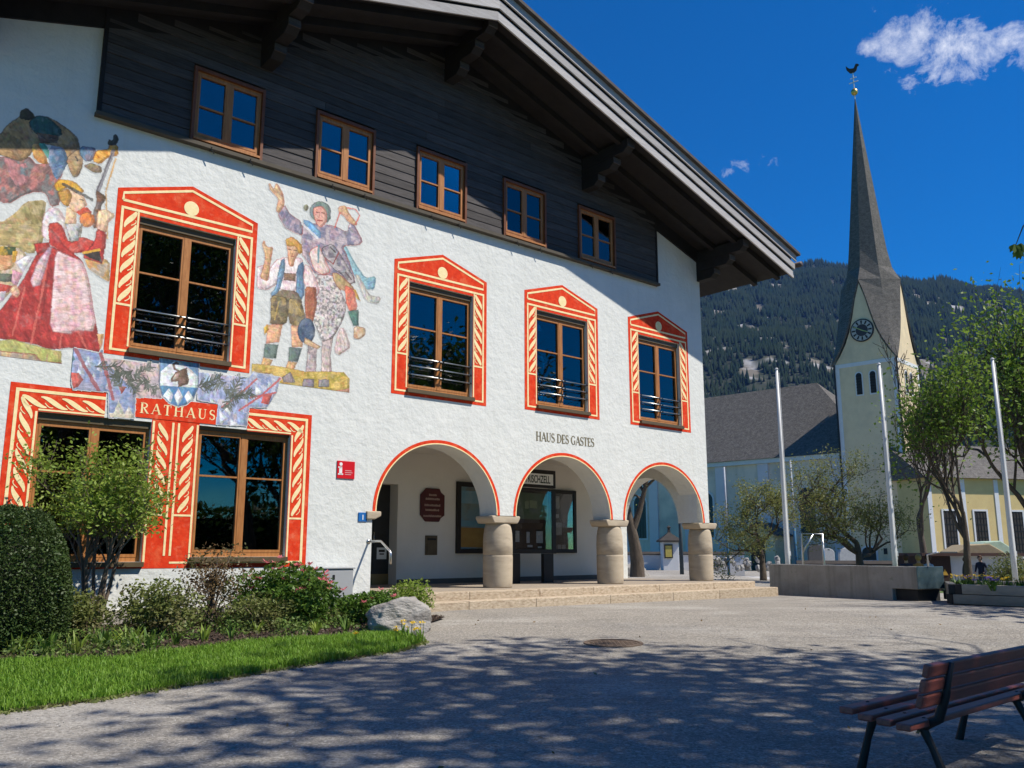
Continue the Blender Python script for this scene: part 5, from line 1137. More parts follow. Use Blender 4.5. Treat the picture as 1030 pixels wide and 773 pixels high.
# nave: long hall to the left with hipped shingle roof and round choir end
NU0, NU1, NO, ND = -36., -3.2, 1.4, 13.0        # along, front set back, depth
EZ_, RZ_ = 10.2, 18.2
p = MB(); p.box(NU0, NU1, NO, NO + ND, -2, EZ_); NV = p.build('nave_wall', M_cn, CH)
r_ = MB(); e = .5; mid_ = NO + ND / 2
r_.add([(NU0 - e, NO - e, EZ_ - .1), (NU1 + e, NO - e, EZ_ - .1), (NU1 + e, NO + ND + e, EZ_ - .1), (NU0 - e, NO + ND + e, EZ_ - .1), (NU0 + 3, mid_, RZ_), (NU1 - 7.6, mid_, RZ_)], [(0, 1, 5, 4), (1, 2, 5), (2, 3, 4, 5), (3, 0, 4), (3, 2, 1, 0)])
r_.build('nave_roof', M_sh, CH)
b = MB(); b.box(NU0 - .3, NU1 + .3, NO - .3, NO - .002, EZ_ - .55, EZ_ - .12); b.build('cornice', M_cw, NV)
for u in (-34, -30.4, -26.8, -22.4, -18.6, -13.9, -6.6):
    b = MB(); b.box(u - .55, u + .55, NO - .16, NO - .002, -2, EZ_ - .56); b.build('pilaster', M_lil, NV)
for u in (-32.2, -28.6, -20.4, -9.6):
    f = MB(); wo = .95; arch = [(u + wo * math.cos(R(t)), 6.35 + wo * math.sin(R(t))) for t in range(0, 181, 15)]
    f.prism([(u - wo, 2.4), (u + wo, 2.4)] + arch, 1, NO - .06, NO - .003); wo_ = f.build('arched_window', M_cw, NV)
    f = MB(); wo = .76; arch = [(u + wo * math.cos(R(t)), 6.35 + wo * math.sin(R(t))) for t in range(0, 181, 15)]
    f.prism([(u - wo, 2.6), (u + wo, 2.6)] + arch, 1, NO - .075, NO - .061); f.build('leaded_pane', mat('leaded_glass', (.035, .04, .045), (.02, .022, .03), 9., .25), wo_)
    for x in (-.38, 0, .38):
        b = MB(); b.box(u + x - .02, u + x + .02, NO - .09, NO - .076, 2.6, 7.0); b.build('glazing_bar', M_iron, wo_)
# small arched opening low in the tower and wall plaques
f = MB(); u = -3.6; arch = [(u + .75 * math.cos(R(t)), 1.15 + .55 * math.sin(R(t))) for t in range(0, 181, 15)]
f.prism([(u - .75, .35), (u + .75, .35)] + arch, 1, -.06, -.004); lo = f.build('low_arch', M_cw, TW)
f = MB(); arch = [(u + .6 * math.cos(R(t)), 1.12 + .45 * math.sin(R(t))) for t in range(0, 181, 15)]; f.prism([(u - .6, .45), (u + .6, .45)] + arch, 1, -.075, -.061); f.build('low_arch_opening', M_dark, lo)
for x, z, w in ((-2.2, 1.2, .3), (-1.6, 1.15, .2)):
    b = MB(); b.box(x - w / 2, x + w / 2, -.05, -.003, z - .25, z + .25); b.build('wall_plaque', M_dark, TW)
# porch with brown arched door, set against the nave
PC = thing('church_porch', 'small gabled church porch with brown arched door and lit yellow side', 'porch', tuple(cw_(-13.2, -NO, 0)), CROT)
b = MB(); b.prism([(-1.7, -1), (1.7, -1), (1.7, 2.7), (0, 3.7), (-1.7, 2.7)], 1, -3.2, -.02); b.build('wall', M_cy, PC)
f = MB(); arch = [(.72 * math.cos(R(t)), 1.45 + .72 * math.sin(R(t))) for t in range(0, 181, 15)]; f.prism([(-.72, -1), (.72, -1)] + arch, 1, -3.25, -3.21); f.build('door', mat('brown_church_door', (.10, .05, .03), (.07, .035, .02), 4., .6), PC)
for s in (-1, 1):
    b = MB(); b.prism([(0, 3.72), (s * 2.0, 2.56), (s * 2.0, 2.70), (0, 3.88)], 1, -3.45, -.03); b.build('roof_slope', M_sh, PC)
# yellow wing right of the tower
q = at(935, 520, 72); YW = thing('yellow_church_wing', 'sunlit yellow building with barred windows right of the church tower', 'building', (q[0], q[1], 0), R(14))
M_yw = mat('warm_yellow_render', (.62, .48, .22), (.56, .42, .19), 1.2, .9)
b = MB(); b.box(0, 22, 0, 9, -2, 7.2); b.build('wall', M_yw, YW)
b = MB(); b.prism([(-.5, 7.15), (9.5, 7.15), (4.5, 10.5)], 0, -.5, 22.5); b.build('roof', M_sh, YW)
for u in (1.9, 4.9, 8.5, 12.5, 16.5):
    f = MB(); rects(f, [(u - .75, u - .6, .6, 4.6), (u + .6, u + .75, .6, 4.6), (u - .6, u + .6, 4.45, 4.6), (u - .6, u + .6, .6, .75)], .003, .06); wf = f.build('window', M_cw, YW)
    f = MB(); f.fb(u - .6, u + .6, .003, .012, .75, 4.45); f.build('pane', M_room, wf)
    for k in range(1, 4): f = MB(); f.fb(u - .6 + k * .3 - .02, u - .6 + k * .3 + .02, .0125, .04, .75, 4.45); f.build('window_bar', M_iron, wf)
    for k in range(1, 7): f = MB(); f.fb(u - .6, u + .6, .0125, .035, .75 + k * .52, .79 + k * .52); f.build('window_bar', M_iron, wf)
for u in (.15, 3.4, 6.7): b = MB(); b.fb(u - .2, u + .2, .003, .06, -2, 7.1); b.build('pilaster', M_cw, YW)

# ------------------------------------------------------------------ churchyard walls, gate pillar, lamp, poles
M_cap = mat('dark_coping', (.06, .05, .045), (.04, .035, .03), 3., .85)
def low_wall(name, label, A, B, h, t=.35, mw=None, capd=.06):
    A = Vector((A[0], A[1], 0)); B = Vector((B[0], B[1], 0)); L = (B - A).length; o = thing(name, label, 'wall', tuple(A), math.atan2((B - A).y, (B - A).x))
    p = MB(); p.box(0, L, -t / 2, t / 2, -1.2, h); p.build('masonry', mw or M_cw, o)
    p = MB(); p.prism([(-t / 2 - capd, h + .002), (t / 2 + capd, h + .002), (t / 2 + capd, h + .06), (0, h + .2), (-t / 2 - capd, h + .06)], 0, -.05, L + .05); p.build('coping', M_cap, o); return o
low_wall('churchyard_wall', 'white churchyard wall with dark coping seen through the third arch', at(605, 560, 58)[:2], at(748, 560, 57)[:2], .95)
low_wall('churchyard_wall', 'low pale wall with dark coping behind the trough', at(802, 560, 40)[:2], at(906, 560, 39)[:2], .55, mw=M_cn)
q = at(674, 572, 56.5); o = thing('gate_pillar', 'white gate pillar with small hipped roof seen through third arch', 'pillar', (q[0], q[1], 0))
b = MB(); b.box(-.5, .5, -.5, .5, -.5, 1.75); b.build('shaft', M_cw, o, bevel=.03); b = MB(); b.lathe([(1.0, 1.752), (1.0, 1.85), (.25, 2.25), (.12, 2.35), (.10, 2.6), (.16, 2.68), (0, 2.8)], 4, cap=False); rr = b.build('roof', M_cap, o); rr.rotation_euler = (0, 0, R(45))
b = MB(); b.box(-.42, .1, -.60, -.505, .75, 1.6); b.build('notice_box', M_dark, o); b = MB(); b.box(-.36, .04, -.61, -.602, .82, 1.52); b.build('yellow_notice', mat('yellow_paper', (.5, .4, .1)), o)
q = gnd(686, 578); o = thing('street_lamp', 'dark slim lamp post on the lawn seen through third arch', 'lamp post', (q[0], q[1], 0)); H = at(684, 490, q[1])[2]
b = MB(); b.tube([(0, 0, -.2), (0, 0, H)], [.11, .08], 10); b.build('post', mat('dark_blue_grey_metal', (.05, .07, .085)), o, smooth=True); b = MB(); b.lathe([(.10, H), (.22, H + .25), (.26, H + .3), (.05, H + .45)], 12); b.build('lantern', M_iron, o)
for px, pyb, pyt, y, lab in ((733, 573, 470, 50., 'thin pole painted blue and white left of the orchard tree'), (801, 565, 463, 46., 'thin pole painted blue and white right of first flagpole')):
    q = at(px, pyb, y); o = thing('banded_pole', lab, 'pole', (q[0], q[1], -.2)); H = at(px, pyt, y)[2] + .2
    b = MB(); b.tube([(0, 0, 0), (0, 0, H * .42)], .075, 8); b.build('blue_section', mat('pole_blue', (.03, .12, .22)), o, smooth=True); b = MB(); b.tube([(0, 0, H * .42 + .003), (0, 0, H)], [.07, .05], 8); b.build('pale_section', mat('pole_pale', (.42, .45, .5)), o, smooth=True)
q = at(808, 567, 30.); q2 = at(829, 567, 30.); o = thing('steel_frame', 'square steel tube frame with diagonal brace behind trough', 'frame', (q[0], q[1], ground_z(q[0], q[1])))
L = q2[0] - q[0]; b = MB(); b.tube([(0, 0, 0), (0, 0, 1.72), (L, 0, 1.72), (L, 0, 0)], .04, 8); b.build('frame_tube', M_steel, o, smooth=True); b = MB(); b.tube([(0, 0, 1.1), (L * .55, 0, 1.70)], .035, 8); b.build('brace', M_steel, o, smooth=True)
# gravestones and a lantern over the low wall
for px, w, h, lab in ((821, .55, .9, 'round headed dark gravestone beside the arched church window'), (833, .4, .75, 'pale gravestone right of the dark one'), (854, .7, .6, 'low rough gravestone left of leaning orchard trunk')):
    q = at(px, 560, 60); o = thing('gravestone', lab, 'gravestone', (q[0], q[1], 0)); arch = [(w * math.cos(R(t)), h + .3 + w * .8 * math.sin(R(t))) for t in range(0, 181, 20)]
    b = MB(); b.prism([(-w, -.5), (w, -.5)] + arch, 1, -.15, .15); b.build('stone', mat('grave_dark', (.10, .095, .09)) if 'dark' in lab[:20] else mat('grave_pale', (.5, .5, .48)), o, bevel=.03)
    b = MB(); b.box(-w * 1.2, w * 1.2, -.3, .3, -.5, .15); b.build('plinth', M_conc, o)
# stone heaps by the churchyard: rough stones one by one
rk = random.Random(12)
def rock_mesh(name, sx, sy, sz, seed, m, sub=3, rough=.22, flat_=.0):
    bm = bmesh.new(); bmesh.ops.create_icosphere(bm, subdivisions=sub, radius=1)
    rn = random.Random(seed); ph = [(Vector((rn.gauss(0, 1), rn.gauss(0, 1), rn.gauss(0, 1))).normalized(), rn.uniform(.55, .9)) for _ in range(9)]
    from mathutils import noise as mn
    for v in bm.verts:
        d = v.co.normalized(); k = 1.
        for n_, lim in ph:
            t = d.dot(n_)
            if t > lim: k = min(k, lim / t)
        k += rough * .5 * mn.noise(d * 1.7 + Vector((seed, 0, 0))) + rough * .22 * mn.noise(d * 6 + Vector((0, seed, 0)))
        v.co = Vector((d.x * sx, d.y * sy, d.z * sz)) * k
    me = bpy.data.meshes.new(name); bm.to_mesh(me); bm.free(); me.materials.append(m); return me
M_rock = mat('pale_boulder', (.40, .38, .35), (.22, .205, .19), 3.5, .9, .8, 14., c3=(.13, .12, .11), s3=2.6, stretch=(1, 1, 2.2), dist=.05)
rms = [rock_mesh('pile_stone', .28, .24, .2, 20 + i, M_rock, 1) for i in range(4)]
H1 = thing('stone_heap', 'heap of pale rubble stones at the foot of the churchyard wall', 'stones', (14.2, 55.6, 0))
for i in range(46):
    k = i % 3; o = put('stone', rms[i % 4], H1, (-2.4 + rk.uniform(0, 4.9), rk.uniform(-.4, .4), .15 + .25 * k)); o.rotation_euler = (rk.uniform(0, 6), rk.uniform(0, 6), rk.uniform(0, 6)); o.scale = (rk.uniform(.7, 1.3),) * 3
# stone block at the foot of the tree seen through the third arch
q = at(636, 575, 43); o = tag(put('stone_block', rock_mesh('stone_block', 1.05, .5, .62, 5, M_conc, 3, .1), None, (q[0], q[1], .1)), 'grey stone block at the tree foot seen through third arch', 'stone')
# dark kiosk, boxes and green shelter at the right
q = at(931, 575, 36); q2 = at(957, 575, 36); o = thing('dark_hut', 'low dark brown hut with flat roof beyond the basin', 'hut', (q[0], q[1], -.7)); L = q2[0] - q[0] + 3.2; T_ = EYE - .02 + .7
b = MB(); b.box(0, L - 3.2, 0, 2.5, 0, T_ - .12); b.build('wall', mat('dark_stained_boards', (.055, .03, .022), (.035, .02, .015), 3., .8, stretch=(8, 8, 1)), o); b = MB(); b.box(-.15, L + .2, -.15, 2.7, T_ - .118, T_); b.build('roof', mat('hut_roof', (.10, .055, .045)), o)
b = MB(); b.box(L - 3.198, L - .2, .1, 2.4, 0, T_ - .12); b.build('white_side_wall', M_cw, o); b = MB(); b.prism([(.65, .9), (.9, .9), (.775, 1.15)], 1, -.02, -.003); b.build('warning_triangle', mat('warning_yellow', (.6, .35, .05)), o)
b = MB(); b.box(L - 2.6, L - 1.6, .08, .098, .2, 1.3); b.build('door', M_grey, o)
for px, py0, py1, y, w, lab, c, nm in ((986, 560, 592, 37, 1.6, 'faded brick red container behind the standing person', (.30, .13, .10), 'storage_container'), (988, 553, 561, 38.5, 1.7, 'low tan tarpaulin cover beyond the planter', (.42, .33, .2), 'tarpaulin_cover'), (1001, 550, 566, 39, 1.4, 'pale green shelter roof with white pane beyond the planter', (.45, .58, .45), 'green_shelter')):
    q = at(px, py0, y); o = thing(nm, lab, 'container' if 'container' in nm else 'cover' if 'cover' in nm else 'shelter', (q[0], q[1], -.65)); h = q[2] + .65
    if nm == 'storage_container':
        b = MB(); b.box(-w, w, 0, 1.8, 0, h); b.build('body', mat(nm, c), o, bevel=.03)
        for k in range(6): b = MB(); b.box(-w + .1 + k * .52, -w + .2 + k * .52, -.04, -.002, .1, h - .1); b.build('rib', mat(nm, c), o)
    else:
        b = MB(); b.prism([(-w * .7, h - .75), (w * .7, h - .75), (w * .55, h - .1), (w * .2, h + .25), (-w * .3, h + .2), (-w * .65, h - .1)], 1, 0, 1.6); b.build('cover_top', mat(nm, c), o, bevel=.04); b = MB(); b.box(-w * .6, w * .6, .1, 1.5, 0, h - .752); b.build('body', M_cn, o)
# white roof ledge behind the corner of the hall
b = MB(); b.fb(UR + .01, UR + .75, -5.2, -3.4, 4.05, 4.28); b.build('side_canopy', M_cw, HALL)

# ------------------------------------------------------------------ mountain with forest
def ridge(x): return np.interp(x, [-800, 300, 850, 1000, 1160, 1350, 1600, 2600], [680, 790, 815, 826, 800, 776, 752, 690])
def hill(x, y):
    x = np.asarray(x, float); y = np.asarray(y, float)
    t = np.clip((y - 420) / (2500 - 420), 0, 1.3); s = np.clip(t, 0, 1); prof = s ** 1.15
    back = np.clip((t - 1) / .3, 0, 1); h = ridge(x * 2500 / np.maximum(y, 900) * .35 + x * .65) * prof * (1 - .55 * back)
    n = (fbm(x / 520 + 3, y / 520, 5, 3) - .5) * 260 * np.clip(s * 2, 0, 1) * (1 - .55 * s) ; gul = np.abs(fbm(x / 230 + 9, y / 700, 4, 8) - .5) * -190 * s * (1 - s * .7)
    fine = (fbm(x / 60, y / 60, 4, 14) - .5) * 44 * s
    return h + n + gul + fine - 1.5
xs = np.linspace(-300, 2500, 420); ys = np.linspace(400, 3000, 330)
X, Y = np.meshgrid(xs, ys); Zh = hill(X, Y)
rockm = fbm(X / 26 + 5, Y / 44, 3, 41) * .82 + fbm(X / 300, Y / 400, 3, 43) * .10 + .04
V = np.stack([X, Y, Zh], -1).reshape(-1, 3); i = np.arange(len(xs) - 1)[None] + len(xs) * np.arange(len(ys) - 1)[:, None]; F = np.stack([i, i + 1, i + len(xs) + 1, i + len(xs)], -1).reshape(-1, 4)
M_mt = mat('mountain_ground', (.035, .042, .024), (.022, .028, .017), .01, .95)
t = M_mt.node_tree; N = t.nodes; L_ = t.links; pb = N['Principled BSDF']; src = pb.inputs['Base Color'].links[0].from_socket
va = N.new('ShaderNodeAttribute'); va.attribute_name = 'rock'; mr = N.new('ShaderNodeMapRange'); mr.inputs[1].default_value = .60; mr.inputs[2].default_value = .66; L_.new(va.outputs['Fac'], mr.inputs[0])
tc = N.new('ShaderNodeTexCoord'); nz = N.new('ShaderNodeTexNoise'); nz.inputs['Scale'].default_value = .03; nz.inputs['Detail'].default_value = 8; L_.new(tc.outputs['Object'], nz.inputs['Vector'])
cr = N.new('ShaderNodeMapRange'); cr.inputs[1].default_value = .48; cr.inputs[2].default_value = .60; L_.new(nz.outputs['Fac'], cr.inputs[0])
rc = N.new('ShaderNodeMix'); rc.data_type = 'RGBA'; L_.new(cr.outputs[0], rc.inputs[0]); rc.inputs[6].default_value = (.15, .13, .10, 1); rc.inputs[7].default_value = (.36, .35, .34, 1)
mx_ = N.new('ShaderNodeMix'); mx_.data_type = 'RGBA'; L_.new(mr.outputs[0], mx_.inputs[0]); L_.new(src, mx_.inputs[6]); L_.new(rc.outputs[2], mx_.inputs[7]); L_.new(mx_.outputs[2], pb.inputs['Base Color'])
me = npmesh('mountain', V, F, M_mt, True); ar = me.attributes.new('rock', 'FLOAT', 'POINT'); ar.data.foreach_set('value', rockm.ravel().astype(np.float32))
kind(put('mountain', me), 'structure')
rg = np.random.default_rng(7); n = 120000
tx = rg.uniform(-300, 2500, n); ty = 520 + 2050 * rg.uniform(0, 1, n) ** .75
vis = np.degrees(np.arctan2(tx, ty)); rk_ = fbm(tx / 26 + 5, ty / 44, 3, 41) * .82 + fbm(tx / 300, ty / 400, 3, 43) * .10 + .04
keep = (vis > 4) & (vis < 40) & (rk_ < .605 + rg.normal(0, .035, n)); tx, ty = tx[keep], ty[keep]
tx, ty = tx + 0, ty + 0; tz = hill(tx, ty); hh = rg.uniform(11, 23, len(tx)) * np.clip(ty / 1500, .7, 1.05); rr = hh * rg.uniform(.15, .22, len(tx)); ph = rg.uniform(0, 6.28, len(tx))
k = 5; ang = ph[:, None] + np.arange(k)[None] * 2 * np.pi / k
base = np.stack([tx[:, None] + rr[:, None] * np.cos(ang), ty[:, None] + rr[:, None] * np.sin(ang), np.repeat((tz + hh * .08)[:, None], k, 1)], -1); tip = np.stack([tx, ty, tz + hh], -1)[:, None]
V = np.concatenate([base, tip], 1).reshape(-1, 3); b0 = np.arange(len(tx)) * (k + 1)
F = np.stack([np.stack([b0 + j, b0 + (j + 1) % k, b0 + k], -1) for j in range(k)], 1).reshape(-1, 3)
M_conif = mat('conifer_forest', (.012, .024, .016), (.024, .034, .018), .02, 1., spec=0.)
fo = kind(put('mountain_forest', npmesh('mountain_forest', V, F, M_conif)), 'stuff'); tag(fo, 'dark conifer forest covering the mountain slopes', 'forest')
# ------------------------------------------------------------------ plants
def leaves(name, C, size, mat_, rng, aspect=.5, droop=.0, jitter=.35, out=None, fold=.25):
    """a mesh of small folded leaves at the points C"""
    n = len(C); d = rng.normal(size=(n, 3)); d[:, 2] = d[:, 2] * .7 - droop
    if out is not None: d = d * .8 + out * 1.1
    d /= np.linalg.norm(d, axis=1)[:, None] + 1e-9
    r = rng.normal(size=(n, 3)); s = np.cross(d, r); s /= np.linalg.norm(s, axis=1)[:, None] + 1e-9; nn = np.cross(d, s)
    L = size * (1 + jitter * rng.uniform(-1, 1, n))[:, None]; w = L * aspect / 2
    a = C - d * L * .5; t = C + d * L * .5; m = C - d * L * .05 + nn * L * 0
    V = np.stack([a, m + s * w + nn * w * fold, t, m - s * w + nn * w * fold], 1).reshape(-1, 3); b = np.arange(n) * 4
    F = np.stack([b, b + 1, b + 2, b + 3], -1)
    return npmesh(name, V, F, mat_)
def grow(rng, base, height, r0, levels=4, spread=.75, lean=(0, 0), trunk_frac=.35, nchild=(3, 5), curl=.25, ratio=.66, up=.25, first=None):
    """branching skeleton: list of (points, radii) and tip points with directions"""
    segs = []; tips = []
    def branch(p, d, L, r, lv):
        k = 5 if lv < 2 else 4; P = [p.copy()]; Rr = [r]; dd = d.copy()
        for i in range(k):
            dd = dd + rng.normal(size=3) * curl * (.5 if lv == 0 else 1) / math.sqrt(k); dd[2] += up * .12 * (lv > 0); dd /= np.linalg.norm(dd); p = p + dd * L / k; P.append(p.copy()); Rr.append(r * (1 - .55 * (i + 1) / k))
        segs.append((P, Rr, lv))
        if lv >= levels:
            for q in P[1:]: tips.append((q, dd.copy()))
            return
        m = rng.integers(nchild[0], nchild[1] + 1)
        for j in range(m):
            t = (1. if j == 0 else rng.uniform(.45, 1.)); i = min(int(t * k), k - 1); q = P[i] * (1 - (t * k - i)) + P[min(i + 1, k)] * (t * k - i)
            az = rng.uniform(0, 2 * math.pi) if first is None or lv else first + j * 2 * math.pi / m
            v = np.array([math.cos(az), math.sin(az), rng.uniform(-.1, .5)]); nd = dd * (1 - spread * .6) + v * spread; nd /= np.linalg.norm(nd)
            branch(q, nd, L * ratio * rng.uniform(.8, 1.15) if lv else (height - L) * .52 * rng.uniform(.8, 1.15), r * .45 * rng.uniform(.85, 1.15), lv + 1)
    branch(np.array(base, float), np.array([lean[0], lean[1], 1.]) / math.sqrt(1 + lean[0] ** 2 + lean[1] ** 2), height * trunk_frac, r0, 0)
    return segs, tips
def fit_tree(segs, tips, rx, h):
    if rx is None: return segs, tips
    T_ = np.array([t[0] for t in tips]); c = T_[:, :2].mean(0); k = rx / np.quantile(np.hypot(T_[:, 0] - c[0], T_[:, 1] - c[1]), .93); kz = h / T_[:, 2].max()
    f = lambda p: np.array([p[0] * k - c[0] * k * min(p[2] * kz / h, 1) * .8, p[1] * k - c[1] * k * min(p[2] * kz / h, 1) * .8, p[2] * kz])
    return [([f(p) for p in P], R_, lv) for P, R_, lv in segs], [(f(p), d) for p, d in tips]
def wood_mesh(name, segs, m, minr=.004):
    b = MB()
    for P, Rr, lv in segs: b.tube(P, [max(q, minr) for q in Rr], (10, 7, 5, 4, 3, 3)[min(lv, 5)], cap=False)
    return b.mesh(name, m, True, False)
M_bark = mat('grey_brown_bark', (.13, .10, .075), (.07, .055, .04), 8., .9, .8, 25., stretch=(1, 1, .3), dist=.03)
M_barkp = mat('pale_twig_bark', (.20, .15, .11), (.13, .10, .075), 8., .9, .5, 25.)
ML_spring = leafmat('spring_leaf', (.19, .22, .05), (.28, .27, .09), .4)
ML_linden = leafmat('fresh_leaf', (.13, .23, .025), (.24, .33, .05), .45, (.09, .16, .025))
ML_chest = leafmat('chestnut_leaf', (.06, .13, .02), (.10, .18, .03), .3)
ML_box = leafmat('box_leaf', (.035, .06, .016), (.075, .115, .03), .2, (.05, .09, .02))
ML_priv = leafmat('bright_leaf', (.17, .27, .03), (.30, .38, .07), .4)
ML_shrub = leafmat('shrub_leaf', (.07, .15, .02), (.13, .22, .035), .35)
ML_olive = leafmat('olive_leaf', (.13, .17, .04), (.23, .25, .08), .35, (.16, .14, .06))
ML_brown = leafmat('bronze_leaf', (.14, .10, .05), (.20, .13, .06), .3, (.10, .12, .04))
ML_grass = leafmat('grass_blade', (.13, .28, .02), (.24, .38, .05), .4, (.17, .30, .03))
ML_pink = leafmat('pink_petal', (.62, .10, .16), (.75, .25, .28), .3)
ML_yel = leafmat('yellow_petal', (.80, .52, .02), (.85, .62, .05), .3)
ML_vio = leafmat('violet_petal', (.10, .06, .30), (.22, .16, .50), .3)
def tree(name, label, loc, height, r0, seed, nleaf, lsize, lm, group=None, per=None, bark=None, minr=.004, cat='tree', lspread=.12, fit=None, zmin=0, **kw):
    rng = np.random.default_rng(seed); o = thing(name, label, cat, loc, 0, group); segs, tips = grow(rng, (0, 0, 0), height, r0, **kw); segs, tips = fit_tree(segs, tips, fit, height)
    put('trunk', wood_mesh(name + '_trunk', segs, bark or M_bark, minr), o)
    if nleaf:
        T_ = np.array([t[0] for t in tips]); idx = rng.integers(0, len(T_), nleaf); C = T_[idx] + rng.normal(size=(nleaf, 3)) * lspread
        C = C[C[:, 2] > zmin]
        put('crown', leaves(name + '_crown', C, lsize, lm, rng, .55, .2), o)
    return o
gl = lambda x, y: (x, y, ground_z(x, y))
# small trees between the hall and the church
q = gnd(768, 584); tree('orchard_tree', 'small spreading fruit tree with pale spring leaves beside the steps', gl(q[0], q[1]), 4.1, .15, 11, 9000, .08, ML_spring, 'small fruit trees before the church', levels=4, spread=.85, trunk_frac=.34, nchild=(3, 5), curl=.5, ratio=.7, lspread=.16, lean=(-.12, 0), fit=1.55)
q = at(866, 566, 33); tree('orchard_tree', 'wide fruit tree with dark twisted trunk behind the trough', gl(q[0], q[1]), 5.3, .2, 23, 11500, .08, ML_spring, 'small fruit trees before the church', levels=4, spread=.95, trunk_frac=.30, nchild=(4, 5), curl=.55, ratio=.72, lspread=.17, lean=(-.1, 0), fit=2.15)
q = at(974, 590, 26.5); tree('leafy_street_tree', 'leafy green tree with straight trunk behind the timber planter', gl(q[0], q[1]), 7.4, .13, 31, 3600, .14, ML_linden, levels=4, spread=.62, trunk_frac=.30, nchild=(4, 6), curl=.35, ratio=.70, lspread=.28, fit=1.3, zmin=1.5)
q = at(1052, 590, 31); tree('leafy_street_tree', 'tall bright green tree at the right edge of the square', gl(q[0], q[1]), 12.0, .24, 37, 6800, .17, ML_linden, levels=4, spread=.62, trunk_frac=.26, nchild=(4, 6), curl=.35, ratio=.72, lspread=.4, fit=2.7)
q = at(934, 575, 44); tree('bare_tree', 'nearly bare tree with fine grey twigs right of the tower', gl(q[0], q[1]), 13.2, .22, 41, 900, .12, ML_spring, levels=5, spread=.55, trunk_frac=.32, nchild=(3, 4), curl=.35, ratio=.68, lspread=.2, fit=2.3, minr=.016)
q = at(641, 578, 41); tree('bare_tree', 'thick grey trunk with sparse spring twigs seen through third arch', gl(q[0], q[1]), 9.5, .36, 47, 2200, .11, ML_spring, fit=3.2, levels=4, spread=.75, trunk_frac=.36, nchild=(3, 5), curl=.4, lspread=.25)
q = at(1017, 570, 33); rng = np.random.default_rng(51)
def ball(rng, n, rx, ry, rz, shell=.35, top=.0, lump=.18, seed=1):
    d = rng.normal(size=(n, 3)); d /= np.linalg.norm(d, axis=1)[:, None]
    k = 1 - shell * rng.uniform(0, 1, n) ** 1.5; k *= 1 + lump * (fbm(d[:, 0] * 2.2 + 5 + seed, d[:, 1] * 2.2 + d[:, 2] * 1.7 + 9, 3, seed) - .5) * 2
    return d * k[:, None] * np.array([rx, ry, rz]), d
def rosette(name, r, n, m, rng):
    V = [(0, 0, 0)]; F = []
    for j in range(n):
        a = 2 * math.pi * j / n + rng.normal() * .15; l = r * rng.uniform(.8, 1.1); e = rng.uniform(.1, .9); w = .38; b = len(V)
        for t, s_ in ((.65, -w), (1., 0), (.65, w)): V.append((l * t * math.cos(a + s_) * math.cos(e), l * t * math.sin(a + s_) * math.cos(e), l * t * math.sin(e)))
        F.append((0, b, b + 1, b + 2))
    return npmesh(name, np.array(V), np.array(F), m)
def bush(name, label, loc, rx, ry, rz, n, size, lm, seed, stems=7, shell=.75, aspect=.5, lump=.35, group=None, cat='shrub', flower=None, outw=.0, zc=.55, cut=None):
    rng = np.random.default_rng(seed); o = thing(name, label, cat, loc, 0, group); C, d = ball(rng, n, rx, ry, rz, shell, lump=lump, seed=seed); C[:, 2] += rz * 2 * zc * .9
    C = C[C[:, 2] > .02]
    if cut is not None: C = C[cut(C)]
    put('foliage', leaves(name + '_leaf', C, size, lm, rng, aspect, .1), o)
    b = MB()
    for i in range(stems):
        t = C[rng.integers(0, len(C))]; b.tube([(rng.normal() * .05, rng.normal() * .05, 0), (t[0] * .35, t[1] * .35, t[2] * .5), tuple(t)], [.014, .010, .004], 5, False)
    b.build('stems', M_barkp, o, smooth=True, recalc=False)
    if flower:
        fm_, nf, fs = flower; P = C[rng.choice(np.where(C[:, 2] > np.quantile(C[:, 2], .5))[0], nf)]
        for j in range(nf):
            ob = put('flower', rosette('flower', fs * .6, 9, fm_, rng), o, tuple(P[j] * 1.06))
    return o
bush('round_bush', 'dull green rounded bush behind the planter beside the third flagpole', gl(q[0], q[1]), .85, .8, .72, 4500, .08, ML_olive, 52, shell=.8)
# clipped ball of box at the left edge
q = gnd(8, 664); rng = np.random.default_rng(60)
o = thing('clipped_box_shrub', 'dense dark green clipped shrub at the left edge', 'shrub', (q[0] - .56, q[1] + .72, ground_z(q[0], q[1]) - .02)); C, d = ball(rng, 66000, .80, .80, 1.14, .14, lump=.10, seed=4); C[:, 2] += .68; k = C[:, 2] > .0
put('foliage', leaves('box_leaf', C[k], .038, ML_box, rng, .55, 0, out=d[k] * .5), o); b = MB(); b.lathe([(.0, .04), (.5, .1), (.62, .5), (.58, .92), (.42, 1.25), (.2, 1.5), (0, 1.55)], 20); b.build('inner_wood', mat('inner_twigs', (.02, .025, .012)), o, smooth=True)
# small multi-stem tree before the left window
q = gnd(92, 640); rng = np.random.default_rng(66); wx, wy = fw(3.78, .95, 0)[:2]
o = thing('small_leafy_tree', 'small multi-stemmed tree with bright leaves before left window', 'tree', (wx, wy, .03)); W0 = []; TT = []
for i in range(6):
    a = i * 1.05; s_, t_ = grow(rng, (.09 * math.cos(a), .09 * math.sin(a), 0), 2.15 + .25 * rng.uniform(), .034, levels=3, spread=.6, trunk_frac=.50, nchild=(3, 5), curl=.28, ratio=.62, lean=(.2 * math.cos(a), .2 * math.sin(a))); W0 += s_; TT += t_
W0, TT = fit_tree(W0, TT, .86, 2.62)
put('trunk', wood_mesh('small_tree_wood', W0, M_barkp, .003), o)
T_ = np.array([t[0] for t in TT]); T_ = T_[(T_[:, 2] > 1.3)]; C = T_[rng.integers(0, len(T_), 10500)] + rng.normal(size=(10500, 3)) * np.array([.11, .11, .09]); C = C[C[:, 2] > 1.25]
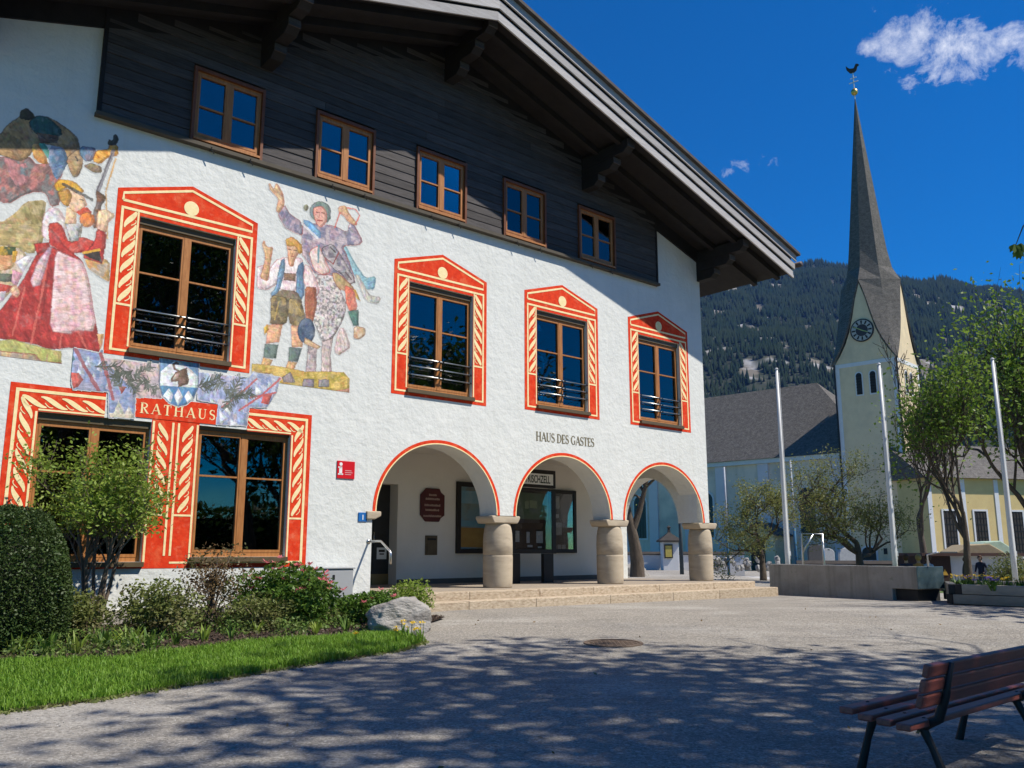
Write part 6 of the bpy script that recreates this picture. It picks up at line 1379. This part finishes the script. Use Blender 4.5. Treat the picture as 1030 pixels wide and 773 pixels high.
put('crown', leaves('small_tree_leaf', C, .062, ML_priv, rng, .5, .1), o)
bd = lambda px, py: (lambda g: (g[0], g[1], ground_z(g[0], g[1]) + .03))(gnd(px, py))
fb_ = lambda u, off: (lambda g: (g[0], g[1], ground_z(g[0], g[1]) + .03))(fw(u, off, 0))
bush('pink_flowering_shrub', 'fresh green shrub with pink flowers before the grey cabinet', fb_(6.35, 1.6), .85, .6, .44, 9500, .07, ML_shrub, 71, 20, .9, .5, .5, flower=(ML_pink, 52, .15))
bush('bronze_shrub', 'loose bronze-leaved shrub under the second ground floor window', fb_(5.35, 1.15), .62, .5, .62, 2600, .05, ML_brown, 72, 30, 1., .5, .5)
bush('olive_shrub', 'low olive green shrub at the foot of the small tree', fb_(4.35, 1.75), .55, .5, .36, 4600, .06, ML_olive, 73, 26, 1., lump=.6)
bush('olive_shrub', 'small grey-green shrub between bronze shrub and pink flowers', fb_(5.75, 1.9), .5, .42, .26, 2600, .055, ML_olive, 74, 20, 1., lump=.6)
bush('olive_shrub', 'low shrub left of the small tree beside clipped shrub', fb_(3.45, 1.5), .45, .4, .34, 2600, .06, ML_olive, 75, 20, 1., lump=.6)
bush('twiggy_shrub', 'upright yellow-green shrub between pink shrub and boulder', fb_(8.35, 1.9), .36, .34, .30, 2600, .06, ML_priv, 76, 24, .9, .38)
bush('red_green_shrub', 'bushy green shrub with few pink flowers beside the boulder', fb_(7.45, 2.2), .55, .42, .24, 4200, .065, ML_shrub, 77, 12, .85, flower=(ML_pink, 9, .13))
# leafy perennials in the bed: strap leaved clumps
def clump(name, label, loc, n, L, w, lm, seed, spread=.16, group=None, cat='plant', flower=None, nf=0):
    rng = np.random.default_rng(seed); V = []; F = []
    for i in range(n):
        a = rng.uniform(0, 6.283); r = rng.uniform(0, spread); l = L * rng.uniform(.6, 1.15); le = rng.uniform(.15, .75); c, s = math.cos(a), math.sin(a); b0 = len(V)
        x, y = r * c, r * s
        for t, wd in ((0, .5), (.35, 1.), (.7, .8), (1., .06)):
            px, pz = le * l * t ** 1.5, l * t * (1 - .35 * le * t)
            for sg in (-1, 1): V.append((x + c * px - s * sg * w * wd / 2, y + s * px + c * sg * w * wd / 2, pz))
        F += [(b0 + 2 * k, b0 + 2 * k + 1, b0 + 2 * k + 3, b0 + 2 * k + 2) for k in range(3)]
    o = thing(name, label, cat, loc, 0, group); put('leaves', npmesh(name, np.array(V), np.array(F), lm), o)
    for j in range(nf):
        a = rng.uniform(0, 6.283); x, y, h = rng.uniform(.02, spread) * math.cos(a), rng.uniform(.02, spread) * math.sin(a), L * rng.uniform(.9, 1.3)
        b = MB(); b.tube([(x * .5, y * .5, 0), (x, y, h)], .004, 4); b.build('stem', ML_shrub, o, recalc=False); put('blossom', rosette('blossom', .046, 8, flower, rng), o, (x, y, h))
    return o
GP = 'strap-leaved perennials along the bed edge'
for i, (px, py) in enumerate(((15, 661), (48, 662), (78, 661), (104, 656), (128, 653), (176, 652), (205, 648), (232, 647), (258, 640), (150, 657), (318, 640), (348, 638))):
    big = px < 130 or px == 150
    clump('strap_leaved_perennial', ('leftmost', 'second', 'third', 'fourth', 'fifth', 'seventh', 'eighth', 'ninth', 'tenth', 'sixth', 'eleventh', 'twelfth')[i] + ' strap-leaved perennial from the left along the mulch bed edge', bd(px, py), 26 if big else 12, .27 if big else .22, .03, ML_shrub if i % 2 else ML_priv, 80 + i, .2 if big else .07, GP)
clump('violet_flower', 'small plant with violet flowers in front of pink shrub', bd(228, 626), 20, .16, .03, ML_shrub, 95, .1, flower=ML_vio, nf=7)
clump('orange_tulip', 'small plant with orange and yellow blossom before the olive shrub', bd(256, 632), 14, .2, .03, ML_priv, 96, .08, flower=ML_yel, nf=4)
GY = 'yellow flowers by the boulder'
for i, (px, py) in enumerate(((400, 650), (412, 646), (419, 650), (405, 643), (360, 657), (424, 645))):
    clump('yellow_flower', ('yellow flower clump just left of the boulder foot', 'yellow flower clump in front of the boulder middle', 'yellow flower clump in front of the boulder right end', 'yellow flower clump closest to the boulder face', 'lone yellow flower in the grass left of the boulder', 'rightmost small yellow flower on the gravel by boulder')[i], bd(px, py), 12, .16, .02, ML_grass, 100 + i, .06, GY, flower=ML_yel, nf=4 if i < 4 else 2)
# boulder
q = gnd(396, 640); me = rock_mesh('boulder', .50, .36, .34, 3, M_rock, 5, .26)
o = tag(put('boulder', me, None, (q[0] + .02, q[1] + .42, ground_z(q[0], q[1]) + .17), R(35)), 'rough pale grey boulder at the end of the garden bed', 'boulder')
for p_ in me.polygons: p_.use_smooth = True
# dry leaves, twigs and moss bits that break up the bed and the lawn
# loose bark, as real chips
rng = np.random.default_rng(120)
def inside(P, poly):
    m = np.zeros(len(P), bool); Q = np.array(poly)
    for i in range(len(Q)):
        (ax_, ay), (bx_, by_) = Q[i], Q[i - 1]
        c = ((ay > P[:, 1]) != (by_ > P[:, 1])) & (P[:, 0] < (bx_ - ax_) * (P[:, 1] - ay) / (by_ - ay + 1e-12) + ax_); m ^= c
    return m
def scatter(poly, n):
    Q = np.array(poly); P = rng.uniform(Q.min(0), Q.max(0), (n, 2)); P = P[inside(P, poly)]; return P, np.vectorize(ground_z)(P[:, 0], P[:, 1])
P, z = scatter(BED, 16000); C = np.column_stack([P, z + .04 + rng.uniform(0, .015, len(P))])
kind(tag(put('bark_chips', leaves('bark_chips', C, .045, leafmat('bark_chip', (.05, .03, .02), (.14, .095, .065), .0), rng, .5)), 'dark bark chips spread over the garden bed', 'bark'), 'stuff')
P, z = scatter(BED, 60000); f_ = fbm(P[:, 0] * 1.6 + 3, P[:, 1] * 1.6, 3, 19); k = f_ > .47; P, z, f_ = P[k], z[k], f_[k]; P, z, f_ = P[:16000], z[:16000], f_[:16000]
C = np.column_stack([P, z + .04 + rng.uniform(0, 1, len(P)) * np.clip((f_ - .47) * 1.6, .03, .2)])
kind(tag(put('ground_cover', leaves('ground_cover', C, .05, leafmat('ground_cover_leaf', (.10, .19, .03), (.20, .27, .07), .35, (.16, .17, .06)), rng, .45, -.3)), 'low leafy ground cover spreading between the shrubs of the bed', 'ground cover'), 'stuff')
# grass: blades on the strip
P, z = scatter(LAWN, 150000); n = len(P); L = .068 * rng.uniform(.5, 1.5, n) * (.7 + .7 * fbm(P[:, 0] * 2.5, P[:, 1] * 2.5, 3, 5)); a = rng.uniform(0, 6.283, n); le = rng.uniform(.1, .9, n); w = .0045 * rng.uniform(.7, 1.4, n)
c, s = np.cos(a), np.sin(a); B = np.column_stack([P, z + .01]); sd_ = np.column_stack([-s, c, 0 * c]) * w[:, None]; m_ = B + np.column_stack([c * le * L * .3, s * le * L * .3, L * .55]); t_ = B + np.column_stack([c * le * L, s * le * L, L * (1 - .3 * le)])
V = np.stack([B - sd_, B + sd_, m_ + sd_ * .8, m_ - sd_ * .8, t_], 1).reshape(-1, 3); b0 = np.arange(n) * 5
F = np.concatenate([np.stack([b0, b0 + 1, b0 + 2], -1), np.stack([b0, b0 + 2, b0 + 3], -1), np.stack([b0 + 3, b0 + 2, b0 + 4], -1)])
kind(tag(put('grass', npmesh('grass', V, F, ML_grass)), 'bright green grass strip along the gravel edge', 'grass'), 'stuff')
# ragged edge of lawn and bed: gravel and weeds creep in
edge = GX(lawn_edge); E = []
for i in range(len(edge) - 1):
    for t in np.linspace(0, 1, 260): E.append(np.array(edge[i]) * (1 - t) + np.array(edge[i + 1]) * t + rng.normal(size=2) * np.array([.03, .05]))
E = np.array(E); C = np.column_stack([E, np.vectorize(ground_z)(E[:, 0], E[:, 1]) + .012])
kind(tag(put('edge_weeds', leaves('edge_weeds', C, .06, ML_olive, rng, .35, -.4)), 'thin weeds and grass tufts along the gravel edge', 'weeds'), 'stuff')
P, z = scatter([(-2, 2.5), (6, 2.5), (9, 13), (4, 15), (-3, 12), (-5, 6)], 30000); C = np.column_stack([P, z + .004])
kind(tag(put('loose_grit', leaves('loose_grit', C, .009, mat('grit', (.5, .48, .45), (.3, .29, .27), 60.), rng, .9)), 'loose grit scattered over the square', 'grit'), 'stuff')
P, z = scatter([(-4, 4), (6, 3), (9, 13), (6, 20), (-1, 15), (-4, 9)], 60); C = np.column_stack([P, z + .008])
kind(tag(put('fallen_leaves', leaves('fallen_leaves', C, .05, leafmat('dry_leaf', (.16, .10, .04), (.28, .20, .09), .1), rng, .5)), 'few dry leaves and bud scales lying on the square', 'leaves'), 'stuff')
# pansies in the planter
rp = random.Random(5); GPz = 'pansies in the timber planter'
for i in range(26):
    a = rp.uniform(2.4, 6.9); r = rp.uniform(.9, 1.6); x, y = pc[0] + r * math.cos(a), pc[1] + r * math.sin(a)
    yel = x > 9.62
    clump('pansy', ('yellow pansy in the right part of the timber planter' if yel else 'violet pansy in the left part of the timber planter'), (x, y, pz + .30), 20, .2, .05, ML_shrub, 200 + i, .14, 'yellow ' + GPz if yel else 'violet ' + GPz, flower=ML_yel if yel else ML_vio, nf=9)
# tall chestnut trees right of and behind the viewer: they shade the square
def chestnut(label, loc, height, seed, cr, cc, n, size=.26):
    rng = np.random.default_rng(seed); o = thing('chestnut_tree', label, 'tree', loc, 0, 'chestnut trees beside the square')
    segs, tips = grow(rng, (0, 0, 0), height, .36, levels=4, spread=.7, trunk_frac=.42, nchild=(4, 6), curl=.3, ratio=.72)
    C, d = ball(rng, n, cr[0], cr[1], cr[2], .75, lump=.35, seed=seed); C = C + np.array(cc) - np.array(loc)
    clus = C[rng.integers(0, len(C), n // 14)]; C = clus[rng.integers(0, len(clus), n)] + rng.normal(size=(n, 3)) * .34
    # keep every twig and leaf out of the sight cone except the low branch that reaches in
    W = C + np.array(loc); az = np.degrees(np.arctan2(W[:, 0], W[:, 1])); el = np.degrees(np.arctan2(W[:, 2] - EYE, np.hypot(W[:, 0], W[:, 1])))
    C = C[(az > 36) | (el > 44) | (W[:, 1] < 1)]
    S2 = []
    for P_, R_, lv in segs:
        Wp = np.array(P_) + np.array(loc); az = np.degrees(np.arctan2(Wp[:, 0], Wp[:, 1])); el = np.degrees(np.arctan2(Wp[:, 2] - EYE, np.hypot(Wp[:, 0], Wp[:, 1])))
        if ((az > 35) | (el > 44) | (Wp[:, 1] < 1)).all(): S2.append((P_, R_, lv))
    put('trunk', wood_mesh('chestnut_wood', S2, M_bark), o); put('crown', leaves('chestnut_crown', C, size, ML_chest, rng, .6, .4), o); return o
CT = chestnut('tall chestnut tree just right of the view shading the bench', (11.2, 5.2, ground_z(11, 5)), 15, 301, (4.3, 4.2, 3.2), (9.6, 5.6, 11.6), 6400)
chestnut('tall chestnut tree behind the viewer on the right', (13.5, -1.5, ground_z(13, -1)), 15, 302, (4.6, 4.4, 3.4), (11.4, .8, 11.4), 6400)
chestnut('chestnut tree further right beside the square', (21, 3.5, 0), 14, 303, (4.5, 4.5, 4.2), (21, 3.5, 9.5), 3600)
chestnut('smaller chestnut tree just right of the view shading the planter', (16.8, 15.0, ground_z(16.8, 15)), 9.5, 305, (3.0, 3.0, 2.4), (16.6, 15.0, 7.3), 4200)
chestnut('chestnut tree far right behind the square', (27, 11.5, 0), 13, 304, (4.2, 4.2, 4.2), (27, 11.0, 8.5), 7000)
for i, (x, y, h_, lab) in enumerate(((24., -7., 12.5, 'broad leafy tree far behind the viewer, nearest of the park trees'), (31., 1., 13., 'broad leafy park tree far right of the square'), (33., -12., 14., 'tallest broad leafy park tree far behind the viewer'), (39., 8., 13., 'outermost broad leafy park tree on the right'), (20., -15., 13., 'broad leafy park tree straight behind the chestnuts'))):
    tree('park_tree', lab, (x, y, ground_z(x, y)), h_, .3, 310 + i, 6500, .42, ML_chest, 'park trees behind the square', levels=3, spread=.7, trunk_frac=.2, nchild=(4, 6), lspread=.75, fit=4.6, zmin=.8)
rng = np.random.default_rng(77); P = np.column_stack([rng.uniform(0, 44, 26000), rng.normal(0, .7, 26000), rng.uniform(0, 4.6, 26000) + .5 * fbm(rng.uniform(0, 9, 26000), rng.uniform(0, 9, 26000), 2, 3)])
o = thing('horizon_block_hedge', 'unseen dark hedge added to block the bright horizon in window reflections', 'hedge', (36.5, -26, -.6), R(90)); put('foliage', leaves('hedge_leaf', P, .34, ML_chest, rng, .6), o); b = MB(); b.box(0, 44, -.35, .35, 0, 3.9); b.build('inner_wood', mat('inner_twigs', (.02, .025, .012)), o)  # added out of view, keeps the low horizon dark in the window reflections
# one low twig of the first chestnut hangs into the picture at the right edge
Lq = np.array(CT.location); e0 = at(1022, 246, 11.) - Lq; st_ = np.array([-.6, 2.4, 8.0]); b = MB(); P_ = [st_ * (1 - t) + (e0 + np.array([.12, 0, .25])) * t + np.array([0, 0, .5 * math.sin(math.pi * t)]) for t in np.linspace(0, 1, 7)]; P_.append(e0)
b.tube(P_, [.05, .045, .035, .028, .02, .014, .009, .005], 6); b.build('low_branch', M_bark, CT, smooth=True, recalc=False)
rng = np.random.default_rng(9); V = []; F = []
for c_ in (e0 + np.array([-.02, 0, 0]), e0 + np.array([.10, .05, .03]), e0 + np.array([.03, 0, -.07])):
    for j in range(6):                               # palmate leaf, six leaflets hanging
        a = (j - 2.5) * .42; l = .13 * (1.1 - .12 * abs(j - 2.5)); dv = np.array([math.sin(a) * .8, rng.normal() * .15, -math.cos(a)]); dv /= np.linalg.norm(dv); sv = np.cross(dv, [0, 1, 0]); sv /= np.linalg.norm(sv); b0 = len(V)
        for t, w_ in ((0, .08), (.35, .16), (.68, .26), (1, .02)):
            for sg in (-1, 1): V.append(c_ + dv * l * t + sv * sg * w_ * l * .8 + np.array([0, .02 * t, 0]))
        F += [(b0 + 2 * k, b0 + 2 * k + 1, b0 + 2 * k + 3, b0 + 2 * k + 2) for k in range(3)]
put('hanging_leaves', npmesh('hanging_leaves', np.array(V), np.array(F), ML_chest), CT)

# ------------------------------------------------------------------ people beyond the trough
def person(label, loc, rz, pose, top, trouser, hair, scale=1.):
    J = {}
    if pose == 'sit':
        pts = [((0, 0, .50), .13), ((0, .0, .68), .125), ((0, .0, .90), .135), ((0, .0, 1.03), .06), ((0, -.01, 1.10), .055), ((0, -.015, 1.20), .095), ((0, -.01, 1.29), .07)]
        ed = [(0, 1), (1, 2), (2, 3), (3, 4), (4, 5), (5, 6)]
        for s in (-1, 1):
            b = len(pts); pts += [((s * .17, 0, .95), .06), ((s * .23, -.03, .74), .047), ((s * .17, -.22, .60), .04), ((s * .14, -.34, .56), .035)]; ed += [(2, b), (b, b + 1), (b + 1, b + 2), (b + 2, b + 3)]
            b = len(pts); pts += [((s * .10, -.05, .47), .09), ((s * .12, -.42, .47), .065), ((s * .12, -.45, .08), .045), ((s * .12, -.60, .04), .04)]; ed += [(0, b), (b, b + 1), (b + 1, b + 2), (b + 2, b + 3)]
    else:
        pts = [((0, 0, .90), .13), ((0, -.01, 1.08), .125), ((0, -.03, 1.32), .14), ((0, -.05, 1.46), .06), ((0, -.07, 1.52), .055), ((0, -.10, 1.61), .095), ((0, -.10, 1.70), .07)]
        ed = [(0, 1), (1, 2), (2, 3), (3, 4), (4, 5), (5, 6)]
        for s in (-1, 1):
            b = len(pts); pts += [((s * .18, -.03, 1.38), .062), ((s * .25, -.02, 1.12), .048), ((s * .22, -.20, .96), .04), ((s * .18, -.30, .95), .035)]; ed += [(2, b), (b, b + 1), (b + 1, b + 2), (b + 2, b + 3)]
            b = len(pts); pts += [((s * .10, 0, .84), .09), ((s * .11, -.02 * s, .47), .062), ((s * .12, .03 * s, .08), .045), ((s * .13, -.14 + .03 * s, .04), .04)]; ed += [(0, b), (b, b + 1), (b + 1, b + 2), (b + 2, b + 3)]
    me = bpy.data.meshes.new('person_cage'); me.from_pydata([p[0] for p in pts], ed, []); tmp = bpy.data.objects.new('tmp', me); COL.objects.link(tmp)
    sk = tmp.modifiers.new('skin', 'SKIN'); lay = me.skin_vertices[0].data
    for i, p in enumerate(pts): lay[i].radius = (p[1], p[1]); lay[i].use_root = (i == 0)
    ss = tmp.modifiers.new('sub', 'SUBSURF'); ss.levels = 2; ss.render_levels = 2
    body = bpy.data.meshes.new_from_object(tmp.evaluated_get(bpy.context.evaluated_depsgraph_get())); bpy.data.objects.remove(tmp)
    body.materials.clear()
    for m in (mat('skin', (.50, .30, .21)), top, trouser, M_iron): body.materials.append(m)
    zn = 1.03 if pose == 'sit' else 1.46; zw = .56 if pose == 'sit' else .90
    for f in body.polygons:
        c = f.center; f.use_smooth = True
        hand = (c.y < -.29 and c.z > .5 and pose == 'sit' and abs(c.x) > .08) or (pose != 'sit' and c.y < -.26 and .85 < c.z < 1.05)
        f.material_index = 0 if c.z > zn or hand else (1 if c.z > zw or (abs(c.x) > .2 and c.z > zw - .1) else (3 if c.z < .09 else 2))
    o = thing('person', label, 'person', loc, rz); o.scale = (scale,) * 3
    put('body', body, o)
    hz = 1.215 if pose == 'sit' else 1.63; hy = -.005 if pose == 'sit' else -.085
    bm = bmesh.new(); bmesh.ops.create_uvsphere(bm, u_segments=16, v_segments=12, radius=.112)
    bmesh.ops.delete(bm, geom=[v for v in bm.verts if v.co.y < -.045 and v.co.z < .045], context='VERTS')
    for v in bm.verts: v.co = (v.co.x * .95, v.co.y * 1.05 + .012, v.co.z * 1.12 + .02)
    hm = bpy.data.meshes.new('hair'); bm.to_mesh(hm); bm.free(); hm.materials.append(hair); put('hair', hm, o, (0, hy, hz))
    return o
def seat(q, rz, lab):
    o = thing('garden_bench', lab, 'bench', q, rz); b = MB(); b.box(-.9, .9, -.2, .2, .38, .42); b.build('seat', M_beam, o)
    for s in (-.7, .7): b = MB(); b.box(s - .04, s + .04, -.17, .17, 0, .379); b.build('leg', M_beam, o)
q = at(925, 566, 31.); gz = ground_z(q[0], q[1]); seat((q[0], q[1], gz), R(-12), 'plain wooden bench beyond the trough with people on it')
Mt = [mat('navy_cloth', (.02, .025, .05)), mat('orange_cloth', (.55, .24, .06)), mat('light_cloth', (.42, .44, .46)), mat('blue_jeans', (.06, .09, .17)), mat('dark_trousers', (.03, .03, .03))]
Mh = [mat('brown_hair', (.09, .045, .025)), mat('blond_hair', (.42, .27, .11)), mat('grey_hair', (.35, .33, .31))]
for px, lab, tp, hr, rz in ((911.5, 'seated person in dark jacket above the trough edge', Mt[0], Mh[0], 160), (924, 'seated person in orange top between two others', Mt[1], Mh[1], 175), (933.5, 'seated person in pale shirt right of the orange top', Mt[2], Mh[0], 200)):
    q2 = at(px, 566, 31.); person(lab, (q2[0], q2[1], gz + .12), R(rz), 'sit', tp, Mt[3], hr, .98)
q = at(989, 590, 34.); person('standing person in dark blue jacket and jeans behind the planter', (q[0], q[1], ground_z(q[0], q[1])), R(-50), 'stand', Mt[0], Mt[3], Mh[0], .80)
q = at(971.5, 590, 34.5); person('person in black clothes half hidden by the leafy tree trunk', (q[0], q[1], ground_z(q[0], q[1])), R(60), 'stand', Mt[4], Mt[4], Mh[0], .76)

# ------------------------------------------------------------------ haze over the valley
hz = MB(); hz.box(-1400, 2900, -60, 3200, -2.5, 1020)
hm = bpy.data.materials.new('valley_haze'); hm.use_nodes = True; N = hm.node_tree.nodes; N.clear(); ho = N.new('ShaderNodeOutputMaterial'); pv = N.new('ShaderNodeVolumePrincipled')
pv.inputs['Color'].default_value = (.2, .42, 1, 1); pv.inputs['Density'].default_value = .00005; pv.inputs['Anisotropy'].default_value = .0; hm.node_tree.links.new(pv.outputs[0], ho.inputs['Volume'])
kind(tag(hz.build('haze', hm), 'thin blue haze lying over the valley', 'haze'), 'stuff')
